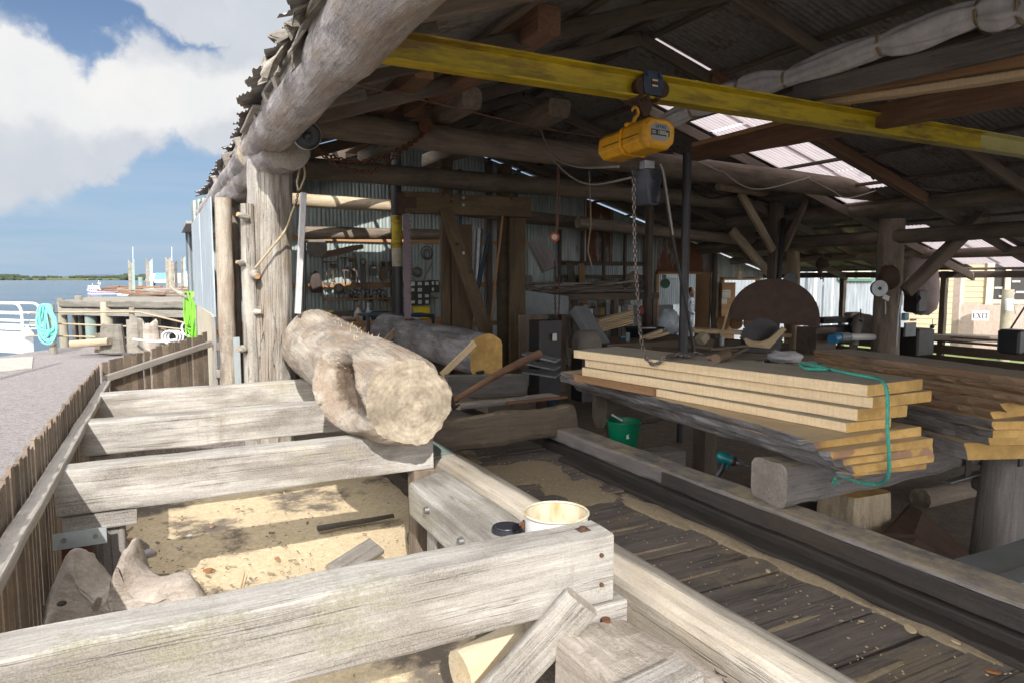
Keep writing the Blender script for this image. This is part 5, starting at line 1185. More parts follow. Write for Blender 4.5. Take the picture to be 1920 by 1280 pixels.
# right hand stack of bark edged slabs
SA0,SB0,sd0,sn0,SL0=SA,SB,sd,sn,SL
RA=Zp(1945,712,.86); RB=Zp(1527,656,.86)
SA=RA; sd=RB-RA; sd.z=0; SL=sd.length; sd.normalize(); sn=V((-sd.y,sd.x,0)); sn=sn if sn.x>0 else -sn
G3='bark edged slabs in the right hand stack'; z=.86
labs=['topmost wide brown edged slab of the right hand stack','second slab of the right hand stack','third slab of the right hand stack','fourth slab of the right hand stack with torn reddish bark','fifth slab of the right hand stack','sixth slab of the right hand stack with smooth grey edge','seventh slab of the right hand stack with smooth grey edge','eighth slab of the right hand stack, dark bark','thick bottom slab of the right hand stack with a broken yellow end']
dat=((.0,0,.36,.055,'bark_red',.05),(.0,-.05,.42,.045,'bark_red',.10),(-.05,-.09,.46,.05,'bark_red',.10),(.10,-.13,.5,.055,'bark_red',.10),(.14,-.16,.5,.05,'bark_red',.10),(.10,-.20,.6,.05,'bark_grey',.06),(.10,-.22,.6,.05,'bark_grey',.06),(.13,-.22,.6,.05,'bark_grey',.08),(.22,-.28,.62,.11,'rail_grey',.12))
for i,(o0,w0,wd,dz,mt,lv) in enumerate(dat):
    plank(o0,SL-.06*i*(i<5)-(.9 if i>=5 else 0)*.3,w0,wd,z-dz+.002,z,['sawn_red' if i<5 else 'sawn',mt,'sawn_end','sawn_top' if i==0 else 'sawn'],labs[i],G3,live=lv,slant=(-.25 if i>=5 else .1),j=.008); z-=dz
solid('stack_bearer',(RB.x-.4,RB.y-.5,z-.08),(RB.x+1.0,RB.y-.5,z-.08),.2,.15,['dark_beam','dark_beam'],'dark bearer under the far end of the right hand stack','bearer')
SA,SB,sd,sn,SL=SA0,SB0,sd0,sn0,SL0
b=MB(); q=Yp(1713,790,2.9); b.ball(q,(.05,.04,.07),8,0,.7,3); tag(b.build('bark_piece','cloth_white'),'small grey lump stuck between the two plank stacks','offcut')
# ---- green bucket, drill
gb=Zp(1170,790,.30)
gq=Yp(1170,790,4.8); solid('ledge_board',(gq.x-.1,gq.y-.3,gq.z-.30),(gq.x-.1,gq.y+.3,gq.z-.30),.5,.03,['dark_beam','dark_beam'],'dark ledge board under the green bucket behind the kerb','board')
r,c=bucket('plastic_bucket',(gq.x,gq.y,gq.z-.283),.110,.148,.30,('green_plastic','green_plastic','green_plastic'),'green plastic bucket standing beside the shaded kerb under the planks')
b=MB(); q=Yp(1178,818,gq.y-.125); b.box(q,(.034,.003,.034)); b.build('price_tag','paper',r)
b=MB(); b.tube([Yp(1190,800,gq.y-.125),Yp(1178,815,gq.y-.128)],.003,4); b.build('tag_string','paper',r)
b=MB(); d=V((-.889,.458,0)); q=c+d*.08+V((0,0,.29)); b.box((0,0,0),(.11,.02,.006),0,Matrix.Translation(q+V((0,-.03,.035)))@Matrix.Rotation(R(-35),4,'X')@Matrix.Rotation(R(40),4,'Y')); tag(b.build('paint_stick','white_paint'),'white flat stick poking out of the green bucket','stick')
def drill():
    o=Yp(1367,861,3.52); r=thing('cordless_drill',o,'teal and black cordless drill standing behind the shaded kerb','drill')
    ax=(RT*.93-UP*.30-FW*.2).normalized(); T,_=frame(o-ax*.09,o+ax*.1,UP)
    b=MB(); b.tube([(0,0,0),(.012,0,0),(.05,0,0),(.095,0,0)],[.026,.038,.042,.040],16,M=T); b.build('motor_housing','drill_teal',r)
    b=MB(); b.tube([(.095,0,0),(.112,0,0)],[.043,.041],16,M=T); b.build('gear_ring','steel_grey',r)
    b=MB(); b.tube([(.112,0,0),(.135,0,0),(.138,0,0)],[.036,.034,.028],16,M=T); b.build('torque_collar','bag_plastic',r)
    b=MB(); b.tube([(.138,0,0),(.165,0,0),(.178,0,0),(.19,0,0)],[.026,.027,.021,.012],14,M=T); b.build('chuck','steel_grey',r)
    b=MB(); b.tube([(.19,0,0),(.218,0,0)],.005,8,M=T); b.ball((.222,0,0),.009,8,0,0,0,T); b.build('drill_bit','steel_grey',r)
    b=MB(); b.tube([(.06,0,-.025),(.065,0,-.07),(.05,0,-.13),(.045,0,-.17)],[.026,.022,.021,.026],10,M=T); b.build('grip','black_plastic',r)
    b=MB(); b.tube([(.085,0,-.03),(.09,0,-.055),(.075,0,-.085)],[.016,.013,.01],8,M=T); b.build('trigger_guard','drill_teal',r)
    b=MB(); b.box((.04,0,-.20),(.11,.065,.06),0,None,.01); b2=MB(); b2.add(b.v,b.f,0,False,T); b2.build('battery','black_plastic',r)
drill()
solid('tool_shelf',(3.50,3.62,-.24),(4.6,3.62,-.24),.5,.10,['tarred','tarred'],'dark ledge behind the kerb that the drill stands on','shelf')
# ================================================================== SAW FRAME AND MILL GEAR
FY=9.9
r=thing('gang_saw',(Yp(890,620,FY).x,FY,-.6),'tall dark saw frame of pipes and beams with crosshead and diagonal brace','sawmill frame')
for px,rr in((838,.105),(946,.125)):
    q=Yp(px,500,FY+.25); b=MB(); b.cyl((q.x,q.y,-.6),(q.x,q.y,3.3),rr,n=18); b.build('pipe_post','mill_post',r)
for px in(862,966):
    q=Yp(px,500,FY+.45); b=MB(); b.box((q.x,q.y,1.3),(.05,.10,3.8)); b.build('guide_rail','blue_frame',r)
for (px0,px1,top_) in((846,884,420),(955,984,400),(828,843,410)):
    a=Yp(px0,500,FY); e=Yp(px1,500,FY); zt=Yp(px0,top_,FY).z; timber('upright_board',((a.x+e.x)/2,FY,-.55),((a.x+e.x)/2,FY,zt),abs(e.x-a.x),.07,['mill_post','mill_post'],r,up=(0,1,0))
a=Yp(752,380,FY-.15); e=Yp(992,388,FY-.15)
timber('crosshead',a,(e.x,e.y,a.z+.02),.16,.31,['mill_post','rust_dark'],r,c=.015)
a=Yp(835,392,FY-.27); e=Yp(912,625,FY-.27); timber('diagonal_brace',a,e,.21,.07,['mill_post','mill_post'],r,up=(0,1,0))
b=MB(); q=Yp(752,382,FY-.26); b.box(q,(.10,.05,.30)); b.box(Yp(768,380,FY-.26),(.2,.04,.16)); b.build('blade_clamp','rust_dark',r)
for px,py in ((831,365),(846,367),(846,378),(868,372),(868,385),(959,372),(858,458),(868,475),(882,510)):
    b=MB(); q=Yp(px,py,FY-.33 if py<400 else FY-.32); b.cyl(q,q+V((0,-.025,0)),.022,n=8); b.build('bolt','rust_dark' if px!=868 else 'steel_grey',r)
a=Yp(942,405,FY-.2); e=Yp(920,612,FY-.2); timber('lath','' and a or a,e,.035,.03,['sawn_red','sawn_red'],r)
b=MB(); b.cyl(Yp(897,430,FY+.6),Yp(888,590,FY+.6),.09,.06,n=12); b.build('duct_pipe','steel_grey',r)
b=MB(); b.cyl(Yp(918,440,FY+.5),Yp(878,620,FY+.5),.035,n=10); b.build('blue_pipe','blue_frame',r)
# saw blade dropping into the barked log
r=thing('hanging_saw',Yp(766,500,FY-.2),'long toothed purple brown saw blade hanging into the barked log','saw blade')
x0=Yp(757,500,FY-.2).x; x1=Yp(768,500,FY-.2).x; zt=Yp(762,392,FY-.2).z; zb=Yp(762,606,FY-.2).z; pl=[(x0,zb),(x1,zb)]
n=26
for i in range(n): z=zb+(zt-zb)*(i+.0)/n; dz=(zt-zb)/n; pl+=[(x1+.028,z+dz*.05),(x1,z+dz*.95)]
pl+=[(x1,zt),(x0,zt)]
b=MB(); b.prism([(p[0],p[1]) for p in pl],.006,0,Matrix.Translation((0,FY-.2,0))@Matrix.Rotation(R(90),4,'X')); b.build('blade','purple_blade',r)
b=MB(); q=Yp(763,392,FY-.2); b.box(q,(.2,.05,.08)); b.build('blade_holder','rust_dark',r)
b=MB(); q=Yp(768,602,FY-.2); b.box(q,(.14,.08,.07),ch=.01); b.build('blade_shoe','rust_dark',r)
q=Yp(745,500,11.2)
r=thing('steel_column',(q.x,11.2,-.6),'dark steel column with a yellow and white painted band behind the saw blade','column')
for z0,z1,mt in((-.6,Yp(745,500,11.2).z,'steel_dark'),(Yp(745,500,11.2).z,Yp(745,466,11.2).z,'pale_post'),(Yp(745,466,11.2).z,Yp(745,405,11.2).z,'crane_yellow'),(Yp(745,405,11.2).z,3.6,'steel_dark')):
    b=MB(); b.cyl((q.x,q.y,z0),(q.x,q.y,z1),.088+random.uniform(0,.002),n=18); b.build('painted_band' if mt!='steel_dark' else 'shaft',mt,r)
# blue frame trolley behind the logs
r=thing('frame_trolley',Yp(750,640,11.0),'dark blue tubular frame trolley between the logs and the bench','trolley')
Y0=11.0; A=Yp(690,592,Y0); B_=Yp(812,592,Y0); b=MB()
for a,e in ((A,B_),(Yp(690,630,Y0),Yp(812,630,Y0)),(A,A+V((0,0,-1.1))),(B_,B_+V((0,0,-1.1))),(Yp(722,592,Y0),Yp(722,592,Y0)+V((0,0,-1.1))),(A+V((0,.5,0)),B_+V((0,.5,0))),(A,A+V((0,.5,0))),(B_,B_+V((0,.5,0)))): b.cyl(a,e,.028,n=8)
b.build('tube_frame','blue_frame',r)
for i in range(4):
    px=628+i*27; q=Yp(px,632,11.9); b=MB(); b.box(q+V((0,0,-.25)),(.26,.03,.55),ch=.005); tag(b.build('panel_board','grey_sheet'),('grey upright board under the bench, leftmost of four','grey upright board under the bench, second from left','grey upright board under the bench, third from left','grey upright board under the bench, nearest the blue frame')[i],'board')
# ================================================================== WORKBENCH AND TOOL WALL
WY=13.2; bz=Yp(620,603,WY).z
r=thing('workbench',(3.2,WY,-.6),'long brown timber workbench below the tool wall','workbench')
timber('bench_top',(2.1,WY,bz-.03),(5.6,WY,bz-.03),.75,.07,['sawn_red','sawn_red'],r)
timber('bench_apron',(2.1,WY-.34,bz-.16),(5.6,WY-.34,bz-.16),.05,.2,['sawn_red','sawn_red'],r)
for x in(2.3,3.9,5.4): timber('leg',(x,WY-.3,-.6),(x,WY-.3,bz-.07),.1,.1,'dark_beam',r); timber('leg',(x,WY+.3,-.6),(x,WY+.3,bz-.07),.1,.1,'dark_beam',r)
def onb(nm,px,dims,mat,label,cat,dy=0,ch=.006,extra=None):
    q=Yp(px,600,WY-.25+dy); o=None; b=MB(); b.box((q.x,q.y,bz+.012+dims[2]/2),dims,0,None,ch); return tag(b.build(nm,mat),label,cat)
onb('cardboard_box',597,(.34,.3,.22),'card','tan cardboard box on the left of the workbench','box')
q=Yp(617,590,WY-.2); b=MB(); b.lathe([(.075,0),(.08,.17),(.078,.18)],16,0,Matrix.Translation((q.x,q.y,bz+.01))); tag(b.build('paint_tin','tool_steel'),'dark round tin with yellow lid beside the cardboard box','tin')
b=MB(); b.lathe([(.083,.18),(.083,.205),(.07,.21)],16,0,Matrix.Translation((q.x,q.y,bz+.01))); t=bpy.data.objects['paint_tin']; b.build('lid','yellow_tub',t)
onb('blue_cloth',627,(.24,.16,.035),'blue_paint','blue cloth lying on the workbench','cloth',-.12,.015)
b=MB(); q=Yp(650,595,WY-.25); b.ball((q.x,q.y,bz+.05),(.17,.12,.06),12,0,.5,2); tag(b.build('pink_rag','fence_pale'),'crumpled pinkish rag on the workbench','rag')
def bottle(px,dy,h_,r_,mat,label,cap='orange_ring'):
    q=Yp(px,600,WY-.2+dy); t=thing('bottle',(q.x,q.y,bz+.005),label,'bottle','bottles on the workbench'); b=MB(); T=Matrix.Translation((q.x,q.y,bz+.01)); b.lathe([(r_*.95,0),(r_,.01),(r_,h_*.62),(r_*.4,h_*.82),(r_*.38,h_)],16,0,T); b.build('bottle_body',mat,t)
    b=MB(); b.lathe([(r_*.45,h_*.98),(r_*.45,h_*1.12)],12,0,T); b.build('cap',cap,t)
bottle(672,0,.26,.085,'glass_pale','wide clear bottle with amber contents on the workbench'); b=MB(); q=Yp(670,600,WY-.31); b.lathe([(.03,0),(.03,.13),(.012,.16)],10,0,Matrix.Translation((q.x,q.y,bz+.01))); tag(b.build('small_bottle','card'),'small orange bottle in front of the wide clear bottle','bottle')
bottle(691,.1,.30,.05,'glass_pale','slim pale bottle with white cap near the middle of the workbench','white_paint')
bottle(697,.15,.20,.05,'white_paint','short white bottle beside the slim pale one','green_plastic')
b=MB(); q=Yp(790,580,WY-.2); T=Matrix.Translation((q.x,q.y,bz+.02)); secs=[[V((a*k,c_*k,z))+q+V((0,0,bz-q.z+.02)) for a,c_ in rrect(.34,.2,.04,3)] for k,z in((.8,0),(1,.22),(1.04,.235))]; b.loft(secs,0,None,False); tag(b.build('yellow_tub','yellow_tub'),'bright yellow plastic tub beside the saw frame','tub')
tag(onb('bench_box',700,(.55,.3,.16),'black_plastic','dark low toolbox behind the clear bottle','toolbox',.3),'dark low toolbox behind the clear bottle','toolbox'); 
onb('bench_box',774,(.24,.2,.15),'glass_pale','white box right of the steel column on the bench','box')
onb('bench_box',645,(.5,.2,.18),'tool_steel','black metal box behind the pinkish rag','toolbox',.3)
# drawer cabinets with pale labels
def cabinet(px0,px1,py0,py1,cols,rows,label,drop):
    a=Yp(px0,py1,13.55); e=Yp(px1,py0,13.55); r=thing('drawer_cabinet',((a.x+e.x)/2,13.6,a.z),label,'cabinet','dark green drawer cabinets'); b=MB(); b.box(((a.x+e.x)/2,13.68,(a.z+e.z)/2),(e.x-a.x,.26,e.z-a.z),ch=.01); b.build('case','cabinet_green',r)
    cw=(e.x-a.x)/cols; rh=(e.z-a.z)/rows
    for i in range(cols):
        for j in range(rows):
            x=a.x+cw*(i+.5); z=a.z+rh*(j+.5); b=MB(); b.box((x,13.545,z),(cw*.9,.02,rh*.88),ch=.004); d=b.build('drawer','cabinet_green',r)
            if (i+j*3)%5!=drop: b=MB(); b.box((x-.01,13.532,z+.005),(cw*random.uniform(.45,.62),.006,rh*random.uniform(.45,.68))); b.build('label_card','paper',d)
cabinet(768,807,527,573,3,4,'dark green drawer cabinet with pale label cards on the tool wall',3); cabinet(808,824,526,549,2,2,'small dark drawer cabinet tucked against the saw frame',1)
# tools hung on the back wall, measured one by one
TY=13.80
def tool(kind,px,py,s,label,ang=0,mat=None):
    q=Yp(px,py,TY); T=facing(q)@Matrix.Rotation(R(ang),4,'Z')
    if kind=='handsaw':
        r=thing('hand_saw',q,label,'saw'); b=MB(); b.prism([(-.055*s,.0),(.055*s,.0),(.02*s,-.52*s),(-.03*s,-.52*s)],.006,0,T); b.build('blade','tool_steel',r)
        b=MB(); b.tube([(math.cos(k*math.pi/6)*.055*s,.06*s+math.sin(k*math.pi/6)*.06*s,0) for k in range(12)],.016*s,6,closed=True,M=T); b.build('handle','tool_wood',r); return
    if kind=='hammer' or kind=='mallet' or kind=='axe' or kind=='adze':
        nm={'hammer':'hammer','mallet':'mallet','axe':'axe','adze':'adze'}[kind]; r=thing(nm,q,label,nm); b=MB(); b.cyl((0,-.22*s,.02),(0,.10*s,.02),.014*s,.012*s,8,M=T); b.build('handle','tool_wood',r)
        b=MB()
        if kind=='mallet': b.box((0,0,0),(.16*s,.10*s,.09*s),0,None,.01); b2=MB(); b2.add([(T@Matrix.Translation((0,.12*s,.03)))@q_ for q_ in b.v],b.f); b=b2
        elif kind=='hammer': b.tube([(-.08*s,.11*s,.02),(-.03*s,.11*s,.02),(.05*s,.11*s,.02),(.10*s,.10*s,.02)],[.022*s,.016*s,.018*s,.006*s],8,M=T)
        else: b.prism([(-.04*s,.14*s),(.04*s,.15*s),(.13*s,.19*s),(.14*s,.04*s),(.04*s,.09*s),(-.04*s,.09*s)],.022,0,T@Matrix.Translation((0,0,.02)))
        b.build('head','tool_wood' if kind=='mallet' else 'tool_steel',r); return
    if kind=='plane':
        r=thing('wood_plane',q,label,'plane'); b=MB(); b.box((0,0,.04),(.10*s,.26*s,.07),0,None,.012); b2=MB(); b2.add([T@q_ for q_ in b.v],b.f); b2.build('stock','tool_wood',r); b=MB(); b.prism([(-.02*s,-.02),(.02*s,-.02),(.03*s,.10*s),(-.03*s,.10*s)],.012,0,T@Matrix.Translation((0,0,.09))@Matrix.Rotation(R(35),4,'X')); b.build('iron','tool_steel',r); b=MB()
        for k in(-1,1): b.cyl((k*.025*s,.07*s,.078),(k*.025*s,.07*s,.082),.016*s,n=8,M=T)
        b.build('escapement_hole','window_dark',r); return
    b=MB()
    if kind=='disc': b.cyl((0,0,0),(0,0,.02),.19*s,n=26,M=T); b.cyl((0,.02,.02),(0,.02,.03),.03*s,n=10,M=T)
    elif kind=='hat': b.lathe([(.2*s,0),(.205*s,.015),(.12*s,.03),(.115*s,.10*s),(.08*s,.13*s),(.0,.12*s)],20,0,T)
    elif kind=='ring': b.tube([(math.cos(k*math.pi/9)*.15*s,math.sin(k*math.pi/9)*.15*s,.02) for k in range(18)],.012,6,closed=True,M=T); b.tube([(math.cos(k*math.pi/9)*.11*s,-.02+math.sin(k*math.pi/9)*.11*s,.04) for k in range(18)],.012,6,closed=True,M=T); b.tube([(math.cos(k*math.pi/9)*.07*s,-.03+math.sin(k*math.pi/9)*.08*s,.03) for k in range(18)],.010,6,closed=True,M=T)
    elif kind=='bar': b.box((0,0,0),(.03*s,.6*s,.025),0,None,.006); c_=b; b=MB(); b.add([T@q_ for q_ in c_.v],c_.f)
    elif kind=='pulley': b.prism([(-.06*s,-.1*s),(.06*s,-.1*s),(.075*s,.02*s),(.04*s,.12*s),(-.04*s,.12*s),(-.075*s,.02*s)],.07,0,T@Matrix.Translation((0,0,.04))); b.tube([(math.cos(k*math.pi/5)*.025*s,.15*s+math.sin(k*math.pi/5)*.03*s,.04) for k in range(10)],.008,5,closed=True,M=T)
    elif kind=='clamp': b.tube([(.09*s,.14*s,.02),(-.05*s,.14*s,.02),(-.06*s,-.12*s,.02),(.02*s,-.14*s,.02)],.013*s,6,M=T); b.cyl((.08*s,.2*s,.02),(.08*s,-.05*s,.02),.009*s,n=6,M=T)
    elif kind=='longsaw': 
        pl=[(-.62*s,.02),(-.3*s,.05),(.3*s,.05),(.62*s,.02)]
        for k in range(30): x=.6*s-1.2*s*k/30; pl+=[(x,-.06-.03*math.cos(x*2)),(x-.02*s,-.03-.03*math.cos(x*2))]
        b.prism(pl,.006,0,T)
    elif kind=='horseshoe' : b.tube([(math.cos(R(-60+30*k))*.06*s,math.sin(R(-60+30*k))*.07*s,.015) for k in range(11)],.010,5,M=T)
    elif kind=='jacket':
        for k in range(1): b.loft([[V((a*w_,z,.05+c_*d_)) for a,c_ in rrect(1,1,.3,3)] for w_,d_,z in((.30*s,.04,-.5*s),(.42*s,.10,-.35*s),(.34*s,.12,-.1*s),(.26*s,.08,.1*s),(.05*s,.03,.2*s))],0,None,True,M=T)
    names={'disc':'saw_disc','hat':'felt_hat','ring':'coiled_rope','bar':'iron_bar','pulley':'pulley_block','clamp':'iron_clamp','longsaw':'crosscut_saw','horseshoe':'horseshoe','jacket':'work_jacket'}
    cats={'disc':'saw disc','hat':'hat','ring':'rope','bar':'bar','pulley':'pulley','clamp':'clamp','longsaw':'saw','horseshoe':'horseshoe','jacket':'jacket'}
    tag(b.build(names[kind],mat or 'tool_steel'),label,cats[kind])
tool('disc',594,464,1.05,'big round saw disc with a hole on the tool wall','',) if False else tool('disc',594,464,1.05,'big pale round saw disc high on the left of the tool wall',0,'hat_felt')
tool('longsaw',640,470,.75,'long crosscut saw hung beside the round saw disc',14,'tool_wood')
tool('jacket',591,520,.62,'drooping brown jacket hung under the round saw disc',0,'brown_felt'); 
tool('handsaw',681,497,1.0,'hand saw with a wooden handle hung in the middle of the tool wall',-3)
tool('bar',668,505,1.1,'long thin rod hanging left of the hand saw',6,'tool_steel'); tool('plane',661,515,.9,'wooden plane hung low left of the hand saw'); tool('mallet',661,497,.8,'wooden mallet hung above the low plane')
tool('plane',717,500,.85,'small brown plane with two holes right of the hand saw'); tool('plane',730,500,.8,'small brown plane next to the steel column'); tool('pulley',717,517,.9,'pointed brown block hanging under the two holed plane',180,'tool_wood')
tool('pulley',698,508,1.0,'dark pulley block hanging right of the hand saw'); tool('clamp',625,503,.9,'dark iron clamp left of the mallets'); tool('mallet',624,508,.8,'dark mallet hanging over the iron clamp'); tool('hammer',645,493,.9,'hammer hung below the orange rail, left one')
tool('hammer',612,500,.8,'hammer hung above the brown jacket'); tool('axe',645,515,.8,'small axe hung under the left hammer',8); tool('hat',635,542,.55,'pale round dish hung low on the tool wall',0,'hat_felt'); tool('hat',782,511,.55,'grey felt hat hung right of the saw blade',-8,'hat_felt'); 
tool('ring',728,572,1.0,'coil of pale rope hung above the bench beside the column',0,'rope_tan'); tool('ring',800,475,.9,'iron ring coil hung high right of the saw blade',0,'tool_steel'); tool('bar',802,510,.75,'orange wooden handle leaning right of the felt hat',-28,'sawn_red')
tool('bar',609,568,.35,'short yellow ruler standing upright over the cardboard box',0,'yellow_tub'); tool('bar',634,560,.42,'wide brown wooden bar low on the tool wall',0,'tool_wood'); tool('bar',697,570,.55,'pale wooden handle leaning against the tool wall',8,'pale_post')
tool('adze',606,540,.8,'adze with a curved head beside the brown jacket',-20); tool('axe',735,530,.9,'axe with brown handle half behind the steel column',20); tool('clamp',690,540,.6,'small clamp under the pulley block')
for i,px in enumerate((650,658,667,676,686,704,711,720)): tool('horseshoe',px,547+2*(i%2),.6,'small iron shackle in the row of shackles on the tool wall',i*15) if False else None
r0=None
for i,px in enumerate((648,656,664,672,688,703,710,718)):
    q=Yp(px,547+2*(i%2),TY); b=MB(); b.tube([(math.cos(R(-60+30*k))*.045,math.sin(R(-60+30*k))*.055,.015) for k in range(11)],.011,5,M=facing(q)@Matrix.Rotation(R(200+i*17),4,'Z')); tag(b.build('iron_shackle','rust_dark'),'small iron shackle in the row along the tool wall','shackle','row of shackles on the tool wall')
for i,px in enumerate((650,659,668,677,686,695,704,713,722)):
    q=Yp(px,556+2*(i%3),TY-.03); b=MB(); b.cyl(q+V((0,0,-.06)),q+V((0,0,.06)),.035,.03,10); tag(b.build('small_can','rust_dark' if i%3 else 'hat_felt'),'small dark can standing in the row on the tool shelf','can','row of cans on the tool shelf')
a=Yp(610,562,13.75); solid('tool_shelf',(a.x,13.78,a.z),(5.3,13.78,a.z),.22,.035,['sawn_red','sawn_red'],'orange brown shelf along the tool wall','shelf')
a=Yp(560,437,13.0); e=Yp(830,440,13.0); tag(log('wall_log',a,e,.12,.10,['dark_log','log_end'],None,12),'dark log laid along the wall above the tools','log')
# ================================================================== TIMBER RACK AND MACHINES IN THE MIDDLE
RY=10.6
a=Yp(985,556,RY); e=Yp(1232,556,RY); zr=Yp(1100,557,RY).z
r=thing('timber_rack',((a.x+e.x)/2,RY,-.6),'dark timber rack loaded with old offcuts','rack')
timber('rack_beam',(a.x,RY,zr),(e.x,RY,zr),.12,.13,'dark_beam',r); timber('rack_beam',(a.x,RY+.8,zr),(e.x,RY+.8,zr),.12,.13,'dark_beam',r)
for px in(1054,1152,1225):
    q=Yp(px,600,RY); timber('rack_post',(q.x,RY,-.6),(q.x,RY,zr),.11,.12,'dark_beam',r)
for i in range(14):
    px=random.uniform(985,1060); L=random.uniform(.8,2.2); q=Yp(px,540,RY+random.uniform(0,.7)); z=zr+.085+.04*(i//3)
    solid('rack_board',(q.x,q.y,z),(q.x+L,q.y+random.uniform(-.15,.15),z+random.uniform(-.01,.03)),random.uniform(.12,.3),.032,[random.choice(['rail_grey','dark_beam','brown'])]*2,'old offcut board lying in the heap on the timber rack','board',group='old offcuts heaped on the rack')
for i in range(9):
    px=random.uniform(1060,1190); L=random.uniform(.4,1.2); q=Yp(px,530,RY+random.uniform(0,.6)); z=zr+.10+.04*(i//2)
    solid('rack_board',(q.x,q.y,z),(q.x+L*.8,q.y+L*.4*random.uniform(-1,1),z+random.uniform(-.02,.12)),random.uniform(.1,.25),.03,[random.choice(['rail_grey','brown','brown'])]*2,'old offcut board lying in the heap on the timber rack','board',group='old offcuts heaped on the rack')
q=Yp(1185,520,RY+.1); b=MB(); b.ball((q.x,q.y,zr+.33),(.14,.2,.16),8,0,.6,5); tag(b.build('bark_slab','brown'),'hunched brown slab of wood at the right end of the rack heap','offcut')
b=MB(); a=Yp(985,545,RY-.3); e=Yp(1066,556,RY-.3); h_=.42; b.loft([[a+V((0,0,.0)),a+V((0,0,-h_)),a+V((0,.5,-h_)),a+V((0,.5,0))],[e,e+V((0,0,-h_*.75)),e+V((0,.5,-h_*.75)),e+V((0,.5,0))]],0,None,False); tag(b.build('sheet_metal_hood','grey_sheet'),'grey sheet metal hood beside the saw frame','hood')
a=Yp(1085,580,9.2); e=Yp(1128,650,8.7); r=thing('chute_pipe',e,'slanting grey metal chute under the timber rack','chute'); b=MB(); b.box((0,0,0),(.1,.1,.1)) if False else None
timber('chute',a,e,.30,.16,'grey_sheet',r,c=.02,j=.003)
a=Yp(1004,450,12.0); e=Yp(1032,505,11.8); solid('slant_plank',a,e,.36,.12,['rail_grey','rail_grey'],'wide grey plank slanting above the timber rack','plank',up=(0,1,0))
r=thing('dial_lamp',Yp(1040,445,9.0),'round orange lamp with a white face hanging on a rope','lamp'); T=facing(Yp(1040,445,9.0),-YAW)
b=MB(); b.tube([(math.cos(k*math.pi/12)*.058,math.sin(k*math.pi/12)*.058,0) for k in range(24)],.018,8,closed=True,M=T); b.cyl((0,0,-.09),(0,0,-.01),.045,.06,18,M=T); b.build('lamp_ring','orange_ring',r)
b=MB(); b.cyl((0,0,-.01),(0,0,.008),.045,n=18,M=T); b.build('lamp_face','paper',r)
b=MB(); q=Yp(1040,445,9.0); b.tube([Yp(1046,312,8.6),Yp(1044,370,8.9),q+V((.03,0,.07))],.012,6); b.tube([Yp(1048,320,8.6),Yp(1049,365,8.9),q+V((.05,0,.1))],.010,6); b.build('hanging_rope','wire_rust',r)
b=MB(); chain(b,[Yp(1040,490,9.0),Yp(1041,560,9.0),Yp(1042,600,9.0)],.05,.006,.011); chain(b,[Yp(1048,480,9.0),Yp(1049,560,9.0),Yp(1046,610,9.0)],.05,.006,.011); b.build('pull_chain','rust_dark',r)
r=thing('old_motor',Yp(1095,650,8.6),'round dusty electric motor under the timber rack','motor'); q=Yp(1092,645,8.6); b=MB(); T,_=frame(q,q+V((.9,-.2,0))); b.tube([(-.12,0,0),(-.08,0,0),(.2,0,0),(.26,0,0)],[.13,.20,.21,.14],18,M=T); b.build('motor_casing','hat_felt',r); b=MB(); b.box(q+V((.05,0,-.5)),(.3,.3,.7)); b.build('motor_stand','steel_dark',r)
a=Yp(982,660,7.9); e=Yp(1042,690,7.6)
for i in range(3): solid('iron_offcut',Yp(984,662+16*i,7.9),Yp(1046,676+14*i,7.6),.34,.02,['galv','galv'],('top sheet of the pile of grey iron beside the saw frame','middle sheet of the pile of grey iron beside the saw frame','bottom sheet of the pile of grey iron beside the saw frame')[i],'iron sheet')
solid('machine_case',Yp(1022,690,8.3)+V((0,0,-.4)),Yp(1022,600,8.3),.36,.3,['steel_dark','steel_dark'],'dark upright machine case left of the rack post','machine',up=(0,1,0)); b=MB(); q=Yp(1040,632,8.1); b.box(q,(.06,.02,.10)); tag(b.build('paper_scrap','paper'),'scrap of pale paper stuck beside the dark machine case','paper')
solid('bin_wall',Yp(1000,590,9.0),Yp(1000,690,9.0),.5,.04,['dark_beam','dark_beam'],'dark board panel under the sheet metal hood','panel',up=(0,1,0))
random.seed(21)
for i in range(12):
    px=1000+i*17+random.uniform(-5,5); q=Yp(px,600,YB-.35); h_=random.uniform(1.3,2.5); lx=random.uniform(-.15,.15)
    solid('leaning_board',(q.x,YB-.40,-.6),(q.x+lx,YB-.14,-.6+h_),random.uniform(.10,.24),.03,[random.choice(['brown','rail_grey','sawn_red','dark_log'])]*2,'old board leaning on the iron back wall behind the rack','board',up=(0,-1,0),group='boards leaning on the back wall')
for i in range(14):
    px=1062+i*10.5; q=Yp(px,590,13.1); w_=random.uniform(.10,.17); h_=random.uniform(.12,.28)
    b=MB(); b.box((q.x,13.1,.62+h_/2),(w_,.2,h_),ch=.008); tag(b.build('shelf_box',random.choice(['card','grey_sheet','paper','tool_steel','red_paint','galv_steel','hat_felt'])),'small box or tin standing in the row on the shelf behind the rack','box','boxes on the shelf behind the rack')
a=Yp(1050,590,13.1); e=Yp(1215,590,13.1); solid('back_shelf',(a.x,13.1,.60),(e.x,13.1,.60),.3,.035,['brown','brown'],'long brown shelf on the back wall behind the timber rack','shelf')
for i,px in enumerate((1008,1016,1030)): q=Yp(px,640,8.9); b=MB(); b.lathe([(.13,0),(.15,.03),(.15,.40),(.14,.44)],18,0,Matrix.Translation((q.x,8.9+.25*(i%2),-.6+.35*(i==1)))); tag(b.build('oil_drum',['rust_dark','galv_steel','blue_frame'][i]),('rust brown drum beside the saw frame foot','grey drum raised beside the saw frame foot','dark blue drum beside the machine case')[i],'drum')
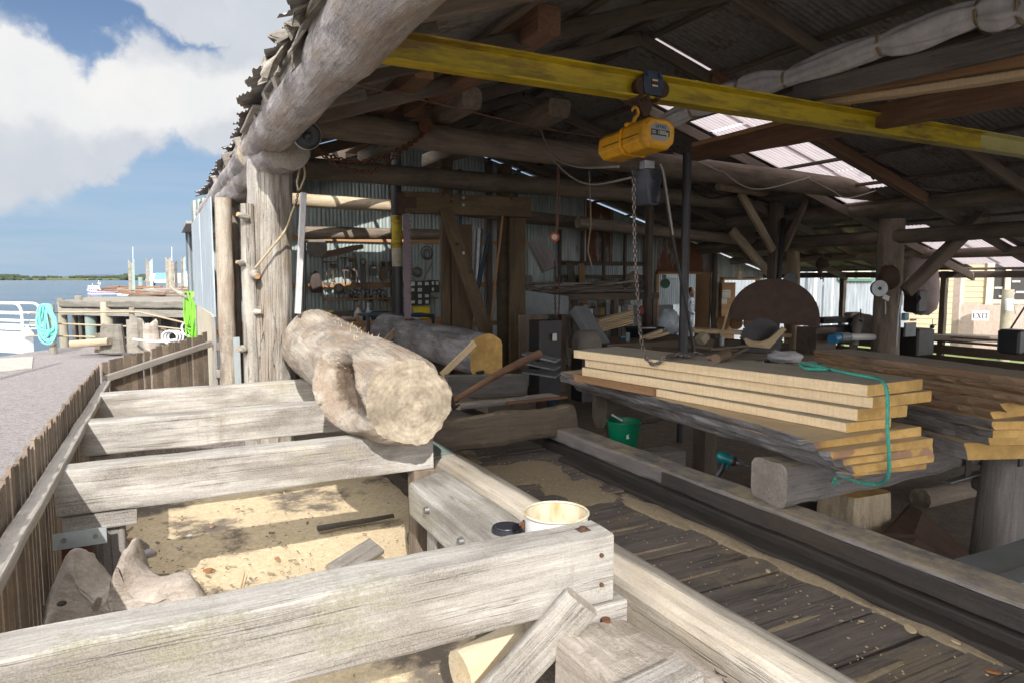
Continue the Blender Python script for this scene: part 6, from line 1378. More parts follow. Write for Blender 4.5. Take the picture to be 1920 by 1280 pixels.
b=MB(); b.tube([Yp(1105,322,9.6),Yp(1108,420,9.6),Yp(1102,470,9.6),Yp(1110,500,9.6)],.014,6); tag(b.build('hanging_rope','rope_tan'),'tan rope hanging from the second tie log above the rack','rope')
b=MB(); b.tube(catmull([Yp(1290,345,9.8),Yp(1330,372,9.8),Yp(1385,366,9.8),Yp(1450,384,9.8)],6),.012,6); tag(b.build('slack_cable','black_plastic'),'slack black cable along the second tie log','cable')
# boards and pots on a bench behind the pale planks
HY=9.0; za=Yp(1150,640,HY).z
a=Yp(1130,645,HY); e=Yp(1295,655,HY)
r=thing('low_bench',((a.x+e.x)/2,HY,-.6),'low dark bench with wire mesh top behind the pale planks','bench'); timber('bench_top',(a.x-.3,HY,za-.05),(e.x,HY,za-.05),1.1,.14,['dark_beam','dark_beam'],r); 
for x in(a.x,e.x-.2): timber('leg',(x,HY-.4,-.6),(x,HY-.4,za-.12),.12,.12,'dark_beam',r)
q=Yp(1208,618,9.3); r=thing('black_pan',(q.x,q.y,za+.02),'wide black rubber pan on the low dark bench','pan'); b=MB(); T=Matrix.Translation((q.x,q.y,za+.02)); b.lathe([(.28,0),(.33,.15),(.35,.16),(.32,.16),(.29,.05),(.0,.05)],24,0,T); b.build('pan_body','black_plastic',r); b=MB(); b.box((q.x+.05,q.y-.05,za+.17),(.22,.14,.02)); b.build('paper_sheet','paper',r)
for i,(p0,p1) in enumerate((((1208,632),(1240,620)),((1215,634),(1252,624)))): solid('wood_strip',Yp(*p0,8.5),Yp(*p1,8.7),.07,.05,['sawn','sawn'],('upper of two short fresh strips in front of the black pan','lower of two short fresh strips in front of the black pan')[i],'strip')
for i in range(6): solid('fresh_board',Yp(1118,622-4*i,10.2),Yp(1182,604-4*i,10.2),.2,.03,['sawn','sawn'],'fresh yellow board stacked on the shelf behind the chute','board',group='fresh boards behind the chute')
q=Yp(1177,628,8.7); r=thing('drink_can',(q.x,q.y,za+.02),'green and white drink can on the low dark bench','can'); b=MB(); b.lathe([(.03,0),(.035,.01),(.035,.13),(.028,.14)],14,0,Matrix.Translation((q.x,q.y,za+.02))); b.build('can_body','teal_timber',r)
q=Yp(1255,600,9.6); b=MB(); b.ball((q.x,q.y,Yp(1255,606,9.6).z),(.22,.2,.24),16,0,.25,6); tag(b.build('plastic_bag','plastic_film'),'bulging clear plastic bag left of the steel pole','bag')
b=MB(); q=Yp(1170,652,5.4); b.box((q.x,q.y,.885+.0),(.07,.02,.012),ch=.004); tag(b.build('marker_pen','blue_paint'),'small blue and red pen lying on the far end of the pale planks','pen')
# mallet on the pale planks
q=Zp(1348,666,.87); r=thing('wooden_mallet',q,'worn wooden mallet lying on top of the pale planks','mallet'); b=MB(); a=Zp(1342,672,.90); e=Zp(1362,664,.91); b.cyl(a,e,.035,.042,12); b.build('head','tool_wood',r); b=MB(); b.tube([Zp(1350,667,.905),Zp(1336,669,.895),Zp(1328,671,.885)],[.016,.018,.02],8); b.build('handle','tool_wood',r)
# saw bench with wooden cradle and round blade, half round guard above it
SY=8.3; zt=Yp(1380,640,SY).z
r=thing('saw_bench',Yp(1350,660,SY),'dark saw bench cluttered behind the pale planks','bench'); timber('bench_top',Yp(1235,655,SY)+V((0,0,-.02)),Yp(1600,668,SY),1.3,.10,['dark_beam','dark_beam'],r)
for px in(1300,1560): q=Yp(px,660,SY); timber('leg',(q.x,SY,-.6),(q.x,SY,q.z-.05),.14,.14,'dark_beam',r)
q=Yp(1428,640,7.8); T=facing(q,-YAW-.3)
b=MB(); b.prism([(-.28,.03),(-.20,-.08),(.12,-.10),(.36,.20),(.30,.24),(.10,.04),(.0,.0),(-.12,.0),(-.24,.05)][::-1],.14,0,T); tag(b.build('blade_cradle','sawn'),'pale wooden cradle with curved cut-out holding the round saw blade','cradle')
b=MB(); n=44; pl=[]
for k in range(n): a=2*math.pi*k/n; pl+=[(math.cos(a)*.33,math.sin(a)*.33),(math.cos(a+.03)*.36,math.sin(a+.03)*.36)]
b.prism(pl,.008,0,T@Matrix.Translation((-.0,.02,-.12))@Matrix.Rotation(R(18),4,'Y')); tag(b.build('round_saw_blade','steel_dark'),'dark toothed round saw blade standing behind the wooden cradle','saw blade')
q=Yp(1447,600,9.0); T=facing(Yp(1449,604,9.0),-YAW-.25)@Matrix.Rotation(R(-5),4,'Z'); pl=[(-.80,-.02)]+[(-.79*math.cos(math.pi*k/24),.80*math.sin(math.pi*k/24)**.9) for k in range(1,24)]+[(.80,0)]
r=thing('blade_guard',q,'big half round dark iron blade guard hung over the saw bench','guard'); b=MB(); b.prism(pl[::-1],.20,0,T); b.build('guard_shell','guard_iron',r); b=MB(); b.box((0,0,0),(.1,.1,.1)) if False else None
for (x,y) in((.02,.16),(.02,.36)): b=MB(); b.cyl((x,y,.10),(x,y,.115),.018,n=8,M=T); b.build('bolt','steel_dark',r)
b=MB(); b.cyl(T@V((.02,.55,0)),V((pA.x-.02,9.5,2.6)),.05,n=10); b.build('hanger_arm','steel_dark',r)
solid('yellow_slab',Yp(1290,618,9.6),Yp(1470,628,9.0),.5,.07,['sawn','sawn'],'wide yellow slab lying on the bench behind the round saw blade','slab')
solid('slab_trestle',Yp(1300,630,9.6)+V((0,0,-.1)),Yp(1470,640,9.0)+V((0,0,-.1)),.4,.16,'dark_beam','dark trestle under the wide yellow slab','trestle')
for i,(px,s) in enumerate(((1355,.14),(1408,.15),(1440,.12),(1380,.13))):
    q=Yp(px,606,10.3); b=MB(); T=facing(q,-YAW); b.cyl((0,0,-.04),(0,0,.04),s,n=22,M=T); tag(b.build('wood_disc','sawn_red' if i!=1 else 'sawn_end'),('round orange wood slice at the left behind the yellow slab','ringed wood slice in the middle behind the yellow slab','small round wood slice at the right behind the yellow slab','round wood slice between the left and the ringed one')[i],'wood slice')
solid('stick_handle',Yp(1350,636,8.4),Yp(1365,582,8.7),.035,.03,['sawn','sawn'],'pale stick standing up out of the clutter by the steel pole','stick')
solid('wood_block',Yp(1311,640,7.6),Yp(1322,628,7.6),.14,.12,['fresh_log','fresh_log'],'pale block of split wood right of the steel pole','block')
b=MB(); q=Yp(1352,645,7.6); b.lathe([(.045,-.02),(.05,.11)],12,0,Matrix.Translation(q)); tag(b.build('metal_cup','steel_grey'),'small grey metal cup on the saw bench','cup')
for i,(p0,p1) in enumerate((((1302,650),(1390,658)),((1330,655),(1400,648)),((1370,668),(1402,652)))): solid('offcut_strip',Yp(*p0,7.5),Yp(*p1,7.7),.06,.03,['brown','brown'],('long thin strip lying left on the saw bench','thin strip crossing the long strip on the saw bench','short strip at the right of the saw bench clutter')[i],'strip')
b=MB(); q=Yp(1470,668,6.4); b.ball(q,(.24,.2,.07),14,0,.6,8); tag(b.build('grey_tarp','cloth_white'),'crumpled grey sheet lying between the two plank stacks','tarp')
# bell like block, mirror, hanging wrench and light
q=Yp(1387,517,10.0); r=thing('hanging_block',q,'pale wooden block hanging on a cord by the back wall','block'); b=MB(); b.tube([q+V((0,0,.09)),q+V((0,0,.07)),q+V((0,0,-.09))],[.03,.055,.065],10); b.build('block_body','fresh_log',r); b=MB(); b.cyl(q+V((0,0,.08)),q+V((.01,0,.20)),.012,n=6); b.build('cord','rope_tan',r)
q=Yp(1482,524,10.2); r=thing('round_mirror',q,'round grey disc with pale rim on the log post','disc'); T=facing(q,-YAW-.2); b=MB(); b.cyl((0,0,-.03),(0,0,.02),.135,n=24,M=T); b.build('disc_face','grey_sheet',r); b=MB(); b.tube([(math.cos(k*math.pi/12)*.135,math.sin(k*math.pi/12)*.135,.015) for k in range(24)],.012,6,closed=True,M=T); b.build('disc_rim','hat_felt',r)
b=MB(); q=Yp(1462,512,10.1); b.lathe([(.035,-.07),(.035,.05),(.015,.07)],12,0,Matrix.Translation(q)); tag(b.build('red_bottle','red_paint'),'small red bottle beside the round grey disc','bottle')
q=Yp(1540,500,9.3); r=thing('hanging_motor',q,'dark greasy tool head hanging from the lintel','tool'); b=MB(); b.ball(q+V((.03,0,.06)),(.13,.12,.10),12,0,.4,3); b.tube([q+V((0,0,.25)),q+V((0,0,.1)),q+V((-.04,0,-.06)),q+V((-.03,0,-.17)),q+V((.06,-.03,-.20))],[.03,.04,.05,.045,.03],9); b.tube([q+V((-.03,0,-.17)),q+V((.0,0,-.25)),q+V((.05,0,-.24))],.014,7); b.build('tool_body','rust_dark',r)
b=MB(); b.tube([q+V((.03,-.02,-.22)),q+V((.06,-.02,-.28)),q+V((.03,-.02,-.30))],.010,6); b.build('hook','steel_dark',r)
a=Yp(1568,452,9.6); e=Yp(1656,447,9.6); r=thing('tube_light',a.lerp(e,.5),'lit yellowish fluorescent tube under the right hand roof','light'); b=MB(); b.cyl(a,e,.026,n=10); b.build('tube','lamp_on',r); timber('batten_case',a+V((0,.02,.045)),e+V((0,.02,.045)),.09,.035,'white_paint',r,c=.004,j=.0)
q=Yp(1642,316,7.2); r=thing('eave_spotlight',q,'grey cylinder spotlight hanging from the rafters on the right','lamp'); T,_=frame(Yp(1632,305,7.2),Yp(1650,335,7.1)); b=MB(); b.tube([(0,0,0),(.16,0,0)],.075,14,M=T); b.build('lamp_tube','galv_steel',r); b=MB(); b.tube([(.16,0,0),(.2,0,0),(.27,0,0)],[.08,.105,.095],14,M=T); b.build('lamp_hood','rust_dark',r)
# bandsaw gear on the log post B, dust sack
q=Yp(1655,540,7.4); r=thing('grinder_head',q,'dark machine head with a pale wheel fixed on the thick log post','machine'); b=MB(); b.ball(Yp(1668,520,7.55),(.20,.15,.22),14,0,.25,2); b.build('head_casing','rust_dark',r); T=facing(Yp(1648,541,7.35),-YAW); b=MB(); b.cyl((0,0,-.03),(0,0,.03),.135,n=24,M=T); b.build('wheel','steel_grey',r); b=MB(); b.cyl((0,0,.03),(0,0,.036),.03,n=10,M=T); b.build('hub','rust_dark',r)
b=MB(); b.box(Yp(1661,558,7.35),(.16,.02,.08),0,Matrix.Rotation(.3,4,'Y')); tag(b.build('switch_plate','paper'),'pale tilted switch plate on the thick log post','plate')
b=MB(); b.tube([Yp(1660,562,7.38),Yp(1660,590,7.38)],.012,6); tag(b.build('hanging_bolt','steel_grey'),'thin grey rod hanging under the tilted switch plate','rod')
stick('grey_conduit',[Yp(1700,520,7.4),Yp(1690,540,7.4),Yp(1684,590,7.4),Yp(1680,650,7.4)],.016,'steel_grey','grey conduit pipe running down the thick log post','pipe',8)
sk=Yp(1722,520,8.6); r=thing('dust_sack',sk,'big pale cloth dust sack hanging behind the slanting brace','sack'); b=MB(); secs=[]
for py,pl_,pr in((456,1727,1731),(470,1717,1738),(500,1704,1745),(530,1703,1748),(560,1708,1749),(580,1712,1746),(590,1722,1738)):
    a=Yp(pl_,py,8.6); e=Yp(pr,py,8.6); c_=(a+e)/2; w_=(e-a).length/2; secs.append([c_+V((math.cos(k*math.pi/8)*w_,math.sin(k*math.pi/8)*w_*.8,.02*math.sin(k*2)))*1 for k in range(16)])
b.loft(secs,0,None,True); b.build('sack_cloth','cloth_sack',r); b=MB(); b.cyl(Yp(1729,456,8.6),Yp(1730,415,8.6),.008,n=6); b.build('hanging_cord','rope_tan',r)
q=Yp(1712,565,7.8); r=thing('bandsaw_machine',Yp(1715,640,7.8),'dark bandsaw machine with a light blue box right of the thick log post','machine'); b=MB(); b.box(Yp(1716,565,7.8),(.28,.3,.42),ch=.03); b.build('machine_head','steel_dark',r); b=MB(); b.box(Yp(1712,640,7.8),(.5,.5,.5),ch=.03); b.build('machine_base','steel_dark',r); b=MB(); b.box(Yp(1697,594,7.5),(.11,.08,.13),ch=.008); b.build('switch_box','light_blue',r); b=MB(); b.box(Yp(1688,562,7.55),(.08,.05,.22),ch=.006); b.build('pale_cover','paper',r); b=MB(); b.box(Yp(1706,618,7.55),(.30,.04,.25),ch=.004); b.build('grey_panel','grey_sheet',r); b=MB(); b.box(Yp(1712,600,7.5),(.16,.02,.03)); b.build('red_name_strip','red_paint',r)
b=MB(); b.tube([Yp(1722,552,7.7),Yp(1726,560,7.6),Yp(1720,570,7.6)],.02,6); b.build('crank','steel_dark',r)
# thicknesser with round hood, blue pipe
r=thing('planer_machine',Yp(1590,640,8.6),'grey planer machine with round hood beside the thick log post','machine'); T=facing(Yp(1618,610,8.4),-YAW-.15)
b=MB(); b.cyl((0,0,-.15),(0,0,.15),.22,n=26,M=T); b.build('round_hood','hat_felt',r); b=MB(); b.box(Yp(1560,600,8.7),(.95,.4,.10),ch=.01); b.box(Yp(1575,618,8.7),(.75,.35,.16),ch=.02); b.build('table_bed','steel_dark',r); b=MB(); b.cyl(Yp(1612,598,8.2),Yp(1600,650,7.9),.07,n=12); b.build('dust_pipe','hat_felt',r); b=MB(); b.cyl(Yp(1613,603,8.15),Yp(1614,580,8.15),.012,n=6); b.ball(Yp(1613,603,8.12),.045,10); b.build('lock_knob','steel_dark',r)
b=MB(); b.box(Yp(1600,590,9.2),(.38,.2,.10),ch=.03); b.build('orange_cover','fence_pale',r)
for px in(1545,1650): q=Yp(px,625,8.7); b=MB(); b.box((q.x,q.y,(q.z-.6)/2),(.12,.12,q.z+.6)); b.build('leg','steel_dark',r)
r=thing('hose_pipe',Yp(1590,634,7.6),'white dust hose with blue end lying behind the right hand slabs','hose'); b=MB(); b.cyl(Yp(1578,632,7.6),Yp(1640,632,7.9),.06,n=14); b.build('white_pipe','white_paint',r); b=MB(); b.cyl(Yp(1576,632,7.58),Yp(1560,636,7.5),.075,.08,14); b.build('blue_end','blue_paint',r); b=MB(); b.cyl(Yp(1590,632,7.62),Yp(1572,632,7.55),.082,n=14); b.build('grey_clamp','grey_sheet',r)
b=MB(); b.box(Yp(1530,640,8.0),(.5,.4,.5)); tag(b.build('open_crate','dark_beam'),'dark crate under the planer machine','crate')
b=MB(); b.box(Yp(1900,640,6.2),(.34,.34,.40),ch=.03); tag(b.build('black_bin','black_plastic'),'black bin at the right edge behind the slabs','bin')
stick('leaning_rod',[Yp(1880,640,7.0),Yp(1925,570,7.2)],.018,'rust_dark','dark rod leaning over the low wall at the right edge','rod',8)
q=Yp(1748,612,9.2); r=thing('vise_tool',q,'small dark vise silhouetted on the bench below the sack','vise'); b=MB(); b.ball(q,(.06,.05,.05),8,0,.4); b.cyl(q+V((-.1,0,-.06)),q,.02,n=8); b.tube([q,q+V((.06,0,.03)),q+V((.12,0,.03))],.016,6); b.cyl(q,q+V((0,0,.16)),.007,n=5); b.build('vise_body','steel_dark',r)
solid('right_bench',(Yp(1705,625,9.3).x,9.3,Yp(1705,624,9.3).z-.06),(Yp(1920,632,8.3).x,8.3,Yp(1920,632,8.3).z-.06),.7,.12,'dark_beam','dark bench along the open right side','bench')
# notices on a board, person in the doorway
a=Yp(1365,560,13.7); r=thing('notice_board',(a.x,13.7,-.6),'brown upright board with two paper notices beside the doorway','notice board'); z0=-.6; z1=Yp(1365,530,13.7).z; w_=Yp(1377,560,13.7).x-Yp(1352,560,13.7).x
b=MB(); b.box((a.x,13.7,(z0+z1)/2),(w_,.04,z1-z0)); b.build('board','sawn_red',r)
for (px0,px1,py0,py1) in((1354,1370,544,559),(1353,1363,560,570)):
    c0_=Yp(px0,py1,13.67); c1_=Yp(px1,py0,13.67); b=MB(); b.box(((c0_.x+c1_.x)/2,13.672,(c0_.z+c1_.z)/2),(c1_.x-c0_.x,.004,c1_.z-c0_.z)); n_=b.build('notice','paper',r); b=MB()
    for k in range(5):
        zz_=c0_.z+(c1_.z-c0_.z)*(k+.8)/6; b.box(((c0_.x+c1_.x)/2,13.668,zz_),((c1_.x-c0_.x)*(.7 if k!=4 else .8),.002,.008 if k!=4 else .018))
    b.build('print_lines','plate_grey',n_)
q=Yp(1270,590,14.9); solid('counter',(BX(1225),14.9,.0),(BX(1303),14.9,.0),.12,Yp(1270,574,14.9).z*2-.0+.0,['grey_sheet','grey_sheet'],'dark grey counter behind the doorway','counter',j=.002)
bpy.data.objects['counter'].location.z=-.6+Yp(1270,574,14.9).z/1.0*.0+ (Yp(1270,574,14.9).z+.6)/2-.0
q=Yp(1247,566,14.05); b=MB(); T=facing(Yp(1247,532,15.5),-YAW); b.cyl((0,0,0),(0,0,.02),.14,n=24,M=T); r=thing('round_sign',Yp(1247,532,15.5),'round green sign with a red patch seen through the doorway','sign'); b.build('sign_disc','green_plastic',r); b=MB(); b.box((-.03,.0,.022),(.13,.05,.004)); b2=MB(); b2.add([T@v_ for v_ in b.v],b.f); b2.build('red_patch','red_paint',r)
q=Yp(1255,519,15.3); b=MB(); b.box(q,(.42,.2,.12),ch=.03); tag(b.build('white_box','white_paint'),'white rounded lamp box above the round green sign','box')
def person():
    h0=Yp(1294,558,15.3); x,y=h0.x,h0.y; r=thing('person',(x,y,-.6),'person with short brown hair and patterned shirt standing behind the counter','person')
    J={'pel':(0,0,.92,.15,.11),'wst':(0,0,1.08,.135,.10),'chs':(0,.01,1.30,.165,.12),'nk0':(0,.0,1.47,.065,.06),'nk1':(0,-.02,1.55,.058,.058)}
    me=bpy.data.meshes.new('body'); vs=[(0,0,.95),(0,.0,1.12),(0,.01,1.32),(0,0,1.46),(0,-.03,1.56),(.20,0,1.42),(.25,-.02,1.15),(.20,-.22,1.02),(-.20,0,1.42),(-.25,-.02,1.15),(-.18,-.22,1.02),(.10,0,.9),(.11,.0,.5),(.11,.02,.08),(.12,-.14,.03),(-.10,0,.9),(-.11,0,.5),(-.11,.02,.08),(-.12,-.14,.03)]
    es=[(0,1),(1,2),(2,3),(3,4),(3,5),(5,6),(6,7),(3,8),(8,9),(9,10),(0,11),(11,12),(12,13),(13,14),(0,15),(15,16),(16,17),(17,18)]; rs=[.15,.14,.15,.085,.055,.065,.048,.035,.065,.048,.035,.09,.065,.045,.035,.09,.065,.045,.035]
    hs=vs[4]; me.from_pydata([(a,c_,z) for a,c_,z in vs],es,[]); o=bpy.data.objects.new('body',me); COL.objects.link(o); setpar(o,r,Matrix.Translation((x,y,-.6))@Matrix.Rotation(R(25),4,'Z'))
    sm=o.modifiers.new('skin','SKIN'); 
    for v_,q_ in zip(me.skin_vertices[0].data,rs): v_.radius=(q_,q_*.8)
    me.skin_vertices[0].data[0].use_root=True
    sb_=o.modifiers.new('sub','SUBSURF'); sb_.levels=1; sb_.render_levels=2; me.materials.append(MT['shirt'])
    T=Matrix.Translation((x,y,-.6))@Matrix.Rotation(R(25),4,'Z')
    b=MB(); b.loft([[V((a*w_,c_*d_+dy,z)) for a,c_ in [(math.cos(k*math.pi/8),math.sin(k*math.pi/8)) for k in range(16)]] for w_,d_,dy,z in((.05,.055,-.03,1.52),(.062,.075,-.06,1.57),(.074,.095,-.05,1.64),(.078,.10,-.04,1.70),(.07,.09,-.035,1.76),(.03,.04,-.03,1.795))],0,None,True,M=T); b.tube([(0,-.145,1.69),(0,-.17,1.655),(0,-.14,1.65)],[.008,.014,.008],6,M=T)
    for s in(-1,1): b.ball((s*.08,-.03,1.665),(.012,.02,.03),8,0,0,0,T)
    b.build('head','skin',r); b=MB(); b.ball((0,-.015,1.715),(.088,.105,.095),14,0,.15,2,T); b.build('hair','hair',r)
person()
# ================================================================== BUILDINGS, FENCE AND SIGN BEYOND THE OPEN SIDE
def wframe(pxa,ta,pxb,tb):
    a=Dp(pxa,523,ta); e=Dp(pxb,523,tb); a.z=e.z=0; return a,e
a,e=wframe(1490,24,1690,24); d=(e-a).normalized(); nr=V((d.y,-d.x,0))
r=thing('iron_house',(a+e)/2+V((0,0,-.65)),'white corrugated iron house with a green framed window','house')
corr_wall('wall',a-d*3,e+d*.2,-.65,3.2,'white_iron',.12,.016,r)
b=MB(); b.box((a+e)/2+d*-1.4-nr*3+V((0,0,1.3)),(9,5.9,3.9),0,Matrix.Rotation(math.atan2(d.y,d.x),4,'Z')) if False else None
T,_=frame((a+e)/2-nr*3+V((0,0,3.2)),(a+e)/2-nr*3+d+V((0,0,3.2))); b.prism([(-3.4,-.1),(3.4,-.1),(0,1.6)],11,0,T@Matrix.Rotation(R(90),4,'Y')@Matrix.Rotation(R(90),4,'Z')); b.build('roof','galv',r)
def onw(px,py): # a point on that wall
    dd=ray(px,py); t=((a-CP).dot(nr))/(dd.dot(nr)); return CP+dd*t
w0=onw(1572,525); w1=onw(1636,498); ww=(w1-w0); wl=V((ww.x,ww.y,0)).length; wr_=timber('window_frame',V((w0.x,w0.y,w0.z))+nr*.06,V((w1.x,w1.y,w0.z))+nr*.06,.14,.10,'green_trim',r,c=.005,j=.0)
b=MB()
for t in(0,.5,1):
    q=V((w0.x,w0.y,w0.z)).lerp(V((w1.x,w1.y,w0.z)),t)+nr*.04+V((0,0,.45)); b.box(q,(.10,.06,.95),0,Matrix.Rotation(math.atan2(d.y,d.x),4,'Z'))
b.build('green_casing','green_trim',r)
for t in(.25,.75):
    q=V((w0.x,w0.y,w0.z)).lerp(V((w1.x,w1.y,w0.z)),t)+nr*.03+V((0,0,.45)); Rz=Matrix.Rotation(math.atan2(d.y,d.x),4,'Z'); b=MB(); b.box(q,(wl*.40,.05,.9),0,Rz); s_=b.build('sash','cream_trim',r); b=MB(); b.box(q+nr*.03,(wl*.27,.02,.72),0,Rz); b.build('pane','window_pale',s_)
q0=onw(1513,625); b=MB(); b.cyl(q0+nr*.5+V((0,0,-.4)),q0+nr*.5+V((0,0,3)),.06,n=10); b.cyl(q0+nr*.5+d*.6+V((0,0,-.4)),q0+nr*.5+d*.6+V((0,0,2.0)),.03,n=8); tag(b.build('gate_post','white_paint'),'white round gate post in front of the corrugated house','post')
a,e=wframe(1692,25.5,1865,24.5); d=(e-a).normalized(); nr=V((d.y,-d.x,0)); r=thing('weatherboard_house',(a+e)/2+V((0,0,-.65)),'beige weatherboard house with dark shop windows at its right end','house')
b=MB(); n=20; e2=onw(1860,520)
for k in range(n):
    z=-.62+.20*k; A=a-d*.1+V((0,0,z)); E_=e2+V((0,0,z-e2.z)); b.loft([[A+nr*.03,A+nr*.005+V((0,0,.205)),A-nr*.1+V((0,0,.205)),A-nr*.1],[E_+nr*.03,E_+nr*.005+V((0,0,.205)),E_-nr*.1+V((0,0,.205)),E_-nr*.1]],0,None,False)
b.build('wall','beige_board',r)
Rz=Matrix.Rotation(math.atan2(d.y,d.x),4,'Z')
for px,wd in((1853,.22),(1886,.16)):
    q=onw(px,560); b=MB(); b.box(V((q.x,q.y,1.3))+nr*.05,(wd,.16,3.9),0,Rz); b.build('corner_post','cream_trim',r)
q=onw(1935,560); q1_=onw(1858,560); c_=(q+q1_)/2; b=MB(); b.box(V((c_.x,c_.y,1.55))-nr*.06,((q-q1_).length,.08,2.2),0,Rz); b.build('shop_window','window_dark',r); zs=onw(1900,566).z; b=MB(); b.box(V((c_.x,c_.y,zs))+nr*.04,((q-q1_).length,.14,.14),0,Rz); b.build('window_sill','cream_trim',r); b=MB(); b.box(V((c_.x,c_.y,(zs-.7)/2-.0)),((q-q1_).length,.1,zs+.55),0,Rz); b.build('wall_below','beige_board',r)
for px,py in((1872,540),(1895,550),(1905,528),(1880,556),(1912,548)): q=onw(px,py); b=MB(); b.box(q+nr*.0,(.25,.04,.08),0,Rz); b.build('window_display','window_pale',r)
T,_=frame((a+e)/2-nr*3+V((0,0,3.35)),(a+e)/2-nr*3+d+V((0,0,3.35))); b=MB(); b.prism([(-3.6,-.1),(3.6,-.1),(0,1.8)],12,0,T@Matrix.Rotation(R(90),4,'Y')@Matrix.Rotation(R(90),4,'Z')); b.build('roof','galv',r)
q=onw(1797,560); q=Dp(1797,560,19); b=MB(); b.box((q.x,q.y,.2),(.20,.20,Dp(1797,521,19).z*2+.0),ch=.01); b.v=[V((p.x,p.y,min(p.z,Dp(1797,521,19).z) if p.z>0 else -.62)) for p in b.v]; tag(b.build('white_post','fence_pale'),'pale pinkish square post left of the EXIT sign','post')
def fence_right():
    a=Dp(1805,523,18.4); e=Dp(1930,523,17.6); a.z=e.z=0; d=(e-a); L=d.length; d/=L; r=thing('paling_fence',(a+e)/2+V((0,0,-.62)),'pale spaced paling fence behind the EXIT sign','fence'); n=20; zt=Dp(1850,571,18).z; Rz=Matrix.Rotation(math.atan2(d.y,d.x),4,'Z')
    for k in range(n): q=a+d*(L*(k+.5)/n); b=MB(); b.box((q.x,q.y,(zt-.62)/2+random.uniform(-.02,.02)),(.075,.025,zt+.62),0,Rz); b.build('paling','fence_pale',r)
    for z in(zt-.12,zt-.55): timber('fence_rail',a+V((0,0,z))-V((d.y,-d.x,0))*.03,e+V((0,0,z))-V((d.y,-d.x,0))*.03,.05,.08,'rail_grey',r)
fence_right()
q=Dp(1888,580,17.2); b=MB(); b.cyl((q.x,q.y,-.62),(q.x,q.y,Dp(1888,543,17.2).z),.13,n=14); tag(b.build('timber_post','pale_post'),'round greenish pale post behind the EXIT sign','post')
q=Dp(1893,570,16.9); r=thing('white_drum',q,'small white drum hung on the round pale post','drum'); b=MB(); b.lathe([(.09,-.16),(.10,.10),(.08,.13)],14,0,Matrix.Translation(q)); b.build('drum_body','white_paint',r); b=MB(); b.tube([q+V((-.06,-.1,.05)),q+V((.0,-.12,-.1)),q+V((.05,-.12,-.25))],.008,5); b.build('cord','green_plastic',r)
# EXIT sign in serif letters
q=Dp(1838,592,15.0); T=facing(q,-YAW-.25); r=thing('exit_sign',q,'white board reading EXIT in dark serif letters','sign'); b=MB(); b.box((0,0,0),(.335,.215,.015),0,None,.004); b2=MB(); b2.add([T@v_ for v_ in b.v],b.f); b2.build('sign_board','sign_white',r)
b=MB()
def bar(x,y,w_,h_,ang=0): 
    M_=T@Matrix.Translation((x,y,.009))@Matrix.Rotation(R(ang),4,'Z'); c_=MB().box((0,0,0),(w_,h_,.003)); b.add([M_@v_ for v_ in c_.v],c_.f)
H_=.105; th=.020; sf=.008
x=-.115; bar(x-.018,0,th,H_); bar(x+.006,H_/2-sf/2,.066,sf); bar(x+.006,-H_/2+sf/2,.066,sf); bar(x+.004,0,.03,sf); bar(x+.036,H_/2-.014,.006,.024); bar(x+.036,-H_/2+.014,.006,.024); bar(x+.018,0,.006,.028)
x=-.028; bar(x,0,.021,H_*1.12,27); bar(x,0,.009,H_*1.12,-27)
for sx in(-1,1):
    for sy in(-1,1): bar(x+sx*.027,sy*(H_/2-sf/2),.034,sf)
x=.045; bar(x,0,th,H_); bar(x,H_/2-sf/2,.040,sf); bar(x,-H_/2+sf/2,.040,sf)
x=.112; bar(x,0,th,H_); bar(x,H_/2-sf/2,.078,sf); bar(x,-H_/2+sf/2,.040,sf); bar(x-.036,H_/2-.014,.006,.026); bar(x+.036,H_/2-.014,.006,.026)
b.build('lettering','ink',r)
# ================================================================== QUAY FURNITURE, JETTY AND BOATS
G=-.32
def rail(px,t): q=Dp(px,523,t); q.z=G; return q
r=thing('quay_railing',rail(20,17),'white tubular quay railing with a curved end','railing'); a=Dp(-120,600,18.4); e=Dp(52,600,16.9); d=(e-a); d.z=0; L=d.length; d/=L; zt=Dp(52,570,16.9).z; zb=Dp(52,622,16.9).z
for (off,back) in((0,0),(.0,.32)):
    o_=V((d.y,-d.x,0))*-back; o_+=d*(-.30 if back==0 else 0)*-1*0; s_=-.0
    E_=e+o_-d*(.22 if back==0 else 0); E_.z=0; A_=a+o_; A_.z=0; b=MB(); b.tube([A_+V((0,0,zt)),E_-d*.25+V((0,0,zt))]+[E_-d*.25+d*.25*math.sin(R(k))+V((0,0,zt-.25+.25*math.cos(R(k)))) for k in(20,40,60,80,90)]+[E_+V((0,0,zb-.08))],.032,8); b.build('rail_loop','white_paint',r)
    for f in(.36,.64,.82,.94): b=MB(); z=zt+(zb-zt)*f; b.cyl(A_+V((0,0,z)),E_+V((0,0,z)),.022 if f!=.36 else .035,n=8); b.build('rail_bar','white_paint',r)
E_=e.copy(); E_.z=0; b=MB(); c_=(a+e)/2; c_.z=(zb+G)/2-.05; b.box(c_,(L-.1,.30,zb-G+.05),0,Matrix.Rotation(math.atan2(d.y,d.x),4,'Z'),.02); b.build('base_beam','white_paint',r)
b=MB(); b.prism([(-.14,0),(.14,0),(0,.2)],.1,0,facing(V((e.x,e.y-.2,zb-.06)),-YAW)); b.build('foot','white_paint',r)
mp=Dp(96,585,16.2); zt2=Dp(96,570,16.2).z; r=thing('mooring_post',(mp.x,mp.y,G),'weathered mooring post wrapped by a turquoise rope coil','post'); log('post_shaft',(mp.x,mp.y,-1.9),(mp.x,mp.y,zt2),.085,.075,['jetty_wood','jetty_wood'],r,12,.08)
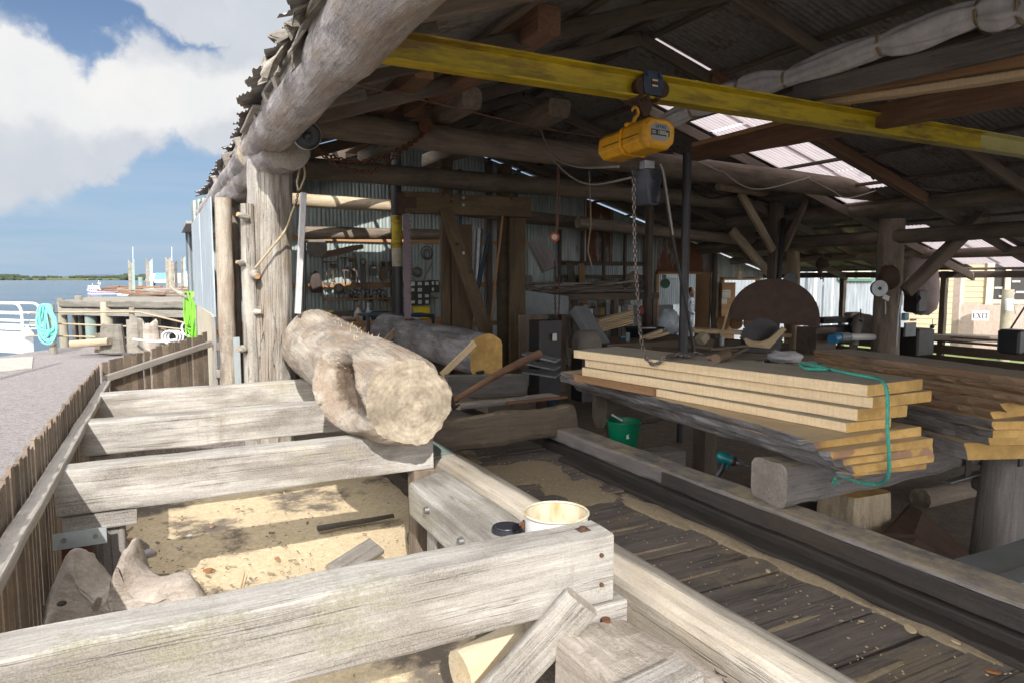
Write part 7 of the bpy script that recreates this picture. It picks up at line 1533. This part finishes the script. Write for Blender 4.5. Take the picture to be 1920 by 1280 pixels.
r=thing('turquoise_rope',(mp.x,mp.y,G),'thick turquoise rope coiled over the mooring post','rope'); b=MB(); 
for k in range(12):
    w_=random.uniform(.13,.30); ln=random.uniform(.62,.98); cx=random.uniform(-.07,.03); P=[]; ph=random.uniform(-.3,.3)
    for j in range(20):
        A=2*math.pi*j/20; q=RT*(cx+w_*math.sin(A+ph*.3)*(.75-.35*math.cos(A))+.02*math.sin(3*A+k))+V((0,0,-ln/2+ln/2*math.cos(A)))+FW*(-.09-.02*(k%4)+.03*math.sin(2*A+k)); P.append(V((mp.x,mp.y,zt2-.02))+q+RT*(-.02))
    b.tube(P,.021,7,closed=True)
b.build('coils','turquoise',r)
# rope fence on posts along the quay edge
RPX=[(138,19),(210,19.6),(247,17.0)]
fp=[Dp(96,590,16.2),Dp(160,595,16.6),Dp(245,600,16.6),Dp(345,620,15.6)]
r=thing('rope_fence',rail(245,16.6),'grey post and three ropes fencing the quay edge','rope fence'); q=Dp(247,580,16.6); log('fence_post',(q.x,q.y,G-.4),(q.x,q.y,Dp(247,577,16.6).z),.065,.06,['jetty_wood','jetty_wood'],r,10,.06)
for (ys) in((586,585,590,605),(607,612,611,618),(630,634,636,641)):
    b=MB(); b.tube(catmull([Dp(56,ys[0]+(0 if ys[0]>600 else 1),16.6),Dp(112,ys[0],16.4),Dp(245,ys[1],16.5),Dp(280,ys[2],16.3),Dp(345,ys[3],15.6)],6),.022,6); b.build('fence_rope','rope_tan',r)
b=MB(); b.tube(catmull([Dp(195,615,16.4),Dp(215,630,16.4),Dp(240,638,16.5)],5),.014,5); b.build('slack_cord','rust_dark',r)
for i,(px,py,w_,h_) in enumerate(((214,640,.26,.30),(256,640,.22,.44),(283,640,.20,.36),(192,640,.14,.16),(303,640,.14,.22))):
    t=15.9+.1*i; q=Dp(px,py,t); b=MB(); secs=[]
    for k in range(9):
        z=-.25+(h_*1.15+.25)*k/8; sec=[]
        for a_ in range(22):
            th=2*math.pi*a_/22; rr=w_*(1.12-.22*k/8)*(1+.28*NZ.noise(V((math.cos(th)*1.4,math.sin(th)*1.4,i*5+z*.8)))+.10*NZ.noise(V((math.cos(th)*6,math.sin(th)*6,i))))
            sec.append(V((q.x+math.cos(th)*rr,q.y+math.sin(th)*rr*.7,q.z+z+(.55*h_*NZ.noise(V((math.cos(th)*1.8,math.sin(th)*1.8,i*3+7))) if k>6 else 0))))
        secs.append(sec)
    b.loft(secs,0,None,False); tag(b.build('old_stump',['jetty_wood','jetty_wood','stump_wood','brown','jetty_wood'][i]),('whitish broad old stump at the quay edge, left','tallest grey old stump behind the rope fence','grey ridged stump right of the tallest one','low brown stump left of the whitish one','small dark stump near the white hose')[i],'stump')
a=Dp(135,645,15.6); e=Dp(205,640,15.6); solid('drift_log',a,e,.22,.16,['light_pole','log_end'],'pale brown driftwood beam on the quay edge by the turquoise rope','timber',c=.05)
r=thing('white_hose',Dp(310,640,14.5),'white hose coiled on the quay by the fence','hose'); b=MB(); c_=Dp(318,632,14.3)
for k in range(3): b.tube([c_+RT*(.16*math.cos(A)+.04*k)+V((0,0,.13*math.sin(A)))+FW*(.05*k) for A in [2*math.pi*j/16 for j in range(16)]],.022,7,closed=True)
b.tube(catmull([Dp(250,636,15.6),Dp(280,640,15.2),Dp(305,640,14.6),Dp(330,637,14.2)],6),.03,7); b.build('hose_coils','white_paint',r)
b=MB(); b.tube(catmull([Dp(348,604,13.8),Dp(341,612,13.8),Dp(345,626,13.8),Dp(356,630,13.8)],6),.022,7); tag(b.build('white_hose_bend','white_paint'),'bend of white hose beside the green hose','hose')
# forked branch with bright green hose
r=thing('hose_branch',Dp(350,550,13.2),'bleached curved branch fixed on the shed wall','branch'); b=MB(); b.tube(catmull([Dp(318,534,13.4),Dp(330,546,13.3),Dp(352,556,13.2),Dp(372,560,13.0),Dp(392,562,12.6)],6),[.015+.05*min(1,k/12) for k in range(25)],10); b.build('branch_wood','jetty_wood',r)
r=thing('green_hose',Dp(360,600,13.2),'bright green hose hung over the bleached branch','hose'); b=MB()
for k in range(11):
    x0=346+random.uniform(0,20); x1=x0+random.uniform(4,10); bt_=random.uniform(604,634); P=[Dp(x0,552,13.2),Dp(x0+2,549,13.1),Dp(x1,551,13.05),Dp(x1+random.uniform(-2,6),580,13.05),Dp(x1+random.uniform(-2,6),bt_,13.1),Dp((x0+x1)/2+2,bt_+4,13.15),Dp(x0+random.uniform(-3,2),bt_-4,13.25),Dp(x0-1,580,13.25)]
    b.tube(catmull(P+[P[0]],4)[:-1],.019,7,closed=True)
b.build('hose_loops','lime',r)
# jetty
JZ=-.42
r=thing('jetty',Dp(230,575,24),'grey timber jetty on piles beyond the quay','jetty'); A=Dp(105,563,26); 
def jp(px,py): return Zp(px,py,JZ)
f0=Dp(118,576,25.5); f1=Dp(385,574,23.5); f0.z=f1.z=JZ; g0=Dp(165,557,34); g1=Dp(420,552,34); g0.z=g1.z=JZ
def quadbox(p,h_,z,mat,nm):
    b=MB(); b.loft([[q+V((0,0,z-q.z)) for q in p],[q+V((0,0,z-h_-q.z)) for q in p]],0,None,False); return b.build(nm,mat,r)
quadbox([f0,f1,g1,g0],.30,Dp(118,568,25.5).z,'jetty_wood','deck'); zt=Dp(118,568,25.5).z
timber('kerb_log',f0+V((0,-.1,zt-.02-JZ)),f1+V((0,-.1,zt-.0-JZ)),.3,.26,'jetty_wood',r,c=.05,j=.03,step=.4); timber('bearer',f0+V((0,-.12,zt-.32-JZ)),f1+V((0,-.12,zt-.32-JZ)),.3,.24,'jetty_wood',r,step=.4)
for i,(px,t,w_,mt,top_) in enumerate(((118,25.6,.16,'pale_post',567),(140,27,.12,'jetty_pile',0),(170,25.2,.2,'teal_timber',578),(183,29,.22,'jetty_pile',0),(201,24.8,.22,'pale_post',566),(222,28,.30,'jetty_pile',0),(232,30,.3,'jetty_pile',0),(283,27,.26,'jetty_pile',0),(294,26,.15,'pale_post',578),(305,29,.3,'jetty_pile',0),(318,27,.28,'jetty_pile',0),(335,28,.3,'jetty_pile',0),(350,26,.3,'jetty_pile',0),(150,28,.25,'jetty_pile',0),(268,31,.25,'jetty_pile',0))):
    q=Dp(px,600,t); zt_=zt-.15 if not top_ else Dp(px,top_,t).z; log('pile',(q.x,q.y,WATER-.6),(q.x,q.y,zt_),w_,w_*.92,[mt,mt],r,12,.06,step=.4)
for (pa,pb) in(((143,600),(225,575)),((185,575),(225,610)),((235,575),(282,600))): b=MB(); b.cyl(Dp(*pa,28),Dp(*pb,28),.05,n=8); b.build('cross_brace','jetty_pile',r)
for i,(px,py) in enumerate(((113,562),(147,557))): q=Dp(px,py,27); b=MB(); b.cyl((q.x,q.y,zt-.1),(q.x,q.y,q.z+.05),.14,n=10); b.build('bollard','jetty_wood',r)
# broken boards on the far side
q=None
r=thing('old_wharf',Dp(300,545,42),'ruined reddish wharf decking behind the grey jetty','wharf'); random.seed(11)
for i in range(46):
    px=random.uniform(180,372); t=random.uniform(38,60); q=Dp(px,523,t); q.z=zt+random.uniform(0,.28); L=random.uniform(1,3.5); a_=random.uniform(-.5,.5)
    timber('wharf_board',q,q+RT*L*math.cos(a_)+FW*L*math.sin(a_)*.5+V((0,0,random.uniform(-.12,.12))),.3,.09,['red_beam' if i%3 else 'rail_grey']*2,r,step=.8,j=.01)
quadbox([Dp(240,553,38),Dp(385,553,38),Dp(400,545,64),Dp(250,545,64)],.25,zt-.02,'brown','deck')
for i,(px,py0,py1,t,w_) in enumerate(((246,490,552,40,.16),(279,488,548,46,.20),(315,485,540,50,.17),(326,491,545,46,.17),(343,483,536,56,.17),(358,490,545,46,.17))):
    a_=Dp(px,py1,t); e_=Dp(px+.5*(i%2),py0,t); r=thing('tall_pile',(a_.x,a_.y,WATER-.5),('tall wharf pile, leftmost, grey with a green side','second tall wharf pile from the left, greenish on its right','third tall wharf pile from the left, greenish','fourth tall wharf pile from the left, dark','fifth tall wharf pile from the left, pale green and tallest','sixth tall wharf pile, nearest the shed wall')[i],'pile','tall piles of the ruined wharf')
    for k,mt in((-1,'jetty_wood'),(1,['teal_timber','teal_timber','pale_post','jetty_pile','teal_timber','jetty_wood'][i])): b=MB(); o_=RT*(w_*.62*k); b.loft([[V((a_.x,a_.y,WATER-.8))+o_+V((x*w_*.55,y*w_*.55,0)) for x,y in((-1,-1),(1,-1),(1,1),(-1,1))],[V((e_.x,e_.y,e_.z))+o_+V((x*w_*.5,y*w_*.5,.12*k*x)) for x,y in((-1,-1),(1,-1),(1,1),(-1,1))]],0,None,False); b.build('pile_timber',mt,r)
q=Dp(264,540,70); b=MB(); b.cyl((q.x,q.y,WATER-.5),(q.x,q.y,Dp(264,520,70).z),.22,n=10); tag(b.build('short_pile','teal_timber'),'short greenish pile behind the tall wharf piles','pile')
# boats
def boat(label,px0,px1,pw,t,hull,boot,cab,masts,trim=None):
    a_=Dp(px0,pw,t); e_=Dp(px1,pw,t); d=(e_-a_); d.z=0; L=d.length; d/=L; nr=V((-d.y,d.x,0)); w0=WATER; c_=(a_+e_)/2; c_.z=w0; r=thing('fishing_boat' if masts else 'motor_boat',c_,label,'boat'); T=Matrix(((d.x,nr.x,0,c_.x),(d.y,nr.y,0,c_.y),(0,0,1,c_.z),(0,0,0,1)))
    def hullsec(z0,z1,nm,mat,k0,k1):
        b=MB(); secs=[]
        for z,k in((z0,k0),(z1,k1)):
            sec=[]
            for s_ in range(28):
                A=2*math.pi*s_/28; x=math.cos(A); y=math.sin(A); x2=-L/2*k*abs(x)**.8*(1 if x>0 else -1); y2=L*.16*k*(abs(y)**.7)*(1 if y>0 else -1); sec.append(V((x2,y2,z+(.35*max(0,-x2/(L/2))**2 if z>0.2 else 0))))
            secs.append(sec)
        b.loft(secs,0,None,True,M=T); b.build(nm,mat,r)
    h=L*.085; hullsec(-.5,h*.35,'boot_stripe',boot,.93,.96); hullsec(h*.35,h*.9,'hull',hull,.96,1.0); hullsec(h*.9,h*1.05,'bulwark',trim or hull,1.0,1.01)
    for (x,z,lx,ly,lz) in cab:
        b=MB(); b.box((x*L,0,(z+lz/2)*L),(lx*L,ly*L,lz*L),0,None,.03*L*.3); b2=MB(); b2.add([T@v_ for v_ in b.v],b.f); o_=b2.build('cabin','white_paint',r)
        for k in range(max(2,int(lx*14))):
            b=MB(); xx=(x-lx*.42+lx*.84*(k+.5)/max(2,int(lx*14)))*L
            c3=MB().box((xx,-ly*L/2-.01,(z+lz*.62)*L),(lx*L*.84/max(2,int(lx*14))*.7,.05,lz*L*.34)); b.add([T@v_ for v_ in c3.v],c3.f); b.build('cabin_window','window_dark',o_)
    for (x,z0,z1,rr) in masts: b=MB(); b.cyl(T@V((x*L,0,z0*L)),T@V((x*L,0,z1*L)),rr,n=6); b.build('mast','white_paint',r)
    return r,T,L
r,T,L=boat('purple and white fishing boat moored past the jetty',164,220,548,150,'purple_hull','foam_white',((-.22,.085,.42,.20,.12),(-.28,.20,.30,.18,.08),(.0,.09,.16,.18,.05)),((-.10,.1,.46,.05),(-.32,.25,.36,.04),(-.05,.3,.40,.04)),'foam_white')
b=MB(); b.tube([T@V((.18*L,0,.08*L)),T@V((.28*L,0,.19*L)),T@V((.36*L,0,.10*L))],.28,8); b.ball(T@V((.2*L,0,.12*L)),(1.4,.8,.7),10,0,.4); b.build('deck_gear','black_plastic',r)
b=MB(); b.box(T@V((.36*L,0,.10*L)),(.10*L,.1*L,.05*L)); b.build('red_bin','red_paint',r)
b=MB(); b.cyl(T@V((-.16*L,0,.36*L)),T@V((-.04*L,0,.36*L)),.05,n=6); b.build('crosstree','white_paint',r)
boat('small white cabin boat right of the purple fishing boat',219,249,550,140,'foam_white','foam_white',((-.02,.09,.36,.22,.12),),((.05,.2,.32,.04),))
def yacht(px,t,label):
    r,T,L=boat(label,px-6,px+8,540,t,'foam_white','foam_white',((0,.09,.4,.2,.07),),()); b=MB(); b.cyl(T@V((0,0,0)),V((0,0,0))+Dp(px,463,t),.10,.06,6); b.build('tall_mast','white_paint',r)
yacht(322,190,'sailing yacht with a tall thin white mast behind the piles'); yacht(249,200,'sailing yacht whose faint mast rises over the leftmost tall pile')
# van and sheds by the far wharf
q=Dp(309,540,75); r=thing('blue_van',(q.x,q.y,zt),'pale blue and white van parked on the far wharf','van'); d=RT; c_=Dp(309,537,75); T=Matrix.Translation((c_.x,c_.y,zt+.1))@Matrix.Rotation(-YAW,4,'Z')
b=MB(); b.loft([[V((x,y,z)) for x,z in((-1.6,.35),(-1.65,.75),(-.9,1.35),(1.5,1.4),(1.6,.35))] for y in(-.8,.8)],0,None,False,M=T); b.build('body','foam_white',r); b=MB(); b.loft([[V((x,y,z)) for x,z in((-.75,.7),(-.5,1.42),(1.3,1.45),(1.4,.7))] for y in(-.83,.83)],0,None,False,M=T); b.build('blue_canopy','light_blue',r)
for x in(-1,1): b=MB(); b.cyl(T@V((x,-.85,.3)),T@V((x,-.6,.3)),.32,n=14); b.build('wheel','black_plastic',r)
q=Dp(366,530,80); r=thing('white_shed',(q.x,q.y,zt),'white shed with a pitched roof beyond the piles','shed'); T=Matrix.Translation((q.x,q.y,zt))@Matrix.Rotation(-YAW+.2,4,'Z'); hh=Dp(366,512,80).z-zt
b=MB(); b.loft([[V((x,y,z)) for x,z in((-1.6,-.2),(-1.6,hh*.7),(0,hh*1.05),(1.6,hh*.7),(1.6,-.2))] for y in(-2,2)],0,None,False,M=T); b.build('walls','foam_white',r); b=MB(); b.loft([[V((x,y,z)) for x,z in((-1.75,hh*.66),(0,hh*1.08),(1.75,hh*.66),(1.75,hh*.72),(0,hh*1.15),(-1.75,hh*.72))] for y in(-2.15,2.15)],0,None,False,M=T); b.build('roof','white_paint',r); b=MB(); c3=MB().box((.5,-2.02,hh*.3),(.6,.05,hh*.35)); b.add([T@v_ for v_ in c3.v],c3.f); b.build('window','window_dark',r)
q=Dp(345,540,78); b=MB(); b.box((q.x,q.y,zt+.6),(2.2,1.6,1.5),0,Matrix.Rotation(-YAW,4,'Z'),.05); tag(b.build('white_container','foam_white'),'small white hut between the van and the white shed','hut')
# timber pole left of the view, whose shadow lies on the gravel
tip=Zp(113,680,-.32); hp=4.6; hl=hp*math.hypot(SUN.x,SUN.y)/SUN.z; sd_=V((SUN.x,SUN.y,0)).normalized(); pb2=tip+sd_*hl
r=thing('timber_pole',pb2,'tall round timber pole standing on the gravel left of the path, casting a thin shadow','pole'); log('pole_shaft',pb2+V((0,0,-.3)),pb2+V((0,0,hp)),.13,.07,['jetty_wood','jetty_wood'],r,12,.05,step=.4)
